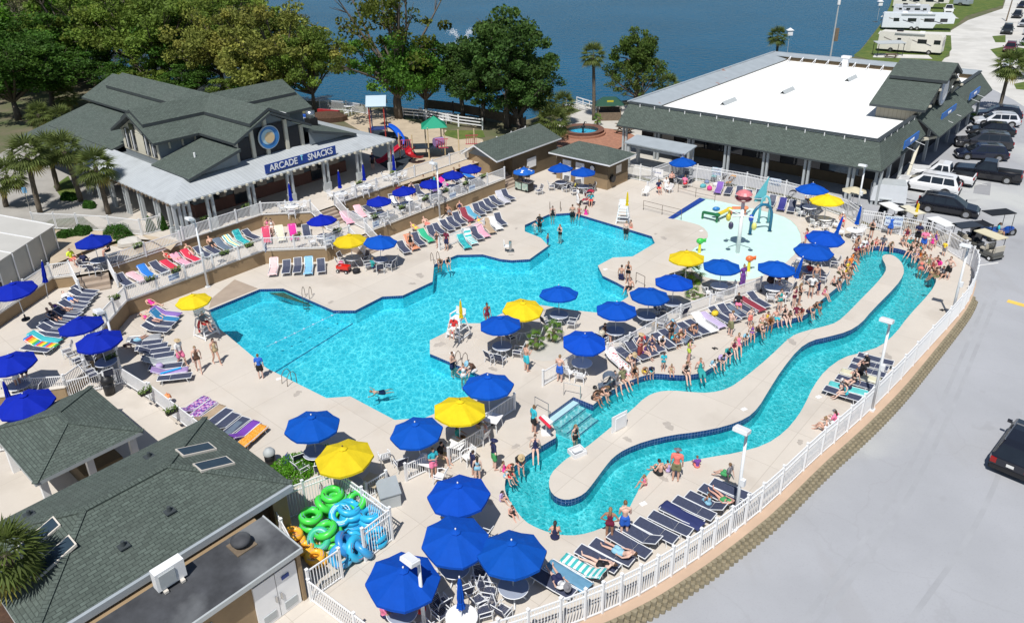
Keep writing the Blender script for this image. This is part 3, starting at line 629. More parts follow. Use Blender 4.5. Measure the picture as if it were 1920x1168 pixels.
 # ARCADE
root,og=broot('grey arcade and snack building with cross gabled green shingle roofs and a pale metal verandah','building',-67,35,2.2,'arcade_building')
b=SB(og)
VC=35.2;UC=-67.2
gable_u(b,-88,-57.4,31.4,VC,39.2,7.9,9.8)
gable_v(b,27.2,43.4,-71.3,UC,-63.1,7.9,9.83)
b.done('roof',SHM,root)
b=SB(og)
gable_u(b,-85.5,-57.6,33.2,VC,37.2,9.15,10.15,.28)
gable_v(b,27.5,43.1,-69.3,UC,-65.1,9.15,10.18,.28)
b.done('ridge_roof',SHM,root)
b=SB(og)
for s1,s2 in((1,1),(-1,1),(1,-1),(-1,-1)):
 vi=31.7 if s1>0 else 38.9;vo=26.8 if s1>0 else 43.8
 ui,ue=(-63.4,-57.0)if s2>0 else(-71.0,-86)
 b.slab([(ui,vi,7.45),(ue,vi,7.45),(ue,vo,6.1),(ui,vo,6.1)],.25,0,1)
b.done('lower_roof',SHM,root)
b=SB(og)
I=(-58.2,27.0,43.6,-72);O=(-54.9,24.1,46.8,-72.5)
b.slab([(O[0],O[1],5.2),(O[0],O[2],5.2),(I[0],I[2],6.05),(I[0],I[1],6.05)],.12)
b.slab([(O[0],O[1],5.2),(O[3],O[1],5.2),(I[3],I[1],6.05),(I[0],I[1],6.05)],.12)
b.slab([(O[0],O[2],5.2),(O[3],O[2],5.2),(I[3],I[2],6.05),(I[0],I[2],6.05)],.12)
b.done('verandah_roof',MT['metalroof'],root)
b=SB(og);
b.slab([(-72.5,24.1,5.3),(-87,24.1,5.3),(-87,31.7,7.35),(-72.5,31.7,7.35)],.25,0,1)
b.slab([(-72.5,46.8,5.3),(-87,46.8,5.3),(-87,38.7,7.35),(-72.5,38.7,7.35)],.25,0,1);b.done('rear_roof',SHM,root)
b=SB(og)
b.bx((-86,27.6,2.2),(-58.6,43.2,5.6),0)
b.bx((-86.5,32.2,5.5),(-58.25,38.4,7.95),1);b.bx((-70.6,27.9,5.5),(-63.8,42.7,7.95),1)
b.poly([(-58.25,32.0,7.85),(-58.25,38.6,7.85),(-58.25,VC,9.55)],1)
b.poly([(-70.9,27.9,7.85),(-63.5,27.9,7.85),(UC,27.9,9.55)],2);b.bx((-70.6,27.85,6.1),(-63.8,27.9,7.9),2)
b.poly([(-57.6,27.0,6.0),(-57.6,31.6,6.0),(-57.6,31.6,7.25)],1);b.poly([(-57.6,43.6,6.0),(-57.6,38.9,6.0),(-57.6,38.9,7.25)],1)
b.bx((-86.1,27.5,2.2),(-58.5,43.3,3.3),3)
b.done('wall',[mat('arcade_wall',(.16,.18,.19),.8,.06),MT['greypanel'],MT['cream'],MT['red']],root)
TR=[((-58.24,v-.16,5.95),(-58.02,v+.16,z1))for v,z1 in((31.9,7.9),(33.5,8.6),(34.9,9.3),(36.9,8.7),(38.5,7.9))]+[((u,31.9,7.0),(u+.1,32.16,7.85))for u in(-62.4,
-64.6,-66.8,-69,-60.3)]+[((u,38.4,7.0),(u+.1,38.6,7.85))for u in(-60,-61.5,-63)]+[((u,31.95,7.1),(u+.12,32.18,7.85))for u in(-73,-76,-79,-82,-85)]+[((-63.78,v,7.0),
(-63.6,v+.1,7.85))for v in(28.8,30,31.2)]
for p_,q_ in TR:b=SB(og);b.bx(p_,q_);b.done('trim',MT['cream'],root)
for v0,v1,z1 in((32.1,33.3,7.9),(33.7,34.7,8.5),(35.1,36.7,8.6),(37.1,38.3,7.9)):
 b=SB(og);b.bx((-58.24,v0,6.0),(-58.18,v1,z1));b.done('louvre_panel',MT['dark'],root)
for u in(-69.9,-68.7,-66.2,-65.0):
 b=SB(og);b.bx((u,27.78,6.3),(u+.85,27.86,8.1 if u in(-69.9,-65.0)else 8.7));f=b.done('window',MT['glassdark'],root)
 b=SB(og);b.bx((u+.38,27.72,6.3),(u+.46,27.79,8.1));b.done('window_bar',MT['white'],f)
for k in range(7):
 b=SB(og);v=29.2+k*2;b.bx((-58.55,v,2.35 if k in(1,5)else 3.3),(-58.44,v+1.25,4.7));b.done('door' if k in(1,5)else 'window',MT['glassdark'],root)
for k in range(6):
 b=SB(og);u=-60.2-k*2.1;b.bx((u,27.44,2.4 if k==2 else 3.4),(u+1.2,27.55,4.7));b.done('window',MT['glassdark'],root)
vs=[24.6,27.3,31.0,34.8,38.6,42.4,46.3]
for i,v in enumerate(vs):
 for c in((-55.25,v),)if i else((-55.25,24.5),(-55.25,25.3),(-56.1,24.5)):
  b=SB(og);b.bx((c[0]-.11,c[1]-.32,2.2),(c[0]+.11,c[1]-.12,5.15));b.bx((c[0]-.11,c[1]+.12,2.2),(c[0]+.11,c[1]+.32,5.15));b.bx((c[0]-.09,c[1]-.12,4.7),(c[0]+.09,
c[1]+.12,5.1));b.bx((c[0]-.16,c[1]-.38,2.2),(c[0]+.16,c[1]+.38,3.0));b.done('column',MT['greytrim'],root)
for u in(-58.6,-61.4,-64.2,-67.0,-69.8,-72.4):
 b=SB(og);b.bx((u-.32,24.4,2.2),(u-.12,24.62,5.15));b.bx((u+.12,24.4,2.2),(u+.32,24.62,5.15));b.bx((u-.12,24.42,4.7),(u+.12,24.6,5.1));b.done('column',MT['greytrim'],
root)
for k in range(34):
 b=SB(og);v=24.5+k*.66;b.bx((-55.1,v,5.0),(-54.72,v+.16,5.16));b.done('rafter_tail',MT['cream'],root)
for k in range(24):
 b=SB(og);u=-55.4-k*.7;b.bx((u-.16,23.95,4.99),(u,24.4,5.15));b.done('rafter_tail',MT['wood'],root)
b=SB(og);b.box((-61.8,42.2,6.75),(.9,.9,.9));q=b.done('vent_base',MT['black'],root);b=SB(og);b.cyl((-61.8,42.2,7.2),.45,.7,14);b.done('roof_ventilator',MT['steel'],
root,True)
b=SB(og);b.box((-62.8,39.3,7.9),(1.3,1.0,.5));b.done('roof_unit',MT['white'],root)
b=SB(og);b.cyl((-60.2,29.2,6.6),.09,.55,8);b.done('vent_pipe',MT['white'],root)
em=thing('round_emblem','round blue and sand wave emblem on the arcade front gable','sign',UV(-57.93,35.0,7.55),AS);Mx=Matrix.Rotation(R(90),4,'Y')
for nm,r,t,c in(('rim',1.04,.10,(.62,.68,.70)),('blue_ring',.95,.16,(.04,.20,.50)),('pale_wave',.66,.19,(.42,.60,.68)),('sand_disc',.48,.22,(.68,.50,.28))):
 b=MB();b.tube([(0,0 if nm!='pale_wave' else-.14,0 if nm!='pale_wave' else.08),(t,0 if nm!='pale_wave' else-.14,0 if nm!='pale_wave' else.08)],r,32);o=b.build(nm,
MT['ocp'],em,color=c)
sg=thing('shop_sign','long blue sign with white letters on the arcade verandah roof','sign',UV(-55.15,36.2,5.35),AS)
b=MB();b.box((0,0,.42),(.08,7.3,.78));b.build('sign_board',MT['navypaint'],sg)
lm=mat('sign_white',(.82,.84,.86),.5,.02)
text('ARCADE',.78,(.06,-1.85,.42),(R(90),0,R(90)),lm,sg,.01,sx=.92);text('SNACKS',.78,(.06,1.95,.42),(R(90),0,R(90)),lm,sg,.01,sx=.92)
b=MB();b.ell((.06,0,.5),(.02,.07,.22),n=8);b.ell((.06,0,.75),(.02,.16,.07),n=8);b.build('palm_mark',MT['ocp'],sg,color=(.25,.65,.85))
# WHITE ROOF BUILDING (restaurant)
root,og=broot('large restaurant building with a flat white roof and green shingle skirt','building',-30,90,-.2,'restaurant_building')
b=SB(og);b.bx((-44,73,4.2),(-19.4,110,4.55));b.done('flat_roof',MT['whiteroof'],root)
b=SB(og)
b.slab([(-45,72.2,5.15),(-18.9,72.2,5.15),(-17.7,69.9,3.25),(-45,69.9,3.25)],.16,0,1)
b.slab([(-18.9,72.2,5.15),(-18.9,83.2,5.15),(-17.7,83.2,3.6),(-17.7,69.9,3.25)],.16,0,1)
b.slab([(-18.9,96.6,5.15),(-18.9,110.5,5.15),(-17.3,110.5,3.3),(-17.3,96.6,3.3)],.16,0,1)
b.slab([(-18.95,83.3,5.3),(-18.95,97.2,5.3),(-16.5,97.2,3.55),(-16.5,83.3,3.55)],.18,0,1)
b.done('skirt_roof',SHM,root)
b=SB(og)
b.bx((-45,72.2,4.5),(-18.9,72.35,5.3));b.bx((-19.05,72.35,4.5),(-18.9,110.5,5.3));b.done('parapet',MT['greytrim'],root)
b=SB(og);b.bx((-45.05,72.05,5.3),(-18.8,72.5,5.36));b.bx((-19.2,72.5,5.3),(-18.8,110.5,5.36));b.done('parapet_cap',MT['shfascia'],root)
for k in range(14):b=SB(og);b.bx((-43.5+k*1.8,72.0,4.95),(-43.42+k*1.8,72.06,5.3));b.done('parapet_clip',MT['white'],root)
for k in range(6):b=SB(og);b.bx((-18.86,73.5+k*1.8,4.95),(-18.8,73.58+k*1.8,5.3));b.done('parapet_clip',MT['white'],root)
b=SB(og)
b.slab([(-45,72.5,5.3),(-45,110.5,5.3),(-42.6,110.5,4.75),(-42.6,72.5,4.75)],.08)
b.slab([(-45,110.5,5.35),(-19,110.5,5.35),(-19,109.1,5.15),(-45,109.1,5.15)],.08);b.bx((-45.3,72.3,5.28),(-45.0,111,5.4));b.bx((-45.3,110.5,5.28),(-18.9,110.8,5.4))
b.done('mansard_back',MT['pmetal'],root)
b=SB(og)
for k in range(14):u=-42+k*1.75;b.beam((u,107.4,4.56),(u,109.2,5.2),.07,.07);b.beam((u+.35,107.6,4.56),(u,109.2,5.2),.05,.05)
b.done('roof_brace',MT['white'],root)
b=SB(og);b.bx((-44.6,109.3,4.4),(-19.4,109.5,5.1));b.bx((-42.9,73,4.4),(-42.7,109,4.75));b.done('mansard_brown_wall',MT['brown'],root)  # brown upright faces under the inner mansard panels
for u,v in((-37.5,81),(-34.5,90),(-31,101)):
 b=SB(og);b.slab([(u-.3,v-1.5,4.6),(u-.3,v+1.5,4.6),(u,v+1.5,4.95),(u,v-1.5,4.95)],.05);b.slab([(u+.3,v-1.5,4.6),(u+.3,v+1.5,4.6),(u,v+1.5,4.95),(u,v-1.5,4.95)],
.05);b.done('ridge_vent',MT['greytrim'],root)
b=SB(og);b.bx((-34.5,107.6,4.5),(-33.8,108.2,5.9));b.bx((-34.7,107.5,5.9),(-33.6,108.3,6.15));b.done('chimney',MT['white'],root)
b=SB(og)
gable_u(b,-23.3,-18.1,82.9,90.2,97.5,6.0,9.0,.25);gable_u(b,-23.0,-17.6,87.2,90.2,93.2,8.2,9.5,.3);b.done('gable_roof',SHM,root)
b=SB(og);b.bx((-22.8,83.8,4.5),(-19.0,96.8,6.1),0);b.poly([(-19.0,83.8,6.0),(-19.0,96.6,6.0),(-19.0,90.2,8.8)],1);b.bx((-19.02,83.9,5.0),(-18.96,96.6,6.05),1)
b.done('gable_wall',[MT['board'],MT['greypanel']],root)
for v in(84,86.8,89.3,91.6,94,96.3):
 b=SB(og);z=8.6-abs(v-90.2)*.4;b.beam((-19.0,v,5.1),(-18.5,v,z),.3,.3);b.beam((-18.6,v,z),(-17.9,v,z+.1),.25,.2);b.done('gable_bracket',MT['cream'],root)
b=SB(og)
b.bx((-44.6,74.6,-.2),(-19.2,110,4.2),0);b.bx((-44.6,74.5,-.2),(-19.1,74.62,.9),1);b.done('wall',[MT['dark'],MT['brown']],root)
b=SB(og);b.bx((-44.8,70.2,3.0),(-18,74.6,3.1));b.done('soffit',MT['greypanel'],root)
for u in(-44.6,-40.6,-36.6,-32.6,-28.6,-24.6,-20.6,-18.3):
 for du in(0,.38):
  b=SB(og);b.bx((u+du,70.5,-.2),(u+du+.2,70.72,3.15));b.done('column',MT['greytrim'],root)
for v in(74,78,82,86.5,91,95.5,100,104.5,109):
 b=SB(og);b.bx((-18.3,v,-.2),(-18.05,v+.3,3.4));b.done('column',MT['greytrim'],root)
for u in(-43,-39,-35,-31,-27,-23):
 b=SB(og);b.bx((u,74.4,1.0),(u+2.6,74.5,2.9));b.done('window',MT['glassdark'],root)
b=SB(og);b.bx((-23.5,74.3,1.1),(-20.8,74.39,2.6));b.done('window',mat('bluish_window',(.10,.16,.22),.1,.4,2),root)  # glass in a lighter blue than the other panes
b=SB(og);b.beam((-18.1,83.2,3.0),(-17.4,77.5,-.1),.25,.25);b.beam((-18.1,83.2,3.0),(-17.0,84.5,3.2),.25,.25);b.done('downpipe',MT['cream'],root)
em=thing('round_emblem','white and blue oval emblem on the restaurant entrance gable','sign',UV(-18.4,90.2,6.6),AS)
for nm,r,t,c in(('rim',1.5,.10,(.70,.72,.74)),('blue_ring',1.3,.14,(.35,.45,.60)),('pale_disc',.95,.18,(.70,.72,.74))):
 b=MB();b.tube([(0,0,0),(t,0,0)],r,28);b.build(nm,MT['ocp'],em,color=c)
for(v,L,wtxt,lb)in((77.2,4.4,'BEACH SHOP','small blue sign with white letters on the near end of the green roof'),(90.3,5.6,'OCEAN LAKES','blue sign with white letters below the oval emblem'),
(101.4,4.6,'NATURE CTR','small blue sign with white letters on the far end of the green roof')):
 sg=thing('roof_sign',lb,'sign',UV(-17.5,v,4.15),AS)
 b=MB();b.box((0,0,.3),(.1,L,.75));b.build('sign_board',mat('sign_blue',(.02,.14,.48),.5,.03),sg)
 for dv in(-L*.3,L*.3):
  b=MB();b.beam((-.25,dv,-.5),(0,dv,.1),.05,.05);b.beam((.05,dv,-.1),(.9,dv,-.35),.04,.04);b.build('bracket',MT['white'],sg)
 text('~ ~ ~ ~ ~ ~'[:7]if False else{77.2:'ARCADE',90.3:'SNACKS',101.4:'ARCADE'}[v]if False else 'III II IIII',.42,(.07,0,.3),(R(90),0,R(90)),lm,sg)
root,og=broot('grey flat metal awning on posts beside the restaurant','shelter',-39.5,66,0,'awning')
b=SB(og);b.slab([(-41.6,66.2,2.7),(-34.6,66.2,2.7),(-34.6,68.6,3.0),(-41.6,68.6,3.0)],.12);b.done('roof',MT['pmetal'],root)
for u,v in((-41.2,66.5),(-35,66.5),(-41.2,68.4),(-35,68.4)):
 b=SB(og);b.bx((u-.15,v-.15,0),(u+.15,v+.15,2.7));b.done('post',MT['greytrim'],root)
b=SB(og);b.bx((-40.9,66.45,2.2),(-35.3,66.6,2.5));b.done('beam',MT['greytrim'],root)
# RESTROOM + SHED
root,og=broot('brown block pump house with a low green hip roof and two white doors','building',-42,60,0,'pump_house')
b=SB(og);e=2.75;c0=(-45.6,58.6);c1=(-38.3,63.3);ri=[(-43.6,61,3.7),(-40.3,61,3.7)]
b.slab([(c0[0],c0[1],e),(c1[0],c0[1],e),ri[1],ri[0]],.14,0,1);b.slab([(c0[0],c1[1],e),(c1[0],c1[1],e),ri[1],ri[0]],.14,0,1)
b.slab([(c0[0],c0[1],e),(c0[0],c1[1],e),ri[0]],.14,0,1);b.slab([(c1[0],c0[1],e),(c1[0],c1[1],e),ri[1]],.14,0,1);b.done('roof',[MT['shingle'],MT['white']],root)
b=SB(og);b.bx((-45.0,59.2,1.0),(-38.9,62.8,e-.1),0);b.bx((-45.02,59.18,0),(-38.88,62.82,1.0),1);b.done('wall',[MT['brown'],MT['tanwall']],root)
for u in(-44.2,-42.6):b=SB(og);b.bx((u,59.12,.05),(u+1.0,59.2,2.15));dd=b.done('door',MT['white'],root);b=SB(og);b.ell((u+.85,59.1,1.05),(.05,.05,.05));b.done('handle',
MT['steel'],dd)
b=SB(og);b.tube([(-40.6,59.18,1.9),(-40.6,59.08,1.9)],.3,20);ck=b.done('clock',MT['black'],root);b=SB(og);b.tube([(-40.6,59.08,1.9),(-40.6,59.06,1.9)],.25,20);b.done('clock_face',
MT['white'],ck)
b=SB(og);b.tube([(-38.86,59.9,1.0),(-38.62,59.9,1.0)],.36,16);b.done('hose_reel',MT['black'],root)
b=SB(og);b.bx((-38.87,60.6,1.3),(-38.83,61.5,2.1));b.done('notice',MT['tancap'],root)
root,og=broot('tan walled shed with a green shingle gable roof beside the snack cart','building',-49,56,0,'shed')
b=SB(og);gable_v(b,52.6,62.9,-51.9,-50.2,-47.2,3.0,4.1,.16);b.done('roof',[MT['shingle'],MT['white']],root)
b=SB(og);b.bx((-51.5,55.4,0),(-47.6,62.6,2.95),0);b.bx((-51.5,53.2,0),(-48.7,55.4,2.95),1);b.poly([(-51.5,53.18,2.9),(-48.4,53.18,2.9),(-50.2,53.18,3.8)],2);b.done('wall',
[MT['brown'],MT['tanwall'],MT['greypanel']],root)
b=SB(og);b.bx((-47.58,57.6,.9),(-47.5,59.0,1.9));b.done('window',MT['white'],root)
# SHELTER A (hip roof) and BUILDING B
def hip(sb,u0,u1,v0,v1,ze,zr,in_=None,t=.18,axis='v'):
 uc=(u0+u1)/2;vc=(v0+v1)/2
 if axis=='v':h=(u1-u0)/2 if in_ is None else in_;r0=(uc,v0+h,zr);r1=(uc,v1-h,zr)
 if abs(v1-v0-2*h)<.1:r0=r1=(uc,vc,zr)
 sb.slab([(u0,v0,ze),(u0,v1,ze),r1,r0]if r0!=r1 else[(u0,v0,ze),(u0,v1,ze),r0],t,0,1)
 sb.slab([(u1,v0,ze),(u1,v1,ze),r1,r0]if r0!=r1 else[(u1,v0,ze),(u1,v1,ze),r0],t,0,1)
 sb.slab([(u0,v0,ze),(u1,v0,ze),r0],t,0,1);sb.slab([(u0,v1,ze),(u1,v1,ze),r1],t,0,1)
 return r0,r1
def ridgecap(sb,p,q,wd=.26,t=.05):
 p=Vector(p);q=Vector(q);sb.beam(p+Vector((0,0,.01)),q+Vector((0,0,.01)),wd,t)
root,og=broot('open shelter with a green hip roof in the lower left corner','shelter',-35,7.8,.35,'picnic_shelter')
HA=[(-38.6,5.9,2.75),(-32.7,5.9,2.75),(-32.7,10.75,2.75),(-38.6,10.75,2.75)];r0,r1=(-36.2,8.33,3.5),(-35.1,8.33,3.5)
b=SB(og)
for f in([HA[0],HA[1],r1,r0],[HA[3],HA[2],r1,r0],[HA[1],HA[2],r1],[HA[0],HA[3],r0]):b.slab(f,.18,0,1)
b.done('roof',[MT['shingle'],MT['greytrim']],root)
b=SB(og)
for c,r in((HA[0],r0),(HA[1],r1),(HA[2],r1),(HA[3],r0),(r0,r1)):ridgecap(b,c,r)
b.done('hip_cap',MT['shingle'],root)
for u,v in((-38,6.3),(-33.2,6.3),(-38,10.3),(-33.2,10.3),(-33.2,8.3)):
 b=SB(og);b.bx((u-.15,v-.15,.35),(u+.15,v+.15,2.65));b.done('post',MT['white'],root)
b=SB(og);b.bx((-37,8,.35),(-33.5,9.8,1.4));b.done('bar_counter',MT['brown'],root)
root,og=broot('brown block building with a big green hip roof and skylights in the lower left corner','building',-27,7,0,'bathhouse')
b=SB(og);r0,r1=hip(b,-31.1,-23.9,2.7,13.1,2.95,4.15,3.5);b.done('roof',[MT['shingle'],MT['greytrim']],root)
b=SB(og)
for c,r in(((-31.1,2.7,2.95),r0),((-23.9,2.7,2.95),r0),((-31.1,13.1,2.95),r1),((-23.9,13.1,2.95),r1),(r0,r1)):ridgecap(b,c,r)
b.done('hip_cap',MT['shingle'],root)
b=SB(og);b.bx((-30.4,3.4,0),(-24.6,12.4,2.85));b.done('wall',MT['brown'],root)
b=SB(og);b.bx((-24.6,12.2,0),(-24.2,12.9,2.8));b.done('corner_post',MT['tanwall'],root)
b=SB(og);b.bx((-23.86,2.8,2.66),(-23.72,13.0,2.96));b.done('gutter',MT['pmetal'],root)
def onroof(u,v,eave,z0,ridge,z1,d):return z0+(z1-z0)*d
for u,v in((-28.2,11.2),(-26.7,11.2),(-28.0,4.6),(-26.5,4.6)):
 s_=1 if v>7 else-1;ve=13.1 if v>7 else 2.7
 def zz(vv):return 2.95+abs(ve-vv)/3.5*1.2
 f=[(u-.36,v-.75),(u+.36,v-.75),(u+.36,v+.75),(u-.36,v+.75)]
 b=SB(og);b.slab([(x,y,zz(y)+.10)for x,y in f],.12,0);fr_=b.done('skylight',MT['tancap'],root)
 b=SB(og);b.slab([(u+(x-u)*.84,v+(y-v)*.92,zz(v+(y-v)*.92)+.112)for x,y in f],.02);b.done('skylight_glass',mat('skylight_glass',(.03,.05,.07),.12,.1),fr_)
for u,v in((-25.6,8.6),(-25.3,6.6),(-29.6,9.7),(-30.0,4.9)):
 zz_=4.15-abs(u+27.5)/3.6*1.2;b=SB(og);b.box((u,v,zz_+.03),(.4,.4,.05),0,0);b.cyl((u,v,zz_),.1,.25,10,0,.07);b.done('roof_vent',MT['shfascia'],root);
root,og=broot('tan annex with a flat black membrane roof and white double doors','building',-22.4,7,0,'annex')
b=SB(og);b.bx((-23.36,3.5,2.5),(-20.75,11.25,2.72),0);b.done('roof',MT['flatroof'],root)
b=SB(og);b.bx((-20.74,3.5,2.55),(-20.66,11.3,2.76));b.bx((-23.36,11.25,2.55),(-20.74,11.31,2.76));b.done('roof_edge',MT['greytrim'],root)
b=SB(og);b.bx((-24,4,0),(-21.0,11.1,2.5));b.bx((-21.3,11.08,0),(-20.85,11.24,2.49));b.done('wall',MT['tanwall'],root)
for v in(9.15,10.1):
 b=SB(og);b.bx((-20.99,v,.02),(-20.9,v+.92,2.2));dr_=b.done('door',MT['white'],root)
 b=SB(og);b.bx((-20.9,v+.2,.2),(-20.87,v+.75,.55));b.done('door_louvre',MT['greytrim'],dr_)
 b=SB(og);b.box((-20.85,v+(.1 if v>9.5 else.82),1.05),(.05,.07,.3));b.done('handle',MT['steel'],dr_)
b=SB(og);b.box((-20.87,10.5,1.8),(.03,.32,.16));b.done('door_sign',MT['navypaint'],root)
b=SB(og);b.bx((-20.99,6.9,1.6),(-20.93,7.5,1.95));b.done('wall_vent',MT['white'],root)
b=SB(og);b.bx((-23.15,6.6,2.85),(-22.75,7.7,3.65));ac=b.done('air_conditioner',MT['white'],root)
b=SB(og);b.bx((-22.74,6.7,2.95),(-22.70,7.3,3.55));b.done('fan_grille',MT['greytrim'],ac)
b=SB(og);b.bx((-23.2,6.75,2.75),(-22.6,6.9,2.85));b.bx((-23.2,7.4,2.75),(-22.6,7.55,2.85));b.done('unit_foot',MT['tancap'],ac)
b=SB(og);b.box((-22.6,9.85,2.74),(.85,.85,.06));rv_=b.done('vent_curb',MT['wood'],root);b=SB(og);b.cyl((-22.6,9.85,2.75),.2,.3,12);b.lathe([(.38,3.05),(.4,3.12),
(.36,3.2),(.2,3.27),(0,3.29)],16,0,(-22.6,9.85,-.1));b.done('vent_hood',MT['flatroof'],rv_,True)
ml=MB();ml.tess([P([(-40,1115),(28,1096),(90,1190),(-40,1240)],.35)],.36);ml.build('mulch_bed',MT['soil'],kind='structure')
# TENT BUILDING on the left
root,og=broot('pale grey clear span tent with a glazed end beside the patio','tent',-62,15,1.9,'marquee_tent')
b=SB(og);b.slab([(-61.0,17.6,4.1),(-54.5,9.5,4.1),(-60,4.5,5.6),(-66.8,13.0,5.6)],.08);b.slab([(-66.8,13.0,5.6),(-60,4.5,5.6),(-66,0,4.1),(-72,8,4.1)],.08);b.done('roof',
mat('tent_fabric',(.50,.49,.46),.7,.05,.6),root)
b=SB(og)
for k in range(5):
 t=k/4;p=Vector((-61.0,17.6,4.12)).lerp(Vector((-54.5,9.5,4.12)),t);q_=Vector((-66.8,13,5.62)).lerp(Vector((-60,4.5,5.62)),t);b.beam(p,q_,.07,.05)
b.done('roof_rib',MT['white'],root)
b=SB(og);b.poly([(-61.0,17.4,1.9),(-54.6,9.6,1.9),(-54.6,9.6,4.05),(-61.0,17.4,4.05)]);b.poly([(-61.0,17.4,1.9),(-71.8,8,1.9),(-71.8,8,4.05),(-66.8,12.9,5.5),(-61.0,
17.4,4.05)]);b.done('wall',mat('tent_wall',(.42,.42,.39),.75,.06,1),root)
for k in range(7):b=SB(og);t=k/6;p=Vector((-61.0,17.4,1.9)).lerp(Vector((-54.6,9.6,1.9)),t)+Vector((.06,.05,0));b.beam(p,p+Vector((0,0,2.15)),.08,.08);b.done('wall_rib',
MT['white'],root)
p0=Vector((-56.6,12.1,0))+Vector((.05,.05,0));p1=Vector((-54.7,9.8,0))+Vector((.05,.05,0))
b=SB(og);b.poly([(p0 .x,p0 .y,1.95),(p1 .x,p1 .y,1.95),(p1 .x,p1 .y,3.95),(p0 .x,p0 .y,3.95)]);gl_=b.done('glazing',MT['glassdark'],root)
b=SB(og)
for t in(0,.33,.66,1):
 p=p0 .lerp(p1,t)+Vector((.05,.04,1.95));b.beam(p,p+Vector((0,0,2)),.07,.07)
b.beam(p0+Vector((.05,.04,2.9)),p1+Vector((.05,.04,2.9)),.07,.07);b.done('mullion',MT['white'],gl_)
# FENCES
def fence(label,pts,h=1.12,z=None,post_every=2.4,rails=2,pick=.11,group='white picket fences round the pool decks',base=.08,name='fence',pw=.1,pk=.028,cat='fence'):
 """one fence run: posts and rail-and-picket panels are its parts"""
 pts=[Vector(p)for p in pts]
 if z is not None:pts=[Vector((p.x,p.y,z))for p in pts]
 org=pts[0].copy();root=thing(name,label,cat,org,0,group)
 nodes_=[]
 for i in range(len(pts)-1):
  L=(pts[i+1]-pts[i]).length;n=max(1,round(L/post_every))
  for k in range(n):nodes_.append(pts[i].lerp(pts[i+1],k/n))
 nodes_.append(pts[-1])
 for p in nodes_:
  b=MB();b.box(p+Vector((0,0,h/2+.03)),(pw,pw,h+.06),AS);b.box(p+Vector((0,0,h+.08)),(pw*1.25,pw*1.25,.04),AS);b.build('post',MT['white'],root,origin=org)
 for i in range(len(nodes_)-1):
  p,q=nodes_[i],nodes_[i+1];b=MB();d=q-p;L=d.length
  zs=[base,h-.04]if rails==2 else[base,h-.34,h-.06]
  for zz in zs:b.beam(p+Vector((0,0,zz)),q+Vector((0,0,zz)),.045,.06)
  n=max(2,int(L/pick))
  for k in range(1,n):
   c=p+d*(k/n);c2=c+Vector((0,0,h-.06));b.beam(c+Vector((0,0,base)),c2 if rails==2 else c2-Vector((0,0,.0)),pk,pk)
  b.build('panel',MT['white'],root,origin=org)
 return root
def off(l,z):return[Vector((p.x,p.y,z))for p in l]
fence('tall white fence with a gate between the pump house and the awning',FR+[UV(*(-38.3,66.9))*1.0]if False else FR,1.6,0,2.6,3,.14)
fence('short tall fence piece returning from the gate toward the restaurant',[FR[-1],FR2[0]],1.6,0,2.6,3,.14)
fence('long tall white fence between the splash pad and the restaurant',FR2,1.6,0,2.8,3,.14)
fence('tall white fence piece turning in beside the leaning light pole',[FR2[-1],FR3[0]],1.6,0,2.0,3,.14)
fence('tall white fence between the crowded end of the lazy river and the parked vehicles',FR3,1.6,0,2.4,3,.14)
fence('long curving tall white fence between the lazy river deck and the road',FR4[:],1.55,0,2.45,3,.125)
fence('low white fence stub beside the red and white chairs near the gate',[at(1213,362),at(1232,350)],1.05,0)
W1=[UV(-43.4,12.1),UV(-47.65,14.85),UV(-50.27,17.65),UV(-50.25,28.5),UV(-46.85,31.85),UV(-46.85,34.3)]
fence('long white fence on top of the tan wall above the pool',W1,1.1,1.15)
fence('white fence along the lower terrace in front of the blue umbrellas',[UV(-46.85,35.9),UV(-46.85,53.3)],1.1,1.15)
fence('white fence beside the stairs behind the yellow umbrella',[Vector((*UV(-46.8,35.85).xy,1.1)),Vector((*UV(-44.9,35.85).xy,.05))],1.05)
fence('white handrail fence on the near side of the stairs behind the yellow umbrella',[Vector((*UV(-46.8,34.3).xy,1.1)),Vector((*UV(-45.2,34.3).xy,.15))],1.05)
fence('white fence at the left edge of the arcade terrace, above the striped towel',[UV(-54.6,24.3),UV(-54.6,31.3),UV(-51.7,34.2)],1.1,2.25)
fence('white fence along the arcade terrace above the row of blue umbrellas',[UV(-51.65,36.6),UV(-51.65,53)],1.1,2.25)
fence('white sloping fence on the right of the arcade stairs',[Vector((*UV(-51.65,36.6).xy,2.2)),Vector((*UV(-49.9,36.6).xy,1.15)),Vector((*UV(-47,36.2).xy,1.15))],
1.05)
fence('white sloping fence on the left of the arcade stairs',[Vector((*UV(-51.7,34.2).xy,2.2)),Vector((*UV(-49.9,34.3).xy,1.15)),Vector((*UV(-48.2,34.3).xy,1.15))],
1.05)
fence('white fence of the ramp running up behind the tan shed',[Vector((*UV(-51.7,53).xy,2.25)),Vector((*UV(-52.2,63).xy,2.25))],1.1)
fence('white fence between the patio table and the loungers',[Vector((*UV(-54.7,24.1).xy,1.95)),Vector((*UV(-54.7,18.5).xy,1.95))],1.1)
fence('white sloping fence beside the wide patio steps',[Vector((*UV(-54.7,18.5).xy,1.9)),Vector((*UV(-52.9,18.2).xy,1.15))],1.05)
fence('white fence on the wall behind the far left loungers',[Vector((*UV(*c).xy,1.95))for c in((-47.5,3.0),(-50.5,6.5),(-56.4,15.2),(-55.7,16.3))]+[Vector((*UV(-53.8,
16.0).xy,1.15))],1.1)
fence('white fence between the hedges and the arcade side entrance',P([(66,428),(148,431),(208,435),(267,442),(306,432)],2.2),1.35,2.2,2.6)
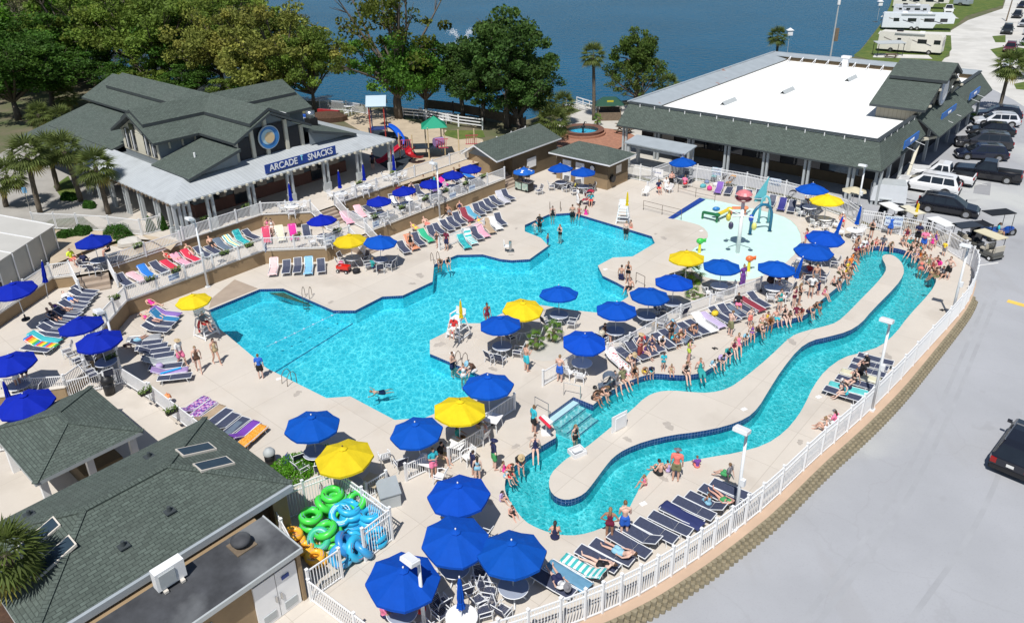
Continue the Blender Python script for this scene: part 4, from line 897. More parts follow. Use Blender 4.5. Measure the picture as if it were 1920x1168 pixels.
fence('short white fence by the black trash can',[UV(-45.2,8.0),UV(-42.6,10.6),UV(-43.3,12.0)],1.0,.8)
fence('short white fence beside the leaning left light pole',[UV(-42.6,10.6),UV(-41.5,13.3),UV(-38.7,13.5)],1.05,.4)
fence('white fence between the small hip roof shelter and the pool loungers',[UV(-38.5,13.55),UV(-31.3,13.55)],1.1,.38)
fence('low white fence dividing two rows of loungers',P([(824,470),(908,432)]),1.0,0)
fence('white fence between the umbrella tables and the lazy river loungers',P([(1138,672),(1180,652),(1275,598),(1330,578),(1425,545)]),1.0,0)
fence('short white fence piece behind the man in blue striped trunks',P([(1018,724),(1052,704),(1078,688)]),1.0,0)
fence('white fence piece beside the large blue and yellow umbrellas',P([(762,902),(800,884)]),1.0,0)
fence('white fence piece between two white square tables',P([(842,872),(905,832)]),1.0,0)
fence('white fence piece under the blue umbrella at the pool corner',P([(905,808),(965,768)]),1.0,0)
fence('long white fence in the bottom left corner beside the annex',P([(584,1126),(668,1190),(720,1230)]),1.1,0)
fence('white fence in the bottom left corner behind the mulch',P([(-30,1150),(28,1098)],.4),1.0,.4)
fence('white fence by the hip roof shelter under the blue umbrella',P([(-20,850),(40,838)],.4),1.0,.4)
CR=P([(584,1124),(512,985),(636,935),(736,1012),(686,1052)])
fence('white corral fence round the heap of swim tubes',[CR[0]+(CR[1]-CR[0])*.25,CR[1],CR[2],CR[3],CR[4]],1.75,0,1.9,3,.13)
fence('open white gate of the swim tube corral',[CR[0],at(642,1083)],1.55,0,2.5,2,.13,name='gate',cat='gate')
fence('white fence by the grey storage box near the corral',P([(688,935),(726,912)]),.9,0)
fence('white fence of the playground along the lake',P([(600,205),(650,208),(690,215)],2.2),1.2,2.2,3)
rf=P([(756,222),(800,226),(860,238),(905,244)],2.2);root=thing('rail_fence','white post and rail fence behind the playground','fence',rf[0])
for i in range(len(rf)):
 b=MB();b.box(rf[i]+Vector((0,0,.7)),(.16,.16,1.4));b.build('post',MT['white'],root,origin=rf[0])
 if i:
  b=MB()
  for zz in(.5,.85,1.2):b.beam(rf[i-1]+Vector((0,0,zz)),rf[i]+Vector((0,0,zz)),.06,.12)
  b.build('rail',MT['white'],root,origin=rf[0])
rf=P([(800,206),(850,212),(900,222),(945,232),(985,243)],2.2);root=thing('lake_fence','dark wooden fence along the lake behind the white chairs','fence',rf[0])
for i in range(len(rf)):
 b=MB();b.box(rf[i]+Vector((0,0,.7)),(.2,.2,1.5));b.build('post',MT['bark'],root,origin=rf[0])
 if i:b=MB();b.beam(rf[i-1]+Vector((0,0,.75)),rf[i]+Vector((0,0,.75)),.05,1.1);b.build('panel',MT['wood'],root,origin=rf[0])
 # LIGHT POLES
LP=[((390,539),(367,412),'white light pole rising above the tier wall left of the pool'),((231,712),(197,585),'white light pole by the black trash can'),((825,412),
(815,308),'white light pole in front of the blue umbrella row'),((1376,992),(1397,806),'white light pole on the river fence among the navy loungers'),((1634,769),
(1664,602),'white light pole on the curving fence at the right'),((797,1190),(786,1048),'white light pole at the bottom edge between blue umbrellas'),((1287,300),
(1290,236),'white light pole in front of the restaurant columns'),((1604,412),(1626,312),'white light pole beside the cargo trailer'),((1782,600),(1800,462),'white light pole at the curved end of the fence')]
def solve_h(b,t,z0=0):
 g=at(*b,z0)
 for k in range(100,1200):
  v=Vector((g.x,g.y,z0+k*.01-CAMH));Y=CY-FPX*v.dot(UP)/v.dot(FW)
  if Y<=t[1]:return g,k*.01
 return g,5
for b_,t_,lb in LP:
 g,h=solve_h(b_,t_);root=thing('light_pole',lb,'light pole',g,AS,'white light poles round the pool')
 b=MB();b.tube([(0,0,0),(0,0,h)],[.085,.06],10);b.build('pole',MT['whitem'],root,True)
 b=MB();b.box((0,0,.05),(.3,.3,.1));b.build('base_plate',MT['whitem'],root)
 b=MB();b.tube([(0,0,h-.35),(0,-.25,h-.1),(-.05,-.35,h+.02)],.035,6);b.build('arm',MT['whitem'],root)
 b=MB();M=Matrix.Translation((-.1,-.3,h+.12))@Matrix.Rotation(R(-12),4,'X');b.box(None,(.62,.42,.16),0,0,M);b.box(None,(.5,.34,.22),0,0,M);b.build('lamp_head',MT['whitem'],
root)
 b=MB();b.box((.12,0,h*.5),(.18,.2,.32));b.build('junction_box',MT['whitem'],root)
g,h=at(1556,112,-.3),11.0;root=thing('antenna_pole','tall pole with a white antenna drum behind the restaurant','pole',g)
b=MB();b.tube([(0,0,0),(.1,0,h*.8)],[.16,.12],8);b.build('pole',MT['greytrim'],root);b=MB();b.cyl((.1,0,h*.8),.1,.4,8);b.cyl((.1,0,h*.83),.26,h*.16,12);b.build('antenna',
MT['white'],root)
b=MB();b.box((.5,0,h*.38),(.6,.3,2.2));b.build('transformer',MT['wood'],root)
g=at(1886,42,-.3);root=thing('utility_pole','thin dark utility pole beside the gravel road','pole',g)
b=MB();b.tube([(0,0,0),(.5,0,9)],[.14,.09],8);b.build('pole',MT['wood'],root)
b=MB();b.beam((-.5,0,8.4),(1.4,0,8.4),.1,.1);b.build('crossarm',MT['wood'],root)
# UMBRELLAS
def umbrella_kind():
 K=Kind('patio_umbrella','umbrella');n=8;r=1.29;zt=2.68;ze=2.18
 b=MB()
 rings=[(0,zt),(.30,zt-.10),(.62,zt-.215),(.95,zt-.35),(r,ze)]
 def pt(k,ra,z,sub):
  a=2*math.pi*k/(n*4);f=abs(((k%4)/4)-.5)*2 if k%4 else 1
  rr=ra*(math.cos(math.pi/n)/math.cos(((k/4)%1-.5)*2*math.pi/n));sag=(1-f)*.045*(ra/r)**2;return(rr*math.cos(a),rr*math.sin(a),z-sag)
 i0=0;N=n*4;vs=[(0,0,zt)]
 for ra,z in rings[1:]:vs+=[pt(k,ra,z,0)for k in range(N)]
 fs=[(0,1+k,1+(k+1)%N)for k in range(N)]
 for j in range(len(rings)-2):
  for k in range(N):a=1+j*N+k;c=1+j*N+(k+1)%N;fs.append((a,a+N,c+N,c))
 b.faces(vs,fs)
 low=[(x*.985,y*.985,z-.012)for x,y,z in vs];b.faces(low,[tuple(reversed(f))for f in fs])
 e0=1+(len(rings)-2)*N;b.faces([vs[e0+k]for k in range(N)]+[(vs[e0+k][0],vs[e0+k][1],vs[e0+k][2]-.11)for k in range(N)],[(k,k+N,(k+1)%N+N,(k+1)%N)for k in range(N)])
 K.add('canopy',b.mesh('canopy',MT['canopy']))
 b=MB()
 vs=[(0,0,zt+.075)]+[(.21*math.cos(2*math.pi*k/8),.21*math.sin(2*math.pi*k/8),zt-.015)for k in range(8)];b.faces(vs,[(0,1+k,1+(k+1)%8)for k in range(8)]);K.add('vent_cap',
b.mesh('vent_cap',MT['canopy']))
 b=MB();b.ell((0,0,zt+.11),(.035,.035,.05));K.add('finial',b.mesh('finial',MT['ocp'],True))
 b=MB();b.tube([(0,0,0),(0,0,zt)],.025,8);K.add('pole',b.mesh('pole',MT['whitem'],True))
 rb=MB();rb.beam((.05,0,zt-.07),(r*.97,0,ze-.03),.02,.02);rb.beam((.03,0,zt-.75),(.62,0,zt-.25),.016,.016);me=rb.mesh('rib',MT['whitem'])
 for k in range(8):
  m2=me.copy();m2 .transform(Matrix.Rotation(2*math.pi*k/8,4,'Z'));K.add('rib',m2)
 b=MB();b.cyl((0,0,zt-.82),.045,.09,8);K.add('runner',b.mesh('runner',MT['whitem']))
 b=MB();b.cyl((0,0,0),.26,.07,14);b.cyl((0,0,.07),.05,.3,8);K.add('base',b.mesh('base',MT['black']));return K
UK=umbrella_kind()
def closed_kind():
 K=Kind('closed_umbrella','umbrella');b=MB();N=16;vs=[];prof=[(.03,2.68),(.07,2.5),(.10,2.1),(.13,1.7),(.11,1.5),(.17,1.22),(.15,1.18)]
 for r_,z in prof:
  for k in range(N):a=2*math.pi*k/N;q=r_*(1.12 if k%2 else.72);vs.append((q*math.cos(a),q*math.sin(a),z))
 b.faces(vs,[(i*N+k,i*N+(k+1)%N,(i+1)*N+(k+1)%N,(i+1)*N+k)for i in range(len(prof)-1)for k in range(N)]);K.add('canopy',b.mesh('canopy',MT['canopy']))
 b=MB();b.cyl((0,0,1.45),.13,.04,10);K.add('tie',b.mesh('tie',MT['canopy']))
 b=MB();b.ell((0,0,2.74),(.035,.035,.06));K.add('finial',b.mesh('finial',MT['white'],True))
 b=MB();b.tube([(0,0,0),(0,0,2.66)],.025,8);K.add('pole',b.mesh('pole',MT['whitem'],True))
 b=MB();b.cyl((0,0,0),.26,.07,14);b.cyl((0,0,.07),.05,.3,8);K.add('base',b.mesh('base',MT['black']));return K
CKd=closed_kind()
BLUE=(.003,.085,.50);DBLUE=(.004,.022,.40);YEL=(.82,.62,.02)
# tables and chairs
def tables():
 K=Kind('round_table','table');b=MB();b.cyl((0,0,.70),.60,.035,24);K.add('tabletop',b.mesh('tabletop',MT['ocp']))
 b=MB();b.lathe([(.60,0),(.62,.02),(.60,.04)],24,0,(0,0,.70));K.add('rim',b.mesh('rim',MT['whitem']))
 for k in range(4):
  b=MB();a=math.pi/4+k*math.pi/2;b.tube([(.12*math.cos(a),.12*math.sin(a),.69),(.2*math.cos(a),.2*math.sin(a),.35),(.48*math.cos(a),.48*math.sin(a),.02)],.03,5);K.add('leg',
b.mesh('leg',MT['whitem']))
 S=Kind('square_table','table');b=MB();b.box((0,0,.71),(.95,.95,.04));S.add('tabletop',b.mesh('tabletop',MT['ocp']))
 for x in(-1,1):
  for y in(-1,1):b=MB();b.tube([(.38*x,.38*y,.69),(.44*x,.44*y,0)],.028,5);S.add('leg',b.mesh('leg',MT['whitem']))
 C=Kind('strap_chair','chair');b=MB()
 for k in range(7):b.box((0,-.2+k*.065,.41),(.50,.05,.012))
 C.add('seat',b.mesh('seat',MT['webbing']))
 b=MB()
 for k in range(8):t=k/7;b.box((0,-.25-t*.16,.48+t*.44),(.50,.014,.05))
 C.add('backrest',b.mesh('backrest',MT['webbing']))
 b=MB()
 for x in(-.27,.27):b.tube([(x,.26,.41),(x,-.23,.41),(x,-.43,.95)],.018,6);b.tube([(x,.24,.62),(x,-.3,.64)],.02,6)
 b.tube([(-.27,-.43,.95),(.27,-.43,.95)],.018,6);b.tube([(-.27,.26,.41),(.27,.26,.41)],.018,6);C.add('frame',b.mesh('frame',MT['whitem']))
 for x in(-.27,.27):
  for y0,y1 in((.24,.26),(-.24,-.30)):b=MB();b.tube([(x,y0,.63),(x,y1,0)],.018,6);C.add('leg',b.mesh('leg',MT['whitem']))
 W=Kind('plastic_chair','chair');b=MB();b.slab([(-.24,.24,.42),(.24,.24,.42),(.21,-.2,.40),(-.21,-.2,.40)],.03);W.add('seat',b.mesh('seat',MT['ocp']))
 b=MB()
 for k in range(6):x=-.2+k*.08;b.beam((x,-.2,.40),(x*1.05,-.36,.84),.045,.015)
 b.beam((-.24,-.36,.85),(.24,-.36,.85),.03,.08);W.add('backrest',b.mesh('backrest',MT['ocp']))
 for x in(-1,1):
  b=MB();b.tube([(.26*x,-.3,.64),(.29*x,0,.66),(.27*x,.22,.60)],.025,5);W.add('armrest',b.mesh('armrest',MT['ocp']))
  for y in(-1,1):b=MB();b.tube([(.24*x,.22*y,.62 if y>0 else.42),(.27*x,.26*y,0)],[.03,.022],5);W.add('leg',b.mesh('leg',MT['ocp']))
 return K,S,C,W
RTK,STK,SCK,PCK=tables()
WHT=(.80,.81,.82);GRT=(.30,.34,.42)
CHL=set()
def chairs_round(c,angs,kind,where,grp,rad=.95,start=0,color=WHT,plural='umbrella'):
 for i,a in enumerate(angs):
  r_=rad;p=c+Vector((r_*math.cos(R(a)),r_*math.sin(R(a)),0));side=['far right','far','far left','left','near left','near','near right','right'][int(((a%360)-22.5)//45)%8]
  K=SCK if kind=='s' else PCK
  lb=('navy' if kind=='s' else 'white')+' chair, '+side+', at the table under '+where;lb=lb if lb not in CHL else lb.replace(' chair',' outer chair');CHL.add(lb);lb=lb if len(lb.split())<17 else lb.replace('at the table ',
'')
  K.place(lb,p,R(a)+math.pi/2+rnd.uniform(-.35,.35),grp,1,{'seat':color,'backrest':color,'armrest':color,'leg':color})
UM=[(172.5,439.5,1.9,DBLUE,1,'the blue umbrella on the patio beside the pale tent','r','s',(200,280,20)),
(26,527,1.9,DBLUE,1,'the blue umbrella cut by the left edge above the dark wall',None,None,()),
(602.5,403,1.1,DBLUE,.92,'the blue umbrella above the magenta towel','r','p',(200,290,30)),
(656,438,0,YEL,1.0,'the yellow umbrella beside the red wagon','r','s',(30,150,210)),
(708,441,0,BLUE,1.0,'the blue umbrella right of the red wagon','r','s',(10,190,280,330)),
(710,368,1.1,DBLUE,.85,'the nearest blue umbrella of the terrace row','r','p',(20,160,300)),
(759.5,349,1.1,DBLUE,.85,'the second blue umbrella of the terrace row from the left','r','p',(0,120,250)),
(806,336,1.1,DBLUE,.82,'the blue umbrella behind the middle light pole','r','p',(40,170,290)),
(848,320,1.1,DBLUE,.82,'the blue umbrella beside the pink towel on the terrace','r','p',(10,130,260)),
(882,307.5,1.1,DBLUE,.82,'the farthest blue umbrella of the terrace row','r','p',(30,200)),
(982.5,314,0,(.02,.16,.62),.85,'the blue and white umbrella over the snack cart',None,None,()),
(1052.5,307,0,BLUE,.95,'the left blue umbrella in front of the white doors','r','s',(60,200,300,350)),
(1094,314,0,BLUE,.95,'the right blue umbrella in front of the white doors','r','s',(30,110,200,290)),
(1282.5,295,0,BLUE,1,'the lone blue umbrella by the tall fence near the gate','r','s',(60,180,290)),
(1524.5,344,0,BLUE,1.05,'the blue umbrella by the fence right of the splash pad','r','p',(100,210,280)),
(1554,364,0,YEL,1.05,'the yellow umbrella right of the splash pad','r','p',(200,260,320)),
(1547.5,431,0,BLUE,1.05,'the blue umbrella above two others beside the splash pad','r','s',(330,120)),
(1526,455,0,BLUE,1.05,'the middle blue umbrella beside the splash pad','r','s',(320,250)),
(1457,489.5,0,BLUE,1,'the blue umbrella beside the stack of white chairs','r','p',(250,300,30,10)),
(1290.5,470,0,YEL,1,'the yellow umbrella left of the splash pad',None,None,()),
(1354,486,0,BLUE,1,'the blue umbrella beside the woman in purple','r','p',(200,250,20)),
(1264,516,0,BLUE,1,'the blue umbrella below the yellow one near the pool steps','r','s',(300,200)),
(1216,540,0,BLUE,1,'the blue umbrella just right of the pool steps','r','s',(320,20)),
(1156,566.5,0,BLUE,1,'the blue umbrella over the table behind the picket fence','r','s',(200,300)),
(1049,538,0,BLUE,1,'the blue umbrella right of the middle yellow one','r','s',(210,260,330)),
(979,562.5,0,YEL,1,'the yellow umbrella by the pool point','r','s',(210,330)),
(940,594,0,BLUE,1,'the blue umbrella beside the small palm garden','r','s',(220,270,350)),
(1092.5,623.5,0,BLUE,1,'the blue umbrella above the white chairs by the river','r','p',(215,265)),
(916,707,0,BLUE,1.05,'the blue umbrella right of the large yellow one',None,None,()),
(857,753,0,YEL,1.05,'the large yellow umbrella beside the pool corner',None,None,()),
(785.5,791.5,0,BLUE,1.0,'the blue umbrella left of the large yellow one',None,None,()),
(581,780,0,BLUE,1.05,'the blue umbrella alone left of the pool end','r','s',(240,300,350)),
(647.5,837,0,YEL,1.05,'the yellow umbrella above the swim tubes','r','s',(200,)),
(862.5,908.5,0,BLUE,1.05,'the topmost of four blue umbrellas at the bottom','r','s',(300,340)),
(848,987,0,BLUE,1.05,'the second of four blue umbrellas at the bottom','r','s',(290,350,190)),
(961,1021,0,BLUE,1.05,'the right one of four blue umbrellas at the bottom','r','s',(170,240)),
(745,1063.5,0,BLUE,1.08,'the lower left of four blue umbrellas at the bottom','r','s',(250,290,320)),
(150,595,1.1,DBLUE,1,'the upper of two blue umbrellas on the left terrace','r','s',(250,300)),
(183,621,1.1,DBLUE,1,'the lower of two blue umbrellas by the left pole','r','s',(200,240,300)),
(15.5,663,.8,DBLUE,1,'the blue umbrella beside the shirtless man','r','s',(300,350)),
(42.5,736.5,.8,DBLUE,1.05,'the blue umbrella at the left edge above the hip roof','r','s',(80,20)),
(361,551,0,YEL,.85,'the yellow umbrella on the left lifeguard chair',None,None,()),
]
UPOS={}
for i,(x,y,z0,col,s_,lb,tb,ck,angs)in enumerate(UM):
 zt=z0+2.74*s_ if lb.find('lifeguard')<0 else 3.5
 p=at(x,y,zt);p.z=z0 if lb.find('lifeguard')<0 else 3.5-2.74*s_;UPOS[lb]=p
 gr_='open yellow patio umbrellas' if col is YEL else 'open blue patio umbrellas'
 skip=()if tb is None and lb.find('lifeguard')<0 else('base',)
 if lb.find('lifeguard')>=0:skip=('base','pole')
 UK.place(lb[4:],p,AS+rnd.uniform(-.25,.25)+.2,gr_,s_,{'canopy':(cj:=tuple(k*rnd.uniform(.88,1.1)for k in col)),'vent_cap':cj,'finial':(.7,.72,.75)if col is not YEL else(.15,
.10,.04)},skip=skip,rx=rnd.uniform(-.07,.07),ry=rnd.uniform(-.07,.07))
 if tb:
  RTK.place('round table under '+lb,p,rnd.random(),'round patio tables',1,{'tabletop':WHT if ck=='p' else GRT})
  chairs_round(p,[a+rnd.uniform(-8,8)for a in angs],ck,lb,'chairs round the patio tables')
for x,y,z0,c,lb,til in((541,343,2.2,DBLUE,'closed blue umbrella, leftmost in front of the arcade',0),(634,320.5,2.2,DBLUE,'closed blue umbrella, second in front of the arcade',
0),(680,307,2.2,DBLUE,'closed blue umbrella, third in front of the arcade',0),(736.5,288.5,2.2,DBLUE,'closed blue umbrella right of the arcade',0),(69.5,490,1.9,
DBLUE,'closed blue umbrella beside the glazed tent end',.1),(1610,387,0,BLUE,'closed blue umbrella by the corner fence',.12),(861,1081,0,BLUE,'closed blue umbrella at the bottom edge',
0),(5,713,.8,DBLUE,'closed blue umbrella at the left edge',0),(1568,405,0,BLUE,'closed blue umbrella left of the white corner table',.25),(1492,484,0,BLUE,'closed blue umbrella behind the stacked white chairs',
.3),(1177,359,1.35,YEL,'closed yellow umbrella on the right lifeguard chair',0),(863,562,1.2,YEL,'closed yellow umbrella on the lifeguard chair at the pool point',
0),(1722.5,379.5,.2,YEL,'closed yellow umbrella behind the corner fence by the dark car',0)):
 s_=.8 if c is YEL else 1
 p=at(x,y,z0+2.74*s_);p.z=z0;
 CKd.place(lb,p,rnd.random(),'closed patio umbrellas',s_,{'canopy':c,'tie':c},ry=til,skip=('base',))
 if z0==2.2 or x in(1610,861):
  RTK.place('white round table with the '+lb,p,0,'round patio tables',1,{'tabletop':WHT});chairs_round(p,(40,160,280)if z0==2.2 else(150,30,260),'s' if 'bottom' in lb else 'p',
'the '+lb,'chairs round the patio tables')
g=UPOS['the blue and white umbrella over the snack cart'];cart=thing('snack_cart','dark snack cart with pale printed panels under the blue and white umbrella','cart',
g,AS)
b=MB();b.box((0,0,.5),(1.7,.8,.9));b.build('body',MT['black'],cart);b=MB();b.box((.05,0,.98),(1.8,.95,.05));b.build('counter',MT['steel'],cart)
for x in(-.42,.42):b=MB();b.box((x,-.42,.52),(.72,.03,.7));b.build('panel',mat('cart_panel',(.18,.34,.30),.5,.5,3,col2=(.55,.60,.52)),cart)
for a in range(2):b=MB();b.tube([(-.6+a*1.2,-.45,.14),(-.6+a*1.2,-.38,.14)],.14,12);b.build('wheel',MT['tyre'],cart)
for k in range(4):
 a=2*math.pi*(k*2+.5)/8;b=MB();c0=Vector((math.cos(a),math.sin(a),0));t0=Vector((-c0 .y,c0 .x,0))
 for s1,s2 in((.5,.72),(.95,.72)):
  z1=2.68-.38*s1+.03;z2=2.68-.38*s2+.03
  P1=c0*s1*.85;P2=c0*s2*.85;b.poly([P1+t0*.16+Vector((0,0,z1*.85+.02)),P1-t0*.16+Vector((0,0,z1*.85+.02)),P2-t0*.03+Vector((0,0,z2*.85+.02)),P2+t0*.03+Vector((0,
0,z2*.85+.02))])
 b.build('umbrella_mark',MT['white'],cart)
 # LOUNGERS
def lounger_kind(back=.45,name='sun_lounger'):
 K=Kind(name,'lounger');Wd=.62;zs=.30;y0,y1=-.10,1.12
 b=MB();b.box((0,(y0+y1)/2,zs+.02),(Wd-.05,y1-y0,.012));K.add('seat',b.mesh('seat',MT['webbing']))
 by,bz=-.12-.68*math.cos(back),zs+.02+.68*math.sin(back)
 b=MB();b.slab([(-Wd/2+.03,-.12,zs+.03),(Wd/2-.03,-.12,zs+.03),(Wd/2-.03,by,bz),(-Wd/2+.03,by,bz)],.012);K.add('backrest',b.mesh('backrest',MT['webbing']))
 b=MB()
 for x in(-Wd/2,Wd/2):b.tube([(x,-.12,zs+.02),(x,y1,zs+.02)],.022,5);b.tube([(x,-.12,zs+.03),(x*.98,by,bz)],.02,5)
 b.tube([(-Wd/2,y1,zs+.02),(Wd/2,y1,zs+.02)],.022,5);b.tube([(-Wd/2,by,bz),(Wd/2,by,bz)],.02,5);b.tube([(-Wd/2,-.12,zs),(Wd/2,-.12,zs)],.02,5);b.tube([(-Wd/2,.5,
zs),(Wd/2,.5,zs)],.02,5)
 K.add('frame',b.mesh('frame',MT['whitem']))
 for y in(-.55,.95):
  for x in(-1,1):b=MB();b.tube([(x*Wd/2,y*.9,zs),(x*Wd/2,y,0)],.02,5);K.add('leg',b.mesh('leg',MT['whitem']))
 b=MB();b.tube([(-Wd/2,.95,.03),(Wd/2,.95,.03)],.018,5);K.add('foot_bar',b.mesh('foot_bar',MT['whitem']));return K
LK={k:lounger_kind(a)for k,a in(('f',.06),('m',.5),('u',.85))}
def towel_mesh(back,m,key):
 b=MB();n=10;pts=[(-.78*math.cos(back)-.12,.34+.78*math.sin(back))]+[(-.12-.68*t*math.cos(back),.345+.68*t*math.sin(back))for t in(.8,.5,.2)]+[(-.1,.345),(.3,.338),
(.7,.34),(1.0,.338),(1.16,.335),(1.2,.25)]
 rr=random.Random(key);vs=[]
 for y,z in pts:
  for k in range(7):x=-.34+.68*k/6;vs.append((x+rr.uniform(-.02,.02),y+rr.uniform(-.015,.015),z+rr.uniform(0,.022)-(.07 if k in(0,6)else 0)))
 b.faces(vs,[(i*7+k,(i+1)*7+k,(i+1)*7+k+1,i*7+k+1)for i in range(len(pts)-1)for k in range(6)])
 me=b.mesh('towel',m,True);return me
BK={'f':.06,'m':.5,'u':.85};TM={}
def add_towel(kind,tw,loc,rz,label,color=None,scale=1):
 key=(kind,tw if color is None else 'c')
 if key not in TM:TM[key]=towel_mesh(BK[kind],TW[tw]if color is None else MT['oc'],hash(key)%97 if False else len(TM)+3)
 o=bpy.data.objects.new('towel',TM[key]);COL.objects.link(o);o.location=loc;o.rotation_euler=(0,0,rz);o.scale=(scale,)*3
 if color:o.color=(*color,1)
 tag(o,label,'towel');return o
LPOS={}
def lrow(name,a,b,n,z,head,kind,where,grp,towels=None,skipi=(),jit=.06,seq='left'):
 """a, b: pixel centres of the first and last lounger; head: pixel a head end points to, from a"""
 A=at(*a,z+.3);B=at(*b,z+.3);A.z=B.z=z;H=at(*head,z+.3);H.z=z;hd=(H-A).normalized()
 res=[]
 for i in range(n):
  if i in skipi:res.append(None);continue
  t=i/max(1,n-1);c=A.lerp(B,t)+Vector((rnd.uniform(-jit,jit),rnd.uniform(-jit,jit),0));k=kind if isinstance(kind,str)and len(kind)==1 else kind[i%len(kind)]
  rz=math.atan2(hd.y,hd.x)+math.pi/2+rnd.uniform(-.05,.05)
  p=c-hd*.0+Vector((math.sin(rz),-math.cos(rz),0))*0.25*-1+Vector((math.sin(rz),-math.cos(rz),0))*.0
  LK[k].place(f'navy strap lounger, {ORD[i]} from {seq} {where}',p,rz,grp)
  res.append((p,rz,k));LPOS[(name,i)]=(p,rz,k)
  if towels and i in towels:
   tw=towels[i];nm,col=(tw,None)if isinstance(tw,str)else tw
   add_towel(k,nm,p,rz,f'{nm} towel on the {ORD[i]} lounger from {seq} {where}',col)
 return res
PK=(.75,.35,.45);TEAL=(.02,.35,.38);BL=(.02,.18,.60);RD=(.60,.03,.07);WT=(.72,.72,.70);OR=(.80,.28,.10);GR=(.03,.42,.22);MG=(.62,.02,.28)
lrow('R1',(1052,1104),(1388,925),14,0,(1085,1125),'ffmfffmffffmff','along the curving road fence','loungers along the curving road fence',{1:('light blue',(.12,
.28,.42)),2:'aqua'})
lrow('R2',(1658,678),(1596,744),7,0,(1700,690),'f','by the right light pole','loungers by the right light pole',{3:('cream',(.6,.58,.42)),5:('turquoise',(.1,.5,
.5))},seq='top')
lrow('R3',(1150,668),(1414,560),18,0,(1128,650),'mfmmfffmff','along the river picket fence','loungers along the river picket fence',{0:'dots',10:('white',WT),11:('lilac',
(.5,.42,.62))})
lrow('R4',(515,499),(602,497),5,0,(519,480),'umuum','left of the yellow umbrella','loungers below the tan chamfer wall',{0:('pale pink',(.7,.5,.5)),3:('light blue',
(.2,.45,.65))})
lrow('R5',(752,462),(948,366),17,0,(735,448),'muumumm','along the upper tan wall','loungers along the upper tan wall',{1:('orange',(.65,.25,.13)),3:('green',GR),
10:('light blue',(.1,.35,.5)),15:('pale',(.5,.5,.55))})
lrow('R6',(866,452),(935,412),7,0,(850,437),'muumu','right of the low dividing fence','loungers right of the low dividing fence',{0:'teal',1:'aqua',3:('pink',PK),
5:('white',WT)})
lrow('R7',(228,524),(466,440),13,1.1,(207,510),'mfmmfmmmfmmum','on the terrace above the pool','loungers on the left part of the terrace',{1:('pale pink',(.7,.45,
.5)),2:('bright blue',BL),4:('red',RD),6:('red',RD),10:'stripe',11:'teal'})
lrow('R7b',(500,442),(574,432),4,1.1,(497,425),'uuum','in front of the terrace chamfer wall','loungers in front of the terrace chamfer wall',{0:('crimson',(.55,
.05,.12)),1:('cream',(.7,.66,.5)),2:('magenta',MG)})
lrow('R8',(648,408),(700,384),5,1.1,(635,397),'mf','at the left end of the umbrella terrace','loungers under the terrace umbrellas',{0:('pink',PK),2:('rose',(.8,
.45,.5))})
lrow('R8b',(735,376),(872,326),7,1.1,(722,362),'um','behind the terrace umbrellas','loungers under the terrace umbrellas',{1:('white',WT),4:('hot pink',MG)})
lrow('R9',(150,546),(60,652),15,1.1,(120,543),'mmf','beside the shaded left wall','loungers beside the shaded left wall',{12:('turquoise',(.05,.45,.5)),13:'rainbow'},
seq='top')
lrow('R10',(302,586),(284,616),4,0,(272,583),'mumm','in the corner below the left tan wall','loungers in the corner below the left wall',{0:('violet',(.25,.15,.45)),
1:('blue',(.03,.2,.4))},seq='top')
lrow('R10b',(256,636),(314,708),9,0,(226,640),'fm','between the left light pole and the walkers','loungers between the left light pole and the walkers',{5:('grey',
(.35,.38,.4)),7:('mauve',(.35,.25,.5))},seq='top')
lrow('R11',(352,770),(462,826),8,0,(330,786),'mf','in the row beside the green roof','loungers beside the green roof',{0:'purple',1:'purple',6:('violet print',(.18,
.05,.4)),7:'orange'})
lrow('R12',(1348,352),(1424,364),5,0,(1352,342),'mf','by the tall fence behind the splash pad','loungers behind the splash pad',{0:('violet',(.2,.1,.4))})
lrow('R12b',(1448,378),(1505,392),4,0,(1452,368),'um','by the corner fence','loungers left of the corner umbrellas',{1:('navy',(.03,.03,.2))})
TCOL=[('teal',TEAL),('white',WT),('pink',PK),('blue',BL),('coral',(.7,.2,.15)),('tan',(.4,.3,.2)),('grey',(.3,.31,.33)),('violet',(.13,.08,.25)),('slate',(.12,.16,
.22)),('maroon',(.25,.03,.05)),('navy',(.02,.03,.12))]
HAVE={tuple(round(v,2)for v in o.location)for o in COL.objects if o.name.startswith('towel')}
WHR={'R1':'along the curving road fence','R3':'along the river picket fence','R5':'along the upper tan wall','R6':'right of the low dividing fence','R7':'on the terrace above the pool',
'R8b':'behind the terrace umbrellas','R9':'beside the shaded left wall','R10b':'between the left light pole and the walkers','R11':'in the row beside the green roof',
'R12b':'by the corner fence'}
for(nm_,i_),(p_,rz_,k_)in LPOS.items():
 if nm_ in WHR and tuple(round(v,2)for v in p_)not in HAVE and rnd.random()<{'R1':.1,'R3':.12,'R9':.08,'R7':.1,'R10b':.2,'R11':.25}.get(nm_,.26):
  cn_,cc_=rnd.choice(TCOL);sc0=rnd.choice((1,1,.6));add_towel(k_,'',p_+(Vector((0,0,.01))if sc0==1 else Vector((0,0,.14))),rz_+rnd.uniform(-.15,.15),f"{'crumpled ' if sc0 < 1 else ''}{cn_} towel on the {ORD[i_]} lounger from {'top' if nm_ in ('R9', 'R10b') else 'left'} {WHR[nm_]}",
cc_,sc0)
for i,(x,y,rz)in enumerate(((1476,521,.5),(1484,512,.6),(1492,505,.7),(1500,497,.8))):
 PCK.place(f'white plastic chair, {ORD[i]} from the left in the stacked group beside the splash pad',at(x,y),rz,'white chairs grouped beside the splash pad',1,{k:WHT for k in('seat',
'backrest','armrest','leg')})
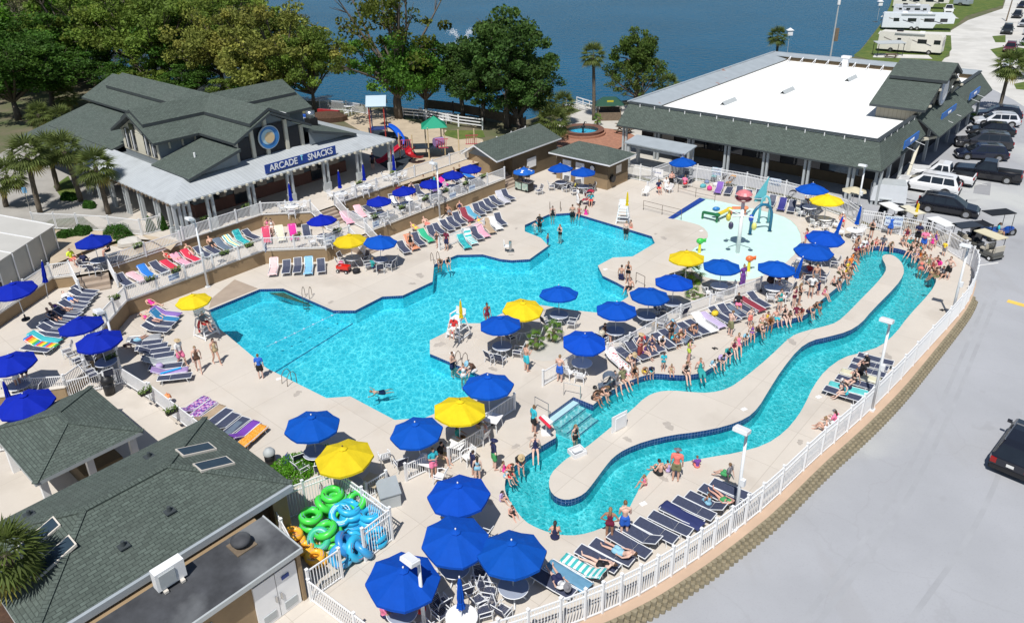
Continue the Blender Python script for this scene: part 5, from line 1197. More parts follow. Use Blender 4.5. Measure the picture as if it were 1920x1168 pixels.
for x,y,lb in((800,882,'white square table at the lower left picket fence'),(857,850,'white square table behind the seated man in navy'),(924,802,'white square table below the blue corner umbrella'),
(700,920,'tan square table in the shade of the yellow umbrella')):
 STK.place(lb,at(x,y),AS+.3,'square patio tables',.9,{'tabletop':(.82,.82,.82)if 'tan' not in lb else(.5,.42,.3)})
for x,y,rz,lb in((722,868,.4,'white plastic chair alone left of the picket fence'),(878,868,2.2,'white chair behind the square tables'),(905,830,.9,'white chair of the man in navy shirt'),
(826,905,1.2,'white chair of the woman in a turquoise shirt'),(1210,368,2.5,'red and white chair near the gate fence'),(1254,362,2.2,'white chair beside the lone blue umbrella')):
 PCK.place(lb,at(x,y),rz,'single white plastic chairs',1,{k:WHT for k in('seat','backrest','armrest','leg')})
for x,y,rz,lb,z in((752,880,.5,'navy strap chair beside the lower left picket fence',0),(128,668,2.2,'navy strap chair tipped back on the left terrace',1.1),(148,
684,2.4,'navy strap chair in front of the left terrace table',1.1),(500,905,.4,'navy strap chair beside the black ball bin',0),(905,1105,3.4,'navy strap chair left of the bottom right umbrella',
0),(828,1145,.6,'navy strap chair left of the white bottom table',0),(898,1140,5.4,'navy strap chair right of the white bottom table',0),(560,872,.5,'navy strap chair under the blue umbrella by the hedge',
0),(1010,365,2.0,'white strap chair right of the snack cart',0)):
 SCK.place(lb,at(x,y,z),rz,'single strap chairs')
 # LIFEGUARD CHAIRS
def guard():
 K=Kind('lifeguard_chair','lifeguard chair');b=MB();b.box((0,0,1.32),(.75,.6,.05));b.box((0,.28,1.12),(.8,.08,.1));K.add('seat',b.mesh('seat',MT['white']))
 b=MB()
 for k in range(4):b.box((0,-.32-k*.02,1.48+k*.13),(.78,.03,.1))
 K.add('backrest',b.mesh('backrest',MT['white']))
 for x in(-1,1):
  b=MB();b.beam((x*.38,.28,1.62),(x*.38,-.35,1.62),.09,.04);b.beam((x*.38,.28,1.3),(x*.38,.28,1.62),.05,.05);K.add('armrest',b.mesh('armrest',MT['white']))
  for y in(-1,1):b=MB();b.beam((x*.36,y*.28,1.32),(x*.55,y*.62,0),.08,.08);K.add('leg',b.mesh('leg',MT['white']))
  b=MB();b.beam((x*.52,-.6,.1),(x*.52,.6,.1),.07,.07);b.beam((x*.45,-.42,.7),(x*.45,.42,.7),.06,.06);K.add('side_rail',b.mesh('side_rail',MT['white']))
 for z,yy in((.3,.56),(.6,.48),(.9,.4)):b=MB();b.beam((-.48,yy,z),(.48,yy,z),.12,.05);K.add('rung',b.mesh('rung',MT['white']))
 return K
GK=guard()
for x,y,rz,lb in((388,628,-2.2,'white lifeguard chair at the left end of the pool with a red rescue tube'),(860,630,2.5,'white lifeguard chair on the pool point with a red towel'),
(1168,416,2.9,'white lifeguard chair under the closed yellow umbrella at the far pool end')):
 GK.place(lb,at(x,y),rz,'white lifeguard chairs')
for x,y,lb in((372,610,'red rescue tube leaning on the left lifeguard chair'),(848,612,'red and white rescue tube on the pool point lifeguard chair')):
 b=MB();p=at(x,y,.9);b.tube([p-Vector((0,0,.5)),p,p+Vector((.15,.1,.45))],[.07,.09,.07],8);b.build('rescue_tube',MT['ocp'],origin=p,label=lb,cat='rescue tube',color=(.65,
.04,.05))
root=thing('rescue_stand','white stand holding a red rescue tube beside the river steps','stand',at(1024,812))
b=MB();b.slab([(-.35,0,1.0),(.15,-.35,.8),(.35,-.1,.8),(-.1,.25,1.0)],.1);b.build('board',MT['white'],root);b=MB();b.cyl((0,0,0),.04,.85,6);b.box((0,0,.03),(.5,
.5,.05));b.build('stand_post',MT['white'],root)
b=MB();p=at(1012,782,1.0);b.tube([p,p+Vector((.5,-.75,-.12))],.085,8);b.build('rescue_tube',MT['ocp'],origin=p,label='red rescue tube lying on the white stand by the river steps',
cat='rescue tube',color=(.65,.03,.06))
def rail(label,pts,m='steel',z=0,r=.022,w_=None):
 p0=at(*pts[0][:2],z);return p0
def ladder(label,px_,dirv,n=2,z=0,m=MT['bronze'],span=.5):
 p=at(*px_,z);root=thing('pool_ladder',label,'ladder',p);d=dirv.normalized();s_=Vector((-d.y,d.x,0))
 for k in(-1,1):
  b=MB();o=s_*(span/2*k);q=[o-d*.55,o-d*.5+Vector((0,0,.55)),o-d*.3+Vector((0,0,.8)),o-d*.05+Vector((0,0,.78)),o+d*.12+Vector((0,0,.5)),o+d*.14-Vector((0,0,.8))];b.tube(q,
.022,6);b.build('rail',m,root)
 for z_ in(-.25,-.5,-.75):b=MB();b.beam(s_*(-span/2)+d*.14+Vector((0,0,z_)),s_*(span/2)+d*.14+Vector((0,0,z_)),.08,.03);b.build('rung',m,root)
ladder('steel ladder rails at the upper left pool edge',(575,560),at(560,590)-at(580,555));ladder('low ladder rails at the lower left pool edge',(548,714),at(590,
690)-at(548,714));ladder('steel ladder where the old man sits by the pool',(862,685),at(845,700)-at(866,680));ladder('pair of tall rails at the far end of the pool',
(1041,396),at(1043,412)-at(1041,396),span=.95);ladder('steel ladder beside the shirtless bather at the upper pool edge',(818,493),at(830,505)-at(818,493))
def bars(label,pts,h=.9,name='handrail',mid=True,m=MT['bronze'],z=0,n=2):
 pts=[Vector((p.x,p.y,z))for p in pts];root=thing(name,label,'handrail',pts[0]);org=pts[0]
 for p in pts:b=MB();b.tube([p,p+Vector((0,0,h))],.022,6);b.build('post',m,root,origin=org)
 b=MB();b.tube([p+Vector((0,0,h))for p in pts],.022,6)
 b.build('top_rail',m,root,origin=org)
 if mid:b=MB();b.tube([p+Vector((0,0,h*.5))for p in pts],.018,6);b.build('mid_rail',m,root,origin=org)
bars('low bronze handrail left of the blue stripe',P([(1206,394),(1241,403),(1277,412)]));bars('low bronze handrail behind the blue stripe',P([(1271,361),(1304,
370),(1340,378)]))
bars('curved handrail at the pool entry steps',P([(1208,540),(1192,532)]),mid=False);bars('curved steel rail above the river steps',P([(1057,741),(1088,748)]),.85,
mid=False,m=MT['steel']);bars('second steel rail at the lower side of the river steps',P([(1003,768),(1028,782)]),.85,mid=False,m=MT['steel'])
p=at(957,472);root=thing('pool_lift','small steel and white pool lift on the deck point','lift',p)
b=MB();b.cyl((0,0,0),.12,.9,8);b.box((0,0,.05),(.6,.5,.1));b.build('mast',MT['steel'],root);b=MB();b.box((-.3,0,.5),(.4,.4,.06));b.box((-.5,0,.75),(.05,.4,.45));b.build('seat',
MT['white'],root)
fl=[at(500+(640-500)*t,650+(583-650)*t,-.08)for t in[k/8 for k in range(9)]]
root=thing('float_line','rope with blue and white floats across the pool','rope',fl[0]);b=MB();b.tube(fl,.006,4);b.build('rope',MT['white'],root,origin=fl[0])
for k in range(1,8):b=MB();b.ell(fl[k],(.09,.06,.06),n=8);b.build('float',MT['ocp'],root,True,origin=fl[0],color=(.35,.50,.65))
for i,(x,y,lb)in enumerate(((1206,944,'right of the couple by the river'),(1395,767,'on the island bend'),(1535,744,'above the two sitting girls'),(848,662,'near the pool point'),
(523,710,'behind the boy in blue'),(1135,505,'near the standing woman'),(1315,433,'left of the splash pad'))):
 b=MB();p=at(x,y);b.box(p+Vector((0,0,.006)),(.32,.22,.012),.5);b.build('deck_plate',MT['white'],origin=p,label='white square skimmer lid set in the deck '+lb,cat='plate',
group='white skimmer lids')
p=at(1160,805);root=thing('wall_panel','white upright board standing at the island edge','board',p,.62);b=MB();b.slab([(-.5,0,.05),(.5,0,.05),(.5,.05,.95),(-.5,
.05,.95)],.05);b.box((0,-.02,.5),(1.05,.05,1.0));b.build('board',MT['white'],root);b=MB();b.box((.05,-.06,.45),(.7,.03,.75));b.build('panel_face',MT['whitem'],root)
p=at(1082,850);root=thing('skimmer_box','white open plastic box at the island edge','box',p,.5)
b=MB()
for c,d_ in(((0,-.3,.12),(.75,.04,.24)),((0,.3,.12),(.75,.04,.24)),((-.36,0,.12),(.04,.6,.24)),((.36,0,.12),(.04,.6,.24)),((0,0,.02),(.75,.6,.04))):b.box(c,d_)
b.build('tray',MT['white'],root);b=MB();b.box((0,0,.22),(.5,.3,.05));b.build('lid',MT['whitem'],root)
# SPLASH PAD TOYS
p=at(1383,474,-.05);root=thing('spray_tower','white spray pole with a pink lighthouse top and dangling fish','water toy',p)
b=MB();b.tube([(0,0,0),(0,0,4.2)],[.16,.13],12);b.build('pole',MT['white'],root,True)
b=MB();b.lathe([(.62,4.5),(.5,4.35),(.16,4.3)],16);b.lathe([(.40,4.5),(.40,4.85)],16);b.lathe([(.62,4.85),(.45,5.05),(.1,5.2),(0,5.22)],16);b.build('lighthouse_top',
MT['ocp'],root,color=(.62,.20,.22))
for k in range(4):b=MB();a=.6+k*math.pi/2;b.tube([(0,0,3.1),(1.2*math.cos(a),1.2*math.sin(a),3.3)],.05,6);ar=b.build('arm',MT['white'],root);b=MB();b.ell((1.2*math.cos(a),
1.2*math.sin(a),2.6),(.2,.2,.32));b.build('dumping_bucket',MT['ocp'],ar,True,color=((.02,.08,.5),(.6,.5,.05),(.05,.05,.1),(.7,.7,.2))[k])
def arch(label,a,b_,h,c,r=.12):
 A=at(*a,-.05);B=at(*b_,-.05);root=thing('water_arch',label,'water toy',A);pts=[Vector((0,0,0)),Vector((0,0,h*.55))];D=B-A
 for k in range(1,10):t=k/10;an=math.pi*t;pts.append(D*(.5-.5*math.cos(an))+Vector((0,0,h*.55+h*.45*math.sin(an))))
 pts+=[D+Vector((0,0,h*.55)),D];b=MB();b.tube(pts,r,10);b.build('arch_tube',MT['ocp'],root,True,color=c)
 for q in(Vector(),D):b=MB();b.cyl(q,.2,.04,12);b.build('foot_plate',MT['steel'],root)
arch('big dark teal water arch on the splash pad',(1406,440),(1443,434),2.5,(.01,.14,.26));arch('smaller pale aqua water arch behind the teal one',(1422,418),(1440,
418),2.4,(.15,.45,.52),.1)
p=at(1425,378);root=thing('sail_slide','pale aqua shark fin sail standing by the fence','water toy',p)
b=MB();b.prism([(-.5,0),(.5,0),(.3,.15),(-.3,.15)],0,.3);b.faces([(-.55,.05,.3),(.55,.05,.3),(.5,.05,1.4),(.62,.05,2.3),(-.55,.17,.3),(.55,.17,.3),(.5,.17,1.4),
(.62,.17,2.3)],[(0,1,2,3),(7,6,5,4),(0,3,7,4),(1,5,6,2),(2,6,7,3)]);b.build('sail',MT['ocp'],root,color=(.12,.48,.55))
root=thing('water_table','chain of green, yellow and orange water troughs on short legs','water toy',at(1340,405,-.05))
o0=at(1340,405,-.05)
for(x0,y0),(x1,y1),c,nm in(((1318,398),(1345,403),(.01,.14,.05),'green_trough'),((1345,403),(1368,392),(.75,.55,.03),'yellow_trough'),((1372,390),(1398,390),(.75,
.25,.12),'orange_trough')):
 A=at(x0,y0,.55)-o0;B=at(x1,y1,.65)-o0;b=MB();b.beam(A,B,.3,.16);b.ell(B,(.28,.28,.16));
 for q in(A,B):b.cyl((q.x,q.y,0),.1,.5,8)
 b.build(nm,MT['ocp'],root,color=c)
b=MB();q=at(1343,392,.9)-o0;b.ell(q,(.35,.22,.2));b.build('blue_scoop',MT['ocp'],root,True,color=(.03,.2,.5))
for x,y,c,lb in((1403,508,(.8,.16,.04),'orange fish water gun on a yellow post'),(1311,474,(.05,.5,.08),'green turtle water gun beside the yellow umbrella')):
 root=thing('water_gun',lb,'water toy',at(x,y,-.05));b=MB();b.tube([(0,0,0),(0,0,.75)],[.14,.1],8);b.build('post',MT['ocp'],root,color=(.75,.65,.03));b=MB();b.ell((0,
0,1.0),(.32,.22,.24));b.box((.36,0,1.05),(.2,.05,.3));b.build('fish_body',MT['ocp'],root,True,color=c)
 # SWIM TUBES
def torus(b,c,R1,r1,M,n=20,k=10):
 i0=len(b.v)
 for i in range(n):
  a=2*math.pi*i/n
  for j in range(k):t=2*math.pi*j/k;b.v.append(tuple(Vector(c)+M@Vector(((R1+r1*math.cos(t))*math.cos(a),(R1+r1*math.cos(t))*math.sin(a),r1*math.sin(t)))))
 for i in range(n):
  for j in range(k):b.f.append((i0+i*k+j,i0+((i+1)%n)*k+j,i0+((i+1)%n)*k+(j+1)%k,i0+i*k+(j+1)%k));b.m.append(0)
def tube_kind():
 K=Kind('swim_tube','swim tube');b=MB();torus(b,(0,0,.17),.40,.17,Matrix.Identity(3));K.add('ring',b.mesh('ring',MT['ocp'],True))
 for a0 in(.3,2.4,4.4):
  b=MB();pts=[(.40*math.cos(a0+t),.40*math.sin(a0+t))for t in(0,.3,.6,.9)]
  for j in range(3):
   x0,y0=pts[j];x1,y1=pts[j+1];b.poly([(x0*.82,y0*.82,.328),(x0*1.2,y0*1.2,.328),(x1*1.2,y1*1.2,.328),(x1*.82,y1*.82,.328)])
  K.add('print',b.mesh('print',MT['ocp']))
 for a0 in(0,3.1):b=MB();b.tube([(.4*math.cos(a0-.25),.4*math.sin(a0-.25),.33),(.42*math.cos(a0),.42*math.sin(a0),.42),(.4*math.cos(a0+.25),.4*math.sin(a0+.25),
.33)],.02,5);K.add('handle',b.mesh('handle',MT['black']))
 return K
TKd=tube_kind();GREEN=(.06,.62,.07);SKY=(.03,.42,.70);ORA=(.90,.45,.04);VIO=(.22,.20,.62)
tubes=[]
for x,y,n,c,nm,sc1 in((627,925,4,GREEN,'back green stack',1),(583,962,3,GREEN,'left green stack',1),(617,988,3,GREEN,'front green stack',1),(657,952,4,SKY,'middle blue stack',
1),(690,964,3,SKY,'right blue stack',1),(655,1008,2,SKY,'front blue stack',1),(528,990,2,ORA,'far orange stack',1),(552,1002,3,ORA,'left orange stack',1),(574,1022,
2,ORA,'middle orange stack',1),(592,1040,2,ORA,'front orange stack',1),(700,1004,2,SKY,'right fence stack',1)):
 s_=.78 if c is ORA else.95
 for k in range(n):
  p=at(x,y);p.z=k*.29*s_+.02;p+=Vector((rnd.uniform(-.05,.05),rnd.uniform(-.05,.05),0))
  tilt=rnd.uniform(-.2,.2)if k==n-1 else rnd.uniform(-.04,.04)
  tc_=n*.27*s_;p=at(x,y,tc_)+Vector((rnd.uniform(-.12,.12),rnd.uniform(-.12,.12),0));p.z=.02+k*.29*s_
  cn={id(GREEN):'green',id(SKY):'blue',id(ORA):'orange'}[id(c)]
  TKd.place(f'{cn} swim tube, {ORD[n - 1 - k]} from the top of the {nm} in the corral',p,rnd.uniform(0,6),'swim tubes heaped in the corral',s_,{'ring':c,'print':VIO if c is not SKY else(.05,
.10,.50)},rx=tilt,ry=tilt)
for i_,(x,y,z_,c_,rx_,ry_,lb)in enumerate(((640,1040,.45,(.05,.35,.62),1.0,.3,'blue swim tube propped against the gate side of the heap'),(676,1035,.35,(.04,.30,
.60),.5,.9,'blue swim tube slanting at the right front of the heap'),(606,950,.6,GREEN,.5,-.5,'green swim tube slumped between the green stacks'),(640,965,.75,SKY,
-.5,.5,'blue swim tube wedged between green and blue stacks'),(672,940,.9,GREEN,.6,.3,'green swim tube wedged at the back right of the heap'),(600,1010,.4,(.05,
.5,.3),.8,-.3,'green blue swim tube low at the front left'))):
 TKd.place(lb,at(x,y,z_),i_*1.3,'swim tubes heaped in the corral',.95,{'ring':c_,'print':VIO},rx=rx_,ry=ry_)
TKd.place('blue swim tube leaning on the inside of the corral fence',at(662,1028,.5),1,'swim tubes heaped in the corral',1,{'ring':SKY,'print':(.5,.1,.15)},rx=1.1,
ry=.4)
TKd.place('blue swim tube standing upright among the front tubes',at(640,1022,.6),2,'swim tubes heaped in the corral',1,{'ring':(.03,.25,.6),'print':(.5,.1,.15)},
rx=.9,ry=-.6)
# SMALL THINGS
def planter(x,y,z,lb,c=(.10,.16,.03)):
 p=at(x,y,z);root=thing('fence_planter','planter of trailing plants hung on '+lb,'planter',p,AS+R(90),'planters hung on the fences');b=MB();b.box((0,0,0),(.6,.22,
.18));b.build('trough',MT['black'],root)
 b=MB();rr=random.Random(int(x));
 for k in range(90):
  q=Vector((rr.uniform(-.36,.36),rr.uniform(-.17,.17),rr.uniform(.02,.28)));a=Vector((rr.uniform(-1,1),rr.uniform(-1,1),rr.uniform(-1,1))).normalized()*.07;c_=a.orthogonal().normalized()*.04;b.poly([q-a,
q+c_,q+a,q-c_])
 b.build('plants',MT['oc'],root,color=c)
for q in((215,560,2.1,'the corner of the terrace fence'),(187,592,2.1,'the terrace fence near the light pole'),(282,524,2.1,'the terrace fence below the pink lounger'),
(330,508,2.1,'the terrace fence above the sign'),(421,476,2.1,'the terrace fence right of the light pole'),(468,461,2.1,'the terrace fence below the striped towel'),
(556,444,2.1,'the terrace fence below the magenta lounger'),(632,434,2.1,'the terrace fence above the yellow umbrella'),(258,463,2.9,'the patio fence'),(384,412,
3.1,'the arcade terrace fence behind the light pole'),(460,389,3.1,'the arcade terrace fence left of the umbrella'),(674,344,3.1,'the arcade fence left part'),(737,
326,3.1,'the arcade fence by the verandah end'),(703,408,2.1,'the left end of the front terrace fence'),(754,390,2.1,'the front terrace fence, second from the left'),
(797,374,2.1,'the front terrace fence near the light pole'),(835,359,2.1,'the front terrace fence right of the pole'),(873,345,2.1,'the front terrace fence, fifth'),
(905,332,2.1,'the right end of the front terrace fence'),(208,672,1.8,'the short fence by the left pole'),(273,736,1.3,'the fence corner by the shelter'),(322,772,
1.3,'the fence beside the purple towels')):planter(*q)
def sign(x,y,z,w_,h_,lines,lb,rz=AS+R(90),c=(.62,.72,.82),size=.16):
 p=at(x,y,z);root=thing('warning_sign',lb,'sign',p,rz,'small signs on the fences');b=MB();b.box((0,0,0),(w_,.03,h_));b.build('sign_board',MT['ocp'],root,color=c)
 for i,l in enumerate(lines):text(l,size,(0,-.02,h_/2-(i+.5)*h_/len(lines)),(R(90),0,0),MT['navypaint'],root,.003)
tx=['NO','DIVING','ALLOWED']
sign(498,464,1.75,.6,.62,tx,'pale blue no diving sign on the terrace fence left part',rz=AS+R(135));sign(620,450,1.7,.9,.55,['ALLOWED','DIVE'][:0]+['NO','DIVING'],
'pale blue no diving sign above the yellow umbrella',rz=AS+R(90));sign(326,519,1.7,.75,.45,['NO DIVING','ALLOWED'],'pale sign on the terrace fence beside the planter');sign(705,
420,1.7,.7,.5,['NO','DIVING'],'pale sign at the left end of the front terrace fence')
sign(885,352,1.7,.8,.45,['NO DIVING'],'pale sign at the right part of the front terrace fence',size=.14);sign(849,366,1.7,.8,.45,['NO DIVING'],'pale sign in the middle of the front terrace fence',
size=.14)
sign(1345,322,1.25,1.0,.75,tx,'pale no diving sign on the tall fence behind the strollers',rz=AS+R(5),size=.2);sign(1454,342,1.25,1.0,.7,['NO RUNNING','ALLOWED'],
'pale sign on the tall fence right of the aqua sail',rz=AS+R(5),size=.17);sign(1676,415,1.25,1.3,.8,['NO DIVING','ALLOWED'],'pale no diving sign on the tall fence by the parked trailer',
rz=R(-22),size=.24);sign(1232,324,1.0,1.3,.8,['POOL RULES'],'white board on the gate fence',c=(.8,.8,.8),rz=AS+R(5),size=.16)
p=at(207,738,.35);root=thing('trash_can','black barrel trash can by the left stairs gate','trash can',p);b=MB();b.cyl((0,0,0),.28,.85,16,0,.31);b.build('barrel',
MT['black'],root,True);b=MB();b.lathe([(.34,.83),(.35,.92),(.26,1.12),(.1,1.2),(0,1.21)],16);b.build('dome_lid',MT['black'],root,True)
p=at(508,868);root=thing('ball_bin','black trash bin with a grey domed lid by the hedge','trash can',p);b=MB();b.cyl((0,0,0),.27,.6,16);b.build('barrel',MT['black'],
root,True);b=MB();b.lathe([(.3,.6),(.3,.7),(.2,.85),(0,.92)],16);b.build('dome_lid',MT['greytrim'],root,True)
p=at(730,936);root=thing('storage_box','grey lidded storage box beside the tube corral','box',p,AS+R(60));b=MB();b.box((0,0,.35),(.9,1.2,.7));b.build('box_body',
MT['greytrim'],root);b=MB();b.slab([(-.5,-.65,.72),(.5,-.65,.78),(.5,.65,.78),(-.5,.65,.72)],.05);b.build('box_lid',MT['pmetal'],root)
p=at(645,510);root=thing('wagon','red toy wagon with black tyres and bags inside','wagon',p,-.35)
b=MB()
for c,d_ in(((0,0,.32),(1.0,.5,.05)),((0,-.25,.44),(1.0,.03,.22)),((0,.25,.44),(1.0,.03,.22)),((-.5,0,.44),(.03,.5,.22)),((.5,0,.44),(.03,.5,.22))):b.box(c,d_)
b.build('body',MT['ocp'],root,color=(.62,.03,.02))
for x in(-.36,.36):
 for y in(-.3,.3):b=MB();b.tube([(x,y-.04,.14),(x,y+.04,.14)],.14,14);wh=b.build('wheel',MT['tyre'],root);b=MB();b.tube([(x,y-.05,.14),(x,y+.05,.14)],.06,10);b.build('hub',
MT['white'],wh)
b=MB();b.tube([(.5,0,.3),(.9,.1,.5),(1.05,.12,.75)],.015,5);b.build('pull_handle',MT['black'],root)
def bag(x,y,z,c,lb,s_=1,nm='bag'):
 p=at(x,y,z);root=thing(nm,lb,nm.replace('_',' '),p,rnd.uniform(0,3),sc_=s_);b=MB();n=8;rr=random.Random(int(x+y));prof=[(.0,0),(.2,.0),(.25,.12),(.22,.25),(.12,
.31),(0,.3)];b.lathe(prof,10);b.v=[(a*(1+rr.uniform(-.15,.15)),c_*.8*(1+rr.uniform(-.15,.15)),e)for a,c_,e in b.v];b.build('sack',MT['oc'],root,True,color=c)
 b=MB();b.tube([(-.12,0,.26),(-.08,0,.42),(.08,0,.42),(.12,0,.26)],.012,5);b.build('strap',MT['oc'],root,color=c)
for q in((640,497,.3,(.6,.1,.25),'pink bag in the red wagon'),(668,512,0,(.01,.01,.015),'black backpack beside the red wagon',1.3),(690,503,0,(.5,.5,.52),'grey bag beside the toy wheels'),
(1318,352,0,(.1,.4,.45),'aqua bag on the deck by the tall fence',1.2),(1330,356,0,(.65,.05,.25),'pink bag left of the violet towel',1.2),(1342,350,0,(.7,.7,.7),
'white bag by the strollers',1.3),(1325,344,0,(.2,.25,.4),'slate bag by the strollers'),(188,676,1.1,(.01,.01,.012),'big black bag under the left umbrella',1.6),
(1080,350,0,(.7,.6,.03),'yellow bag on the chair right of the cart'),(540,868,0,(.03,.05,.25),'navy print bag on the strap chair by the hedge',1.4),(1460,522,.4,
(.6,.03,.05),'red bag on the chair under the right blue umbrella'),(1205,637,.35,(.7,.05,.06),'red towel bundle on the river loungers'),(1227,612,.35,(.35,.22,.08),
'tan towel bundle on the river loungers'),(1340,591,.35,(.75,.55,.03),'yellow towel bundle on the river loungers'),(1128,628,.75,(.55,.5,.4),'straw hat on the umbrella table'),
(300,690,.3,(.45,.35,.6),'mauve bag on the left lounger row'),(315,748,.35,(.8,.3,.12),'coral bag on the lounger beside the shelter')):bag(*q)
b=MB();p=at(320,695,.42);b.tube([p-(Vector((1,.6,0))*.5),p+(Vector((1,.6,0))*.5)],.06,8);b.build('pool_noodle',MT['ocp'],origin=p,label='bright blue pool noodle across the left loungers',
cat='pool noodle',color=(.02,.40,.85))
def stroller(x,y,lb,c,rz=0,s_=1):
 p=at(x,y);root=thing('stroller',lb,'stroller',p,rz,'strollers parked by the fences',s_);b=MB();b.slab([(-.22,-.2,.5),(.22,-.2,.5),(.22,.25,.42),(-.22,.25,.42)],
.05);b.slab([(-.22,-.2,.5),(.22,-.2,.5),(.22,-.4,.95),(-.22,-.4,.95)],.05);b.build('seat',MT['oc'],root,color=c)
 b=MB();n=8
 for i in range(5):
  pass
 vs=[(x_,-.35+.38*math.cos(t),.85+.35*math.sin(t))for t in[i*math.pi/6-.3 for i in range(6)]for x_ in(-.25,.25)];b.faces(vs,[(2*i,2*i+1,2*i+3,2*i+2)for i in range(5)]);b.build('hood',
MT['oc'],root,color=c)
 b=MB()
 for x_ in(-.25,.25):b.tube([(x_,.4,.12),(x_,-.1,.6),(x_,-.6,1.0)],.015,5);b.tube([(x_,-.35,.12),(x_,.1,.6)],.015,5)
 b.tube([(-.25,-.6,1.0),(.25,-.6,1.0)],.02,5);b.build('frame',MT['steel'],root)
 for x_ in(-.27,.27):
  for y_ in(-.35,.4):b=MB();b.tube([(x_-.02,y_,.12),(x_+.02,y_,.12)],.12,12);b.build('wheel',MT['tyre'],root)
stroller(1352,345,'grey stroller by the tall fence behind the splash pad',(.25,.25,.28),.5);stroller(1366,350,'orange print stroller by the tall fence',(.55,.3,
.12),1);stroller(1338,338,'teal stroller by the tall fence',(.08,.3,.33),2.8);stroller(1130,735,'grey and blue stroller at the river edge',(.10,.13,.18),1.5,1.05);stroller(1440,
548,'black and red stroller under the right blue umbrella',(.05,.02,.02),2)
stroller(1098,384,'red double stroller near the far pool end',(.4,.02,.05),1.2,1.2);stroller(1477,380,'black stroller left of the corner umbrellas',(.03,.03,.04),
1.1)
for x,y,lb in((1338,654,'pair of dark sandals left behind the teal shirted sitter'),(1454,567,'dark flip flops on the deck by the river loungers'),(1765,582,'dark sandals by the river end'),
(1738,538,'black shoes by the grey clothes')):
 p=at(x,y);b=MB();b.box(p+Vector((0,0,.02)),(.1,.26,.03),.4);b.box(p+Vector((.16,.04,.02)),(.1,.26,.03),.7);b.build('sandals',MT['black'],origin=p,label=lb,cat='sandals')
def pole_(b,x,y,z0,z1,r=.07):b.tube([(x,y,z0),(x,y,z1)],r,6)
o0=at(712,262,2.2);root=thing('play_tower','play tower with a pale blue roof and a curved blue slide','playground',o0)
b=MB();b.slab([(-1.1,-.9,3.9),(1.1,-.9,3.9),(1.1,0,4.9),(-1.1,0,4.9)],.08);b.slab([(-1.1,.9,3.9),(1.1,.9,3.9),(1.1,0,4.9),(-1.1,0,4.9)],.08);b.build('roof',MT['ocp'],
root,color=(.13,.25,.33))
for x in(-.8,.8):
 for y in(-.7,.7):b=MB();pole_(b,x,y,0,3.95);b.build('post',MT['ocp'],root,color=(.45,.05,.04)if y<0 else(.04,.04,.10))
b=MB();b.box((0,0,1.3),(1.7,1.5,.08));b.build('deck',MT['ocp'],root,color=(.02,.04,.18))
pts=[Vector((.9,-.2,1.5)),Vector((1.4,-.5,1.45)),Vector((2.0,-1.1,1.15)),Vector((2.5,-1.8,.7)),Vector((2.7,-2.5,.3)),Vector((2.7,-3.0,.25))];b=MB()
for s1,s2 in((-.35,0),(-.3,-.22),(.3,.22),(.35,0)):pass
pf=[(-.38,.28),(-.3,.02),(0,-.05),(.3,.02),(.38,.28)];rows=[]
for i,p in enumerate(smooth_loop(pts,1,False)):
 pp=smooth_loop(pts,1,False);t=(pp[min(i+1,len(pp)-1)]-pp[max(i-1,0)]);t.z=0;t.normalize();s_=Vector((-t.y,t.x,0));rows.append([p+s_*a+Vector((0,0,c))for a,c in pf])
for i in range(len(rows)-1):b.strip(rows[i],rows[i+1])
b.build('slide',MT['ocp'],root,True,color=(.01,.10,.55))
o0=at(775,300,2.2);root=thing('play_structure','low play structure with red slides, tan posts and a green pyramid canopy','playground',o0)
for i,(x,y)in enumerate(((0,0),(1.6,.2),(3.2,.8),(1.2,2.0),(2.8,2.4),(4.6,1.4),(6.2,1.6),(-1.4,.8))):b=MB();pole_(b,x,y,0,2.6 if i not in(1,2,3,4)else 3.2);b.build('post',
MT['ocp'],root,color=(.62,.50,.30))
b=MB();b.faces([(1.0,0,3.1),(3.6,.4,3.1),(3.2,2.8,3.1),(.8,2.4,3.1),(2.2,1.4,4.1)],[(0,1,4),(1,2,4),(2,3,4),(3,0,4)]);b.build('canopy',MT['ocp'],root,color=(.01,
.28,.16))
b=MB();b.box((1,1,1.1),(3.2,1.8,.1));b.build('deck',MT['ocp'],root,color=(.02,.03,.05))
for k,(x,y)in enumerate(((-1.2,.2),(2.4,.2),(5.4,1.3))):
 b=MB()
 for j in range(6):b.beam((x+j*.2,y,1.1),(x+j*.2,y,2.0),.06,.04)
 b.beam((x-.1,y,2.0),(x+1.2,y,2.0),.06,.06);b.beam((x-.1,y,1.1),(x+1.2,y,1.1),.06,.06);b.build('barrier',MT['ocp'],root,color=(.50,.04,.10))
for nm,pts,c in(('slide',[(-1.2,.2,1.3),(-2.0,-.5,.9),(-2.8,-1.2,.35),(-3.4,-1.6,.25)],(.50,.02,.05)),('spiral_slide',[(0,-.3,1.3),(-.5,-1.0,1.0),(.2,-1.5,.7),(.8,
-1.0,.45),(.7,-.4,.3)],(.42,.01,.02))):
 pp=smooth_loop([Vector(p)for p in pts],1,False);rows=[];b=MB()
 for i,p in enumerate(pp):t=(pp[min(i+1,len(pp)-1)]-pp[max(i-1,0)]);t.z=0;t.normalize();s_=Vector((-t.y,t.x,0));rows.append([p+s_*a+Vector((0,0,c_))for a,c_ in pf])
 for i in range(len(rows)-1):b.strip(rows[i],rows[i+1])
 b.build(nm,MT['ocp'],root,True,color=c)
b=MB();b.tube([(2.2,.5,1.6),(3.0,1.0,1.6)],.45,12);b.build('crawl_tube',MT['ocp'],root,color=(.30,.20,.40))
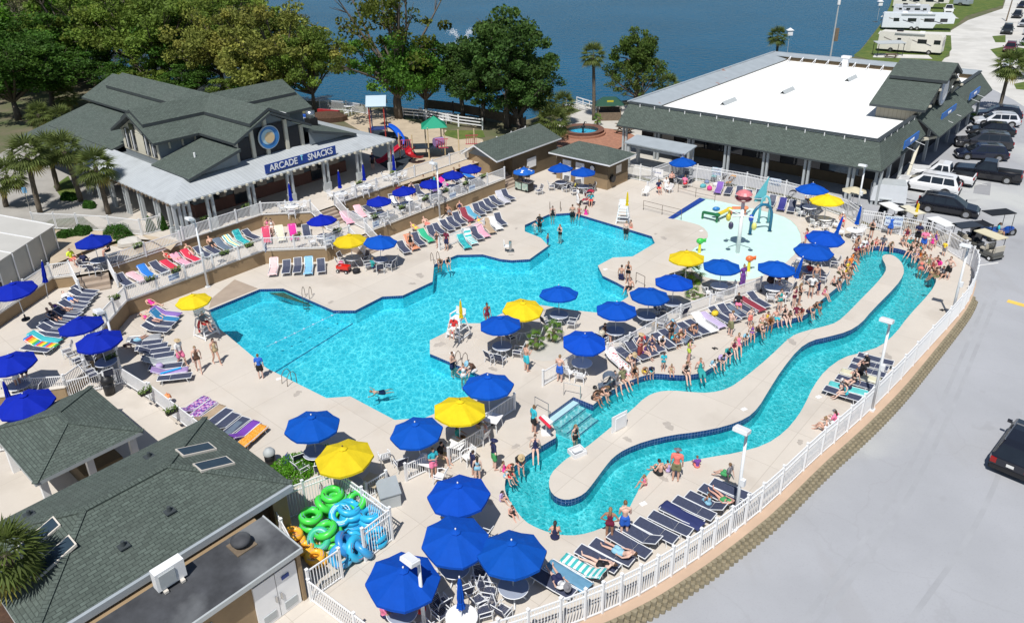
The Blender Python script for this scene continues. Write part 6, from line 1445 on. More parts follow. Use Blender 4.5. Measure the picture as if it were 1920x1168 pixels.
p=at(600,226,2.2);root=thing('dark_shrub_mound','dark mound with red and blue boards behind the arcade','playground',p);b=MB();b.box((-1.8,0,.6),(3.2,.5,.35),-.2);b.build('blue_board',
MT['ocp'],root,color=(.02,.10,.5));b=MB();b.box((1.0,.8,.9),(3,.4,.4),-.4);b.build('red_board',MT['ocp'],root,color=(.35,.03,.03));b=MB();b.ell((1.0,-.4,.3),(2.6,
1.2,.9));b.build('mound',MT['soil'],root)
p=at(1093,250,0);root=thing('fountain','round brick fountain basin with blue water and a small bird figure','fountain',p);b=MB();b.lathe([(2.5,0),(2.5,.5),(2.55,
.55),(1.9,.55),(1.85,.5),(1.85,.0)],32);b.build('basin_wall',MT['red'],root)
b=MB();b.lathe([(1.85,.05),(0,.05)],32);b.build('basin_floor',MT['poolfloor'],root);b=MB();b.poly([(1.86*math.cos(a*math.pi/16),1.86*math.sin(a*math.pi/16),.42)for a in range(32)]);b.build('fountain_water',
MT['fountwater'],root);b=MB();b.tube([(0,0,.1),(0,0,.9),(.2,0,1.4),(.45,0,1.3)],[.12,.1,.07,.04],6);b.ell((0,0,.8),(.25,.15,.2));b.build('bird_figure',MT['black'],
root)
b=MB();b.lathe([(2.5,0),(2.75,0),(2.75,.25),(2.5,.25)],32);b.build('step_ring',MT['brickpave'],root)
for x,y,lb in((1172,238,'wooden picnic table nearer the restaurant roof corner'),(1170,250,'wooden picnic table in front of the other one on the plaza'),(1670,110,
'picnic table beside the cream motorhome')):
 p=at(x,y,0 if x<1600 else-.3);root=thing('picnic_table',lb,'picnic table',p,AS,'wooden picnic tables');b=MB();b.box((0,0,.75),(1.9,.8,.06));b.build('tabletop',
MT['wood'],root)
 for s_ in(-1,1):b=MB();b.box((0,s_*.75,.45),(1.9,.28,.05));b.build('bench',MT['wood'],root);b=MB();b.beam((s_*.7,-.75,0),(s_*.7,.3,.75),.08,.1);b.beam((s_*.7,.75,
0),(s_*.7,-.3,.75),.08,.1);b.beam((s_*.7,-.8,.42),(s_*.7,.8,.42),.07,.1);b.build('leg_frame',MT['wood'],root)
p=at(1141,224,0);root=thing('tiki_kiosk','wooden tiki bar kiosk with a dark green canopy by the lake','kiosk',p,-.05,sc_=.68);b=MB();b.box((0,0,.75),(4.4,2.4,1.5));b.build('bar_front',
MT['wood'],root)
b=MB();b.faces([(-2.7,-1.7,2.9),(2.7,-1.7,2.9),(2.7,1.7,2.9),(-2.7,1.7,2.9),(-1.2,0,4.3),(1.2,0,4.3)],[(0,1,5,4),(1,2,5),(2,3,4,5),(3,0,4)]);b.build('canopy',MT['ocp'],
root,color=(.006,.06,.035));b=MB();b.box((.1,-.95,3.55),(1.2,.1,.5));b.build('canopy_patch',MT['ocp'],root,color=(.55,.50,.05))
for x in(-2.1,2.1):
 for y in(-1.1,1.1):b=MB();b.box((x,y,2.2),(.15,.15,1.5));b.build('post',MT['wood'],root)
b=MB();b.box((0,-.6,2.1),(3.6,.1,.9));b.box((.1,-.7,2.2),(.5,.1,.4));b.build('back_bar',MT['dark'],root)
p=at(1095,205,-.2);root=thing('footbridge','small white railed footbridge leading to the lake','bridge',p,.5);b=MB();b.box((0,0,.1),(1.8,6,.1));b.build('bridge_deck',
MT['concrete'],root)
for s_ in(-1,1):
 b=MB();b.beam((s_*.9,-3,1.0),(s_*.9,3,1.0),.08,.12);b.beam((s_*.9,-3,.55),(s_*.9,3,.55),.06,.1)
 for k in range(5):b.box((s_*.9,-3+k*1.5,.5),(.1,.1,1.1))
 b.build('railing',MT['white'],root)
for i,(x,y,z)in enumerate(((780,222,2.2),(792,216,2.2),(800,224,2.2),(812,222,2.2),(828,232,2.2),(840,232,2.2),(660,215,2.2),(650,218,2.2))):
 PCK.place(f'white plastic chair, {ORD[i]} from the left among the trees by the lake',at(x,y,z),rnd.uniform(0,6),'white chairs by the lake',1.1,{k:WHT for k in('seat',
'backrest','armrest','leg')})
for x,y,lb in((842,226,'white round table right among the lakeside chairs'),(656,210,'white round table by the lakeside fence')):RTK.place(lb,at(x,y,2.2),0,'round patio tables',
1.1,{'tabletop':WHT})
p=at(867,93,-1.0);root=thing('lake_fountain','white v shaped spray of a fountain in the lake','fountain',p);b=MB();rr=random.Random(4)
for k in range(700):
 t=rr.random();s_=rr.choice((-1,1));x=s_*(t**.8)*2.2+rr.gauss(0,.12+.35*t);z=3.6*(1-(1-min(1,t*1.25))**2)-.5*max(0,t-.7)+rr.gauss(0,.1+.2*t);y=rr.gauss(0,.2+.9*t);e=.055;b.faces([(x-e,
y,z),(x+e,y,z),(x,y,z+e*2),(x,y+e,z)],[(0,1,2),(0,3,2)])
b.build('spray',MT['white'],root);b=MB();b.cyl((0,0,-.05),.5,.18,12);b.build('float',MT['black'],root)
fo=MB();
for k in range(260):a=rr.uniform(0,6.28);r_=rr.uniform(2.5,5.5);e=rr.uniform(.05,.25);x,y=p.x+r_*math.cos(a),p.y+r_*2.2*math.sin(a);fo.poly([(x-e,y,-.985),(x,y-e,
-.985),(x+e,y,-.985),(x,y+e,-.985)])
fo.build('foam',MT['white'],kind='stuff')
for x,y,z0,lb in((1476,100,-.3,'pale birdhouse on a post behind the restaurant'),(1645,38,-.3,'small white birdhouse on a post at the lake edge')):
 root=thing('birdhouse',lb,'birdhouse',at(x,y,z0));b=MB();b.tube([(0,0,0),(0,0,3.2)],.05,6);b.build('post',MT['greytrim'],root);b=MB();b.box((0,0,3.6),(.9,.7,.9));b.build('house',
MT['white'],root);b=MB();b.faces([(-.6,-.5,4.05),(.6,-.5,4.05),(.6,.5,4.05),(-.6,.5,4.05),(0,0,4.5)],[(0,1,4),(1,2,4),(2,3,4),(3,0,4)]);b.build('roof',MT['whitem'],
root)
p=at(244,460,1.95);b=MB();b.ell(p+Vector((0,0,.2)),(1.0,.6,.45));b.v=[(x+noise.noise(Vector((x*2,y*2,z*2)))*.3,y,z+noise.noise(Vector((x,y,z))*2)*.2)for x,y,z in b.v];b.build('boulder',
MT['concrete'],origin=p,label='pale boulder in the patio planting bed',cat='boulder')
p=at(58,400,2.2);root=thing('street_sign','small blue parking sign on a thin post by the palms','sign',p);b=MB();b.tube([(0,0,0),(0,0,2.3)],.03,6);b.build('post',
MT['steel'],root);b=MB();b.box((0,0,2.1),(.4,.03,.5));b.build('sign_board',MT['ocp'],root,color=(.15,.35,.55))
p=at(1642,392,-.1);root=thing('yellow_bollard','yellow bollard beside the white suv row','bollard',at(1719,402,-.1));b=MB();b.cyl((0,0,0),.09,.9,8);b.build('post',
MT['painty'],root);b=MB();b.ell((0,0,.9),(.09,.09,.06));b.build('cap',MT['painty'],root)
p=at(1600,398,-.1);root=thing('cream_umbrella','small cream umbrella outside the corner fence','umbrella',at(1596,392,0));root.scale=(.8,)*3;b=MB();b.lathe([(1.3,
2.1),(.6,2.4),(0,2.6)],8);b.build('canopy',MT['canopy'],root,color=(.62,.56,.40));b=MB();b.cyl((0,0,0),.03,2.5,6);b.build('pole',MT['white'],root)
# VEGETATION
def quads_mesh(name,C,A,B,tint,m):
 n=len(C);v=np.stack([C-A,C+B,C+A,C-B],1).reshape(-1,3);me=bpy.data.meshes.new(name)
 me.vertices.add(4*n);me.vertices.foreach_set('co',v.ravel());me.loops.add(4*n);me.loops.foreach_set('vertex_index',np.arange(4*n));me.polygons.add(n);me.polygons.foreach_set('loop_start',
np.arange(0,4*n,4));me.polygons.foreach_set('loop_total',np.full(n,4))
 me.update(calc_edges=True);a=me.color_attributes.new('tint','FLOAT_COLOR','CORNER');t=np.repeat(np.concatenate([tint,np.ones((n,1))],1),4,axis=0);a.data.foreach_set('color',
t.ravel());me.materials.append(m);return me
def unit(r,n):v=r.normal(size=(n,3));return v/np.linalg.norm(v,axis=1,keepdims=True)
def tree_variant(seed,style):
 """unit tree: height 1, crown radius about .5"""
 r=np.random.RandomState(seed);nc,nl,cs,lo,ls,flat={'oak':(64,190,.10,.38,.0165,.95),'sparse':(54,85,.075,.32,.014,1.0),'cedar':(70,170,.085,.22,.0155,.8)}[style]
 cen=[];
 while len(cen)<nc:
  p=unit(r,1)[0]*(r.rand()**.45);
  if p[2]<-.55:continue
  if style=='cedar':q=np.array([p[0]*.36,p[1]*.36,.60+p[2]*.38]);w=1.15-abs(q[2]-.5);q[:2]*=w
  else:q=np.array([p[0]*.52,p[1]*.52,.58+p[2]*.5*flat*.86])
  cen.append(q)
 cen=np.array(cen);C=[];T=[]
 for c in cen:
  k=int(nl*r.uniform(.6,1.4));d=unit(r,k)*(r.rand(k,1)**.4)*cs*r.uniform(.6,1.35);d[:,2]*=.7;C.append(c+d)
  g=r.uniform(.8,1.45);h=r.rand();base=np.array([1+.15*(h>.6)*h,1.0,.8])*g;T.append(base*r.uniform(.65,1.35,(k,1)))
 C=np.concatenate(C);T=np.concatenate(T);n=len(C);A=unit(r,n);Bv=np.cross(A,unit(r,n));Bv/=np.linalg.norm(Bv,axis=1,keepdims=True);s_=ls*r.uniform(.6,1.3,(n,1))
 crown=quads_mesh('crown',C,A*s_,Bv*s_*.6,T,MT['leaf'])
 b=MB();fk=Vector((r.uniform(-.03,.03),r.uniform(-.03,.03),.24 if style!='cedar' else.55));b.tube([(0,0,-.03),(.01,0,.12),fk],[.032,.026,.02],7)
 idx=r.permutation(nc)[:22 if style!='cedar' else 14]
 for i in idx:
  e=Vector(cen[i]);s0=fk if style!='cedar' else Vector((0,0,max(.2,e.z-.12)));mid=s0 .lerp(e,.5)+Vector((r.uniform(-.04,.04),r.uniform(-.04,.04),r.uniform(-.02,
.05)));b.tube([s0-Vector((0,0,.01)),mid,e],[.014,.009,.003],5,cap=False)
  for _ in range(3):d=Vector(unit(r,1)[0])*.09;b.tube([mid.lerp(e,.6),e+d],[.004,.0015],3,cap=False)
 return crown,b.mesh('trunk',MT['bark'],True)
TV={('oak',k):tree_variant(11+k,'oak')for k in range(4)};TV.update({('sparse',k):tree_variant(31+k,'sparse')for k in range(2)});TV.update({('cedar',k):tree_variant(51+k,
'cedar')for k in range(2)})
def tree(x,y,z,h,wd,style,k,col,label,rz=0,name='oak_tree'):
 crown,trunk=TV[(style,k)];root=thing(name,label,'tree',at(x,y,z),rz,'trees round the lake and arcade');root.scale=(wd,wd,h)
 for nm,me,c in(('trunk',trunk,None),('crown',crown,col)):
  o=bpy.data.objects.new(nm,me);COL.objects.link(o);o.parent=root
  if c:o.color=(*c,1)
G1=(.055,.13,.022);G2=(.145,.22,.045);G3=(.20,.225,.06);G4=(.055,.115,.03);G5=(.08,.19,.03);G6=(.15,.16,.10)
for a in((35,225,2.2,10,15,'oak',0,G1,'dark green oak at the left edge above the palms'),(100,205,2.2,9.5,14,'oak',1,G1,'green oak above the palms beside the driveway'),
(20,150,2.2,14,19,'oak',2,(.08,.19,.02),'bright green oak in the top left corner'),(60,110,2.2,13,15,'sparse',0,G6,'bare limbed pale tree near the top left corner'),
(150,150,2.2,14,17,'oak',3,G2,'olive oak at the lake left of the arcade roof'),(207,148,2.2,14,14,'sparse',1,G2,'open crowned oak behind the arcade left part'),
(262,158,2.2,15,16,'oak',0,G2,'tall olive oak behind the arcade middle'),(318,170,2.2,13.5,15,'oak',1,G2,'wide olive oak behind the arcade ridge'),(338,168,2.2,
11,11,'oak',3,G1,'lower green oak leaning over the lake behind the arcade'),(422,178,2.2,12.5,13,'oak',2,G3,'brown tinged oak with a dark trunk behind the arcade'),
(470,172,2.2,11.5,11,'oak',0,G3,'rust coloured oak right of the dark trunk'),(545,205,2.2,13,15,'oak',3,G3,'big brown green oak right of the arcade roof'),(590,
212,2.2,10.5,10,'oak',1,G2,'drooping oak by the play tower'),(508,150,0,13,15,'sparse',0,G6,'grey twiggy tree standing against the lake'),(748,222,2.2,17.5,17,'sparse',
1,(.09,.12,.02),'tall spreading tree with open limbs against the lake'),(752,223,2.2,11,11,'oak',2,G5,'bright green oak in front of the tall spreading tree'),(800,
222,2.2,9.5,8,'oak',0,G5,'green oak between the spreading tree and the cedars'),(868,222,2.2,9.8,11,'cedar',0,G4,'dark cedar left of the largest cedar'),(952,240,
2.2,13.5,14,'cedar',1,G4,'largest dark cedar by the lake'),(980,250,1,8.5,8,'cedar',0,G4,'low dark cedar behind the palmettos'),(1190,206,-.3,11,9.5,'cedar',1,(.075,
.13,.03),'lone open cedar right of the tall slim palm'),(1196,212,-.3,8,8.5,'sparse',0,(.10,.15,.04),'thin pale tree growing into the lone cedar'),(975,252,1.5,
8,10,'oak',1,G4,'dark oak at the end of the lake fence'),(905,232,2.2,8,10,'cedar',0,G4,'cedar between the two big cedars'),
(-20,90,2.2,14,18,'oak',1,(.07,.12,.02),'oak cut by the left edge near the top'),(95,70,2.2,13,16,'oak',2,G2,'olive oak second row near the top left'),(170,85,2.2,
13,17,'oak',0,G3,'brown oak second row near the top left'),(245,100,2.2,13.5,17,'oak',3,G2,'oak second row above the arcade left roof'),(320,110,2.2,13,17,'oak',
2,G2,'oak second row above the arcade ridge'),(395,115,2.2,13,15,'oak',1,G1,'oak second row left of the brown oak'),(452,120,2.2,13,15,'oak',0,G2,'oak second row above the brown oak'),
(130,25,2.2,12,18,'oak',1,G3,'brown oak at the top edge'),(215,30,2.2,12,18,'oak',2,G2,'olive oak at the top edge'),(300,40,2.2,12,18,'oak',3,G2,'second olive oak at the top edge'),
(385,50,2.2,12,17,'oak',0,G3,'rusty oak at the top edge'),(40,40,2.2,12,18,'oak',3,(.09,.19,.025),'bright oak at the top left edge'),(470,60,2.2,11,14,'oak',1,G2,
'farthest right oak at the top edge'),
(1925,150,-.3,6,6,'oak',2,G1,'small green tree by the right edge'),(180,118,2.2,13,17,'oak',1,(.10,.19,.03),'green oak filling the gap left of the arcade'),(290,
135,2.2,13,16,'oak',2,G2,'green oak filling the gap above the arcade ridge'),(375,145,2.2,12,15,'oak',0,G2,'green oak above the right arcade ridge'),(10,185,2.2,
11,15,'oak',3,G1,'shady oak at the left edge above the shadowed ground'),(430,85,2.2,12,15,'oak',2,G2,'green oak near the top left of the twiggy tree'),(120,160,
2.2,11,14,'oak',0,G1,'green oak above the dark shade by the driveway'),(515,175,2.2,11,13,'oak',1,(.13,.18,.04),'olive oak between the rust oaks and the lake'),
(180,165,2.2,5.5,10,'oak',1,G1,'low bushy tree on the shore, left of the arcade roof'),(235,172,2.2,5,9,'oak',2,G1,'low bushy tree on the shore, behind the left arcade roof'),
(285,178,2.2,5,9,'oak',3,G2,'low bushy tree on the shore, behind the middle arcade roof'),(365,188,2.2,5,9,'oak',0,G1,'low bushy tree on the shore, behind the arcade crossing'),
(450,196,2.2,4.5,8,'oak',1,G2,'low bushy tree on the shore, behind the right arcade wing'),(500,200,2.2,4.5,8,'oak',3,G1,'low bushy tree on the shore, right of the brown oak trunk')):
 tree(*a,rz=rnd.uniform(0,6),name='cedar_tree' if a[5]=='cedar' else 'oak_tree')
def palm_parts(seed,nf=46,L=1.5):
 r=np.random.RandomState(seed);C=[];A=[];B=[];T=[]
 for f in range(nf):
  az=f*2.399;el=math.radians(80-128*(f/nf)+r.uniform(-9,9));d=np.array([math.cos(az)*math.cos(el),math.sin(az)*math.cos(el),math.sin(el)]);side=np.cross(d,[0,0,
1.0]);side/=np.linalg.norm(side)+1e-6;upv=np.cross(side,d);hub=d*L*.52;g=r.uniform(.6,1.3);dead=f/nf>.9
  for k in range(11):
   t=(k-5)/5;dv=d*math.cos(t*1.35)+side*math.sin(t*1.35)-np.array([0,0,.28]);dv/=np.linalg.norm(dv);ln=L*.62*(1-.25*abs(t));p0=hub;p1=hub+dv*ln-np.array([0,0,.12*L]);w_=np.cross(dv,
upv);w_/=np.linalg.norm(w_)+1e-6
   C.append((p0+p1)/2);A.append((p1-p0)/2);B.append(w_*.042*L/1.25);c=np.array([1,1,.9])*g*r.uniform(.75,1.25);T.append(c if not dead else np.array([2.6,1.7,1.4])*g)
  C.append(hub/2);A.append(hub/2);B.append(side*.018);T.append(np.array([1.3,1.3,1])*g)
 fr_=quads_mesh('fronds',np.array(C),np.array(A),np.array(B),np.array(T),MT['leaf']);return fr_
PF=[palm_parts(3),palm_parts(9),palm_parts(5,15,1.3)]
def palm(x,y,z,h,label,lean=(0,0),s_=1.0,col=(.13,.17,.05),k=0,r_=.19):
 root=thing('palm_tree',label,'palm',at(x,y,z),0,'palms on the grounds');b=MB();pts=[Vector((lean[0]*t*t,lean[1]*t*t,h*t))for t in[i/8 for i in range(9)]]
 rs=[r_*(1.15-.25*t+(.12 if i%2 else 0))for i,t in enumerate([j/8 for j in range(9)])];b.tube(pts,rs,9);b.build('trunk',MT['palmbark'],root,True)
 o=bpy.data.objects.new('fronds',PF[k]);COL.objects.link(o);o.parent=root;o.location=pts[-1];o.scale=(s_,)*3;o.rotation_euler=(0,0,x);o.color=(*col,1)
def palm_to(bx_,by,cx_,cy_,z,label,s_=1.0,k=0,**kw):
 """crown centre seen at pixel c above the base at pixel b"""
 g,h=solve_h((bx_,by),(cx_,cy_),z);P_=at(cx_,cy_,z+h);lean=(P_.x-g.x,0);palm(bx_,by,z,h,label,(lean[0],0),s_,k=k,**kw)
for q in((12,388,12,330,2.2,'palm cut by the left edge beside the pale tent',1.25,0),(76,400,50,290,2.2,'palm with an orange brown leaning trunk by the driveway',
1.35,1),(110,358,90,278,2.2,'palm on the grass island by the driveway',1.25,0),(152,378,118,280,2.2,'palm right of the grass island',1.3,1),(204,402,178,312,2.2,
'palm with criss cross trunk by the arcade verandah corner',1.3,0),(112,268,112,222,2.2,'palm beside the arcade rear roof',1.2,1),(72,262,72,215,2.2,'palm left of the arcade rear roof',
1.2,0),(137,212,124,180,2.2,'palm at the arcade far left corner',1.2,1),(1113,226,1112,103,0,'very tall slim palm by the tiki kiosk',1.25,0),(1013,232,1014,186,
0,'palm beside the cedars by the fountain',1.35,1),(1058,232,1056,195,0,'palm left of the brick fountain',1.3,0),(1040,285,1036,228,0,'palm between the two green sheds',
1.5,1),(1252,190,1252,160,0,'palm behind the restaurant roof corner',1.3,0),(1456,106,1458,68,-.3,'palm behind the restaurant rear parapet',1.4,1),(1872,212,1895,
122,-.3,'leaning palm with a long dark trunk in the car park',1.5,0)):palm_to(*q)
g=at(8,1040,4.6);g.z=0;root=thing('palm_tree','large palm cut by the left edge over the green roof','palm',g,0,'palms on the grounds');b=MB();b.tube([(0,0,0),(0,
0,4.6)],[.25,.2],9);b.build('trunk',MT['palmbark'],root,True)
o=bpy.data.objects.new('fronds',PF[1]);COL.objects.link(o);o.parent=root;o.location=(0,0,4.6);o.scale=(.95,)*3;o.color=(.09,.125,.03,1)
for x,y,h,s_,lb in((1005,655,.8,.45,'short palm left in the pool garden bed'),(1038,640,.9,.48,'short palm right in the pool garden bed'),(1296,528,.7,.7,'short palm under the yellow umbrella'),
(1300,556,.2,.5,'low palmetto behind the blue umbrella'),(1120,235,.9,.5,'low palm beside the tall slim palm'),(1820,226,.3,.6,'low agave like palm at the far end of the car row')):palm(x,
y,0 if x<1500 else-.3,h,lb,(0,0),s_*1.15,col=(.11,.22,.03),r_=.12,k=2)
gb=MB();gb.poly([at(1020+42*math.cos(a*.4),655+22*math.sin(a*.4),.006)for a in range(16)][::-1]);gb.build('garden_bed',MT['concrete'],kind='structure')
gb=MB();gb.poly([at(1283+34*math.cos(a*.4),520+12*math.sin(a*.4),.006)for a in range(16)][::-1]);gb.build('garden_bed',MT['sand'],kind='structure')
def bush(x,y,z,rx,ry,rz_,label,col=(.05,.14,.018),seed=1,n=5000,nm='shrub',ls=.065,flat=False):
 r=np.random.RandomState(seed);d=unit(r,n)*(r.rand(n,1)**.25);d[:,2]=np.abs(d[:,2])if not flat else d[:,2];wob=1+.18*np.sin(d[:,:1]*5+seed)*np.cos(d[:,1:2]*4);C=d*np.array([rx,
ry,rz_])*wob;A=unit(r,n);B=np.cross(A,unit(r,n));s_=ls*r.uniform(.6,1.4,(n,1));T=np.ones((n,3))*r.uniform(.6,1.4,(n,1))
 root=thing(nm,label,'shrub',at(x,y,z),AS);me=quads_mesh('foliage',C,A*s_,B*s_*.6,T,MT['leaf']);o=bpy.data.objects.new('foliage',me);COL.objects.link(o);o.parent=root;o.color=(*col,
1);b=MB();b.tube([(0,0,-.1),(0,0,rz_*.6)],.04,5);b.build('stem',MT['bark'],root)
for q in((125,448,1.95,.75,.75,.8,'round clipped shrub left in the patio bed'),(155,443,1.95,.8,.8,.9,'round clipped shrub beside the left one in the patio bed'),
(226,447,1.95,1.9,1.0,1.2,'wide dark green hedge above the patio umbrella'),(285,440,1.95,.35,.35,1.4,'tall feathery grass clump left below the arcade corner'),
(308,436,1.95,.35,.35,1.5,'tall feathery grass clump right below the arcade corner'),(130,372,2.2,1.2,.7,.5,'low shrub under the palms'),(168,388,2.2,.9,.5,.5,'brown low shrub at the palm foot')):bush(*q,
seed=int(q[0]))
g=P([(497,868),(528,872),(590,905),(560,925),(520,905)],0);bush(545,890,0,1.0,2.3,.7,'bright green clipped hedge beside the bathhouse roof',(.12,.34,.02),5,9000,
ls=.05)
# VEHICLES
def car_kind(name,L,W,H,typ):
 K=Kind(name,'car' if typ!='pickup' else 'pickup truck');h=L/2;zb=.30;bl=H*.56
 if typ=='suv':top=[(-h,.62),(-h+.06,bl),(-h+.4,bl+.03),(.28*L*.9,bl),(h-.25,bl-.14),(h-.03,bl-.28),(h,.5)];gh=[(-h+.1,bl,1),(-h+.5,H-.10,0),(-h+1.0,H-.02,0),(-.08*L,
H,0),(.04*L,H-.05,0),(.10*L,H-.14,0),(.29*L,bl-.02,1)]
 elif typ=='pickup':top=[(-h,.65),(-h+.04,bl),(-.12*L,bl),(.22*L,bl+.02),(h-.2,bl-.06),(h,bl-.2),(h+.02,.5)];gh=[(-.14*L,bl,1),(-.11*L,H-.03,0),(0,H,0),(.08*L,H-.03,
0),(.20*L,bl,1)]
 else:top=[(-h,.6),(-h+.05,bl),(-h+.6,bl+.02),(.25*L,bl-.02),(h-.2,bl-.2),(h,.5)];gh=[(-h+.3,bl,1),(-h+.95,H-.04,0),(-.05*L,H,0),(.05*L,H-.04,0),(.24*L,bl,1)]
 b=MB();hw=W/2;rows=[]
 for x,z in top:
  tp=.12 if abs(abs(x)-h)<.12 else 0;rows.append([(x,s_*(hw-c-tp),zz)for s_,c,zz in((-1,.06,zb),(-1,0,.55*z+.15),(-1,.03,z-.07),(-1,.14,z),(1,.14,z),(1,.03,z-.07),
(1,0,.55*z+.15),(1,.06,zb))])
 for i in range(len(rows)-1):b.strip([Vector(p)for p in rows[i+1]],[Vector(p)for p in rows[i]])
 b.poly(rows[0]);b.poly(rows[-1][::-1])
 if typ=='pickup':b.box((-h*.62,0,bl+.01),(L*.33,W*.8,.02),0,1)
 K.add('body',b.mesh('body',[MT['paint'],MT['black']],True))
 b=MB();gr=[[(x,s_*(hw-(.13 if e else.34)),z)for s_ in(-1,1)]for x,z,e in gh]
 lo=[(x,bl)for x,z,e in gh]
 for i in range(len(gh)-1):b.poly([gr[i+1][0],gr[i+1][1],gr[i][1],gr[i][0]]if gh[i+1][1]>=gh[i][1]*.98 or 1 else[])
 for s_ in(0,1):b.poly([g_[s_]for g_ in gr][::1 if s_==0 else-1])
 K.add('cabin',b.mesh('cabin',MT['paint']))
 gi=len(K.parts)-1
 def inset(q,t=.1,o=.012):
  q=[Vector(p)for p in q];c=sum(q,Vector())/len(q);n=(q[1]-q[0]).cross(q[2]-q[0]).normalized();n=n if n.dot(c-Vector((0,0,bl)))>0 or n.z>.2 else-n;return[p.lerp(c,
t)+n*o for p in q]
 b=MB();b.poly(inset([gr[0][0],gr[0][1],gr[1][1],gr[1][0]]));K.add('rear_window',b.mesh('rear_window',MT['glassdark']))
 b=MB();b.poly(inset([gr[-1][0],gr[-1][1],gr[-2][1],gr[-2][0]]));K.add('windscreen',b.mesh('windscreen',MT['glassdark']))
 for s_ in(0,1):
  sy=-1 if s_==0 else 1;x0,x1=gh[1][0]-.1,gh[-2][0]+.15;n=2 if typ=='pickup' else 3;yb,yt=hw-.135,hw-.32
  for k in range(n):
   a=x0+(x1-x0)*k/n+.04;c=x0+(x1-x0)*(k+1)/n-.04;at_=a+(.18 if k==0 else 0);ct=c-(.28 if k==n-1 else 0);c2=c+(.18 if k==n-1 else 0);b=MB();f=lambda x,t:(x,sy*(yb+(yt-yb)*t+.012),
bl+(H-.10-bl)*t);b.poly([f(a,.08),f(c2,.08),f(ct,.88),f(at_,.88)]);K.add('side_window',b.mesh('side_window',MT['glassdark']))
 for x in(-h+.95*L/4.8,h-.95*L/4.8):
  for s_ in(-1,1):
   b=MB();b.tube([(x,s_*(hw-.24),.36),(x,s_*(hw+.01),.36)],.36,18);w_=K.add('wheel',b.mesh('wheel',MT['tyre']));b=MB();b.tube([(x,s_*(hw-.05),.36),(x,s_*(hw+.02),
.36)],.23,12);K.add('rim',b.mesh('rim',MT['steel']),w_)
   b=MB();pts=[(x+.44*math.cos(t),s_*(hw+.004),.36+.44*math.sin(t))for t in[math.pi*i/8 for i in range(9)]];pi_=[(x+.37*math.cos(t),s_*(hw+.004),.36+.37*math.sin(t))for t in[math.pi*i/8 for i in range(9)]];b.strip([Vector(p)for p in pts],
[Vector(p)for p in pi_]);K.add('wheel_arch',b.mesh('wheel_arch',MT['black']))
 for s_ in(-1,1):
  b=MB();b.box((-h+.04,s_*(hw-.24),bl-.14),(.1,.26,.26));K.add('tail_light',b.mesh('tail_light',MT['lampred']));b=MB();b.box((h-.1,s_*(hw-.27),bl-.33),(.16,.32,
.14));K.add('headlight',b.mesh('headlight',MT['lampclear']));b=MB();b.box((gh[-1][0]-.15,s_*(hw+.08),bl+.06),(.12,.2,.15));K.add('mirror',b.mesh('mirror',MT['paint']))
 b=MB();b.box((h-.02,0,.52),(.1,W*.6,.24));K.add('grille',b.mesh('grille',MT['black']));b=MB();b.box((-h-.01,0,.45),(.08,W*.85,.16));b.box((0,0,.3),(L*.96,W*.92,
.14));K.add('bumper',b.mesh('bumper',MT['black']));b=MB();b.box((-h-.03,0,.75),(.02,.32,.15));K.add('number_plate',b.mesh('number_plate',MT['paintw']))
 if typ=='suv':
  for s_ in(-1,1):b=MB();b.beam((gh[1][0]+.2,s_*(hw-.36),H+.04),(gh[-2][0]-.1,s_*(hw-.36),H+.04),.04,.04);K.add('roof_rail',b.mesh('roof_rail',MT['steel']))
 return K
CK={'suv':car_kind('parked_suv',4.75,1.92,1.62,'suv'),'big':car_kind('parked_suv',5.4,2.03,1.82,'suv'),'pickup':car_kind('pickup_truck',5.7,2.02,1.9,'pickup'),'car':car_kind('parked_car',
4.7,1.86,1.5,'car')}
BLK=(.008,.009,.014);NVY=(.012,.016,.035);SIL=(.42,.44,.46);WHC=(.78,.79,.80)
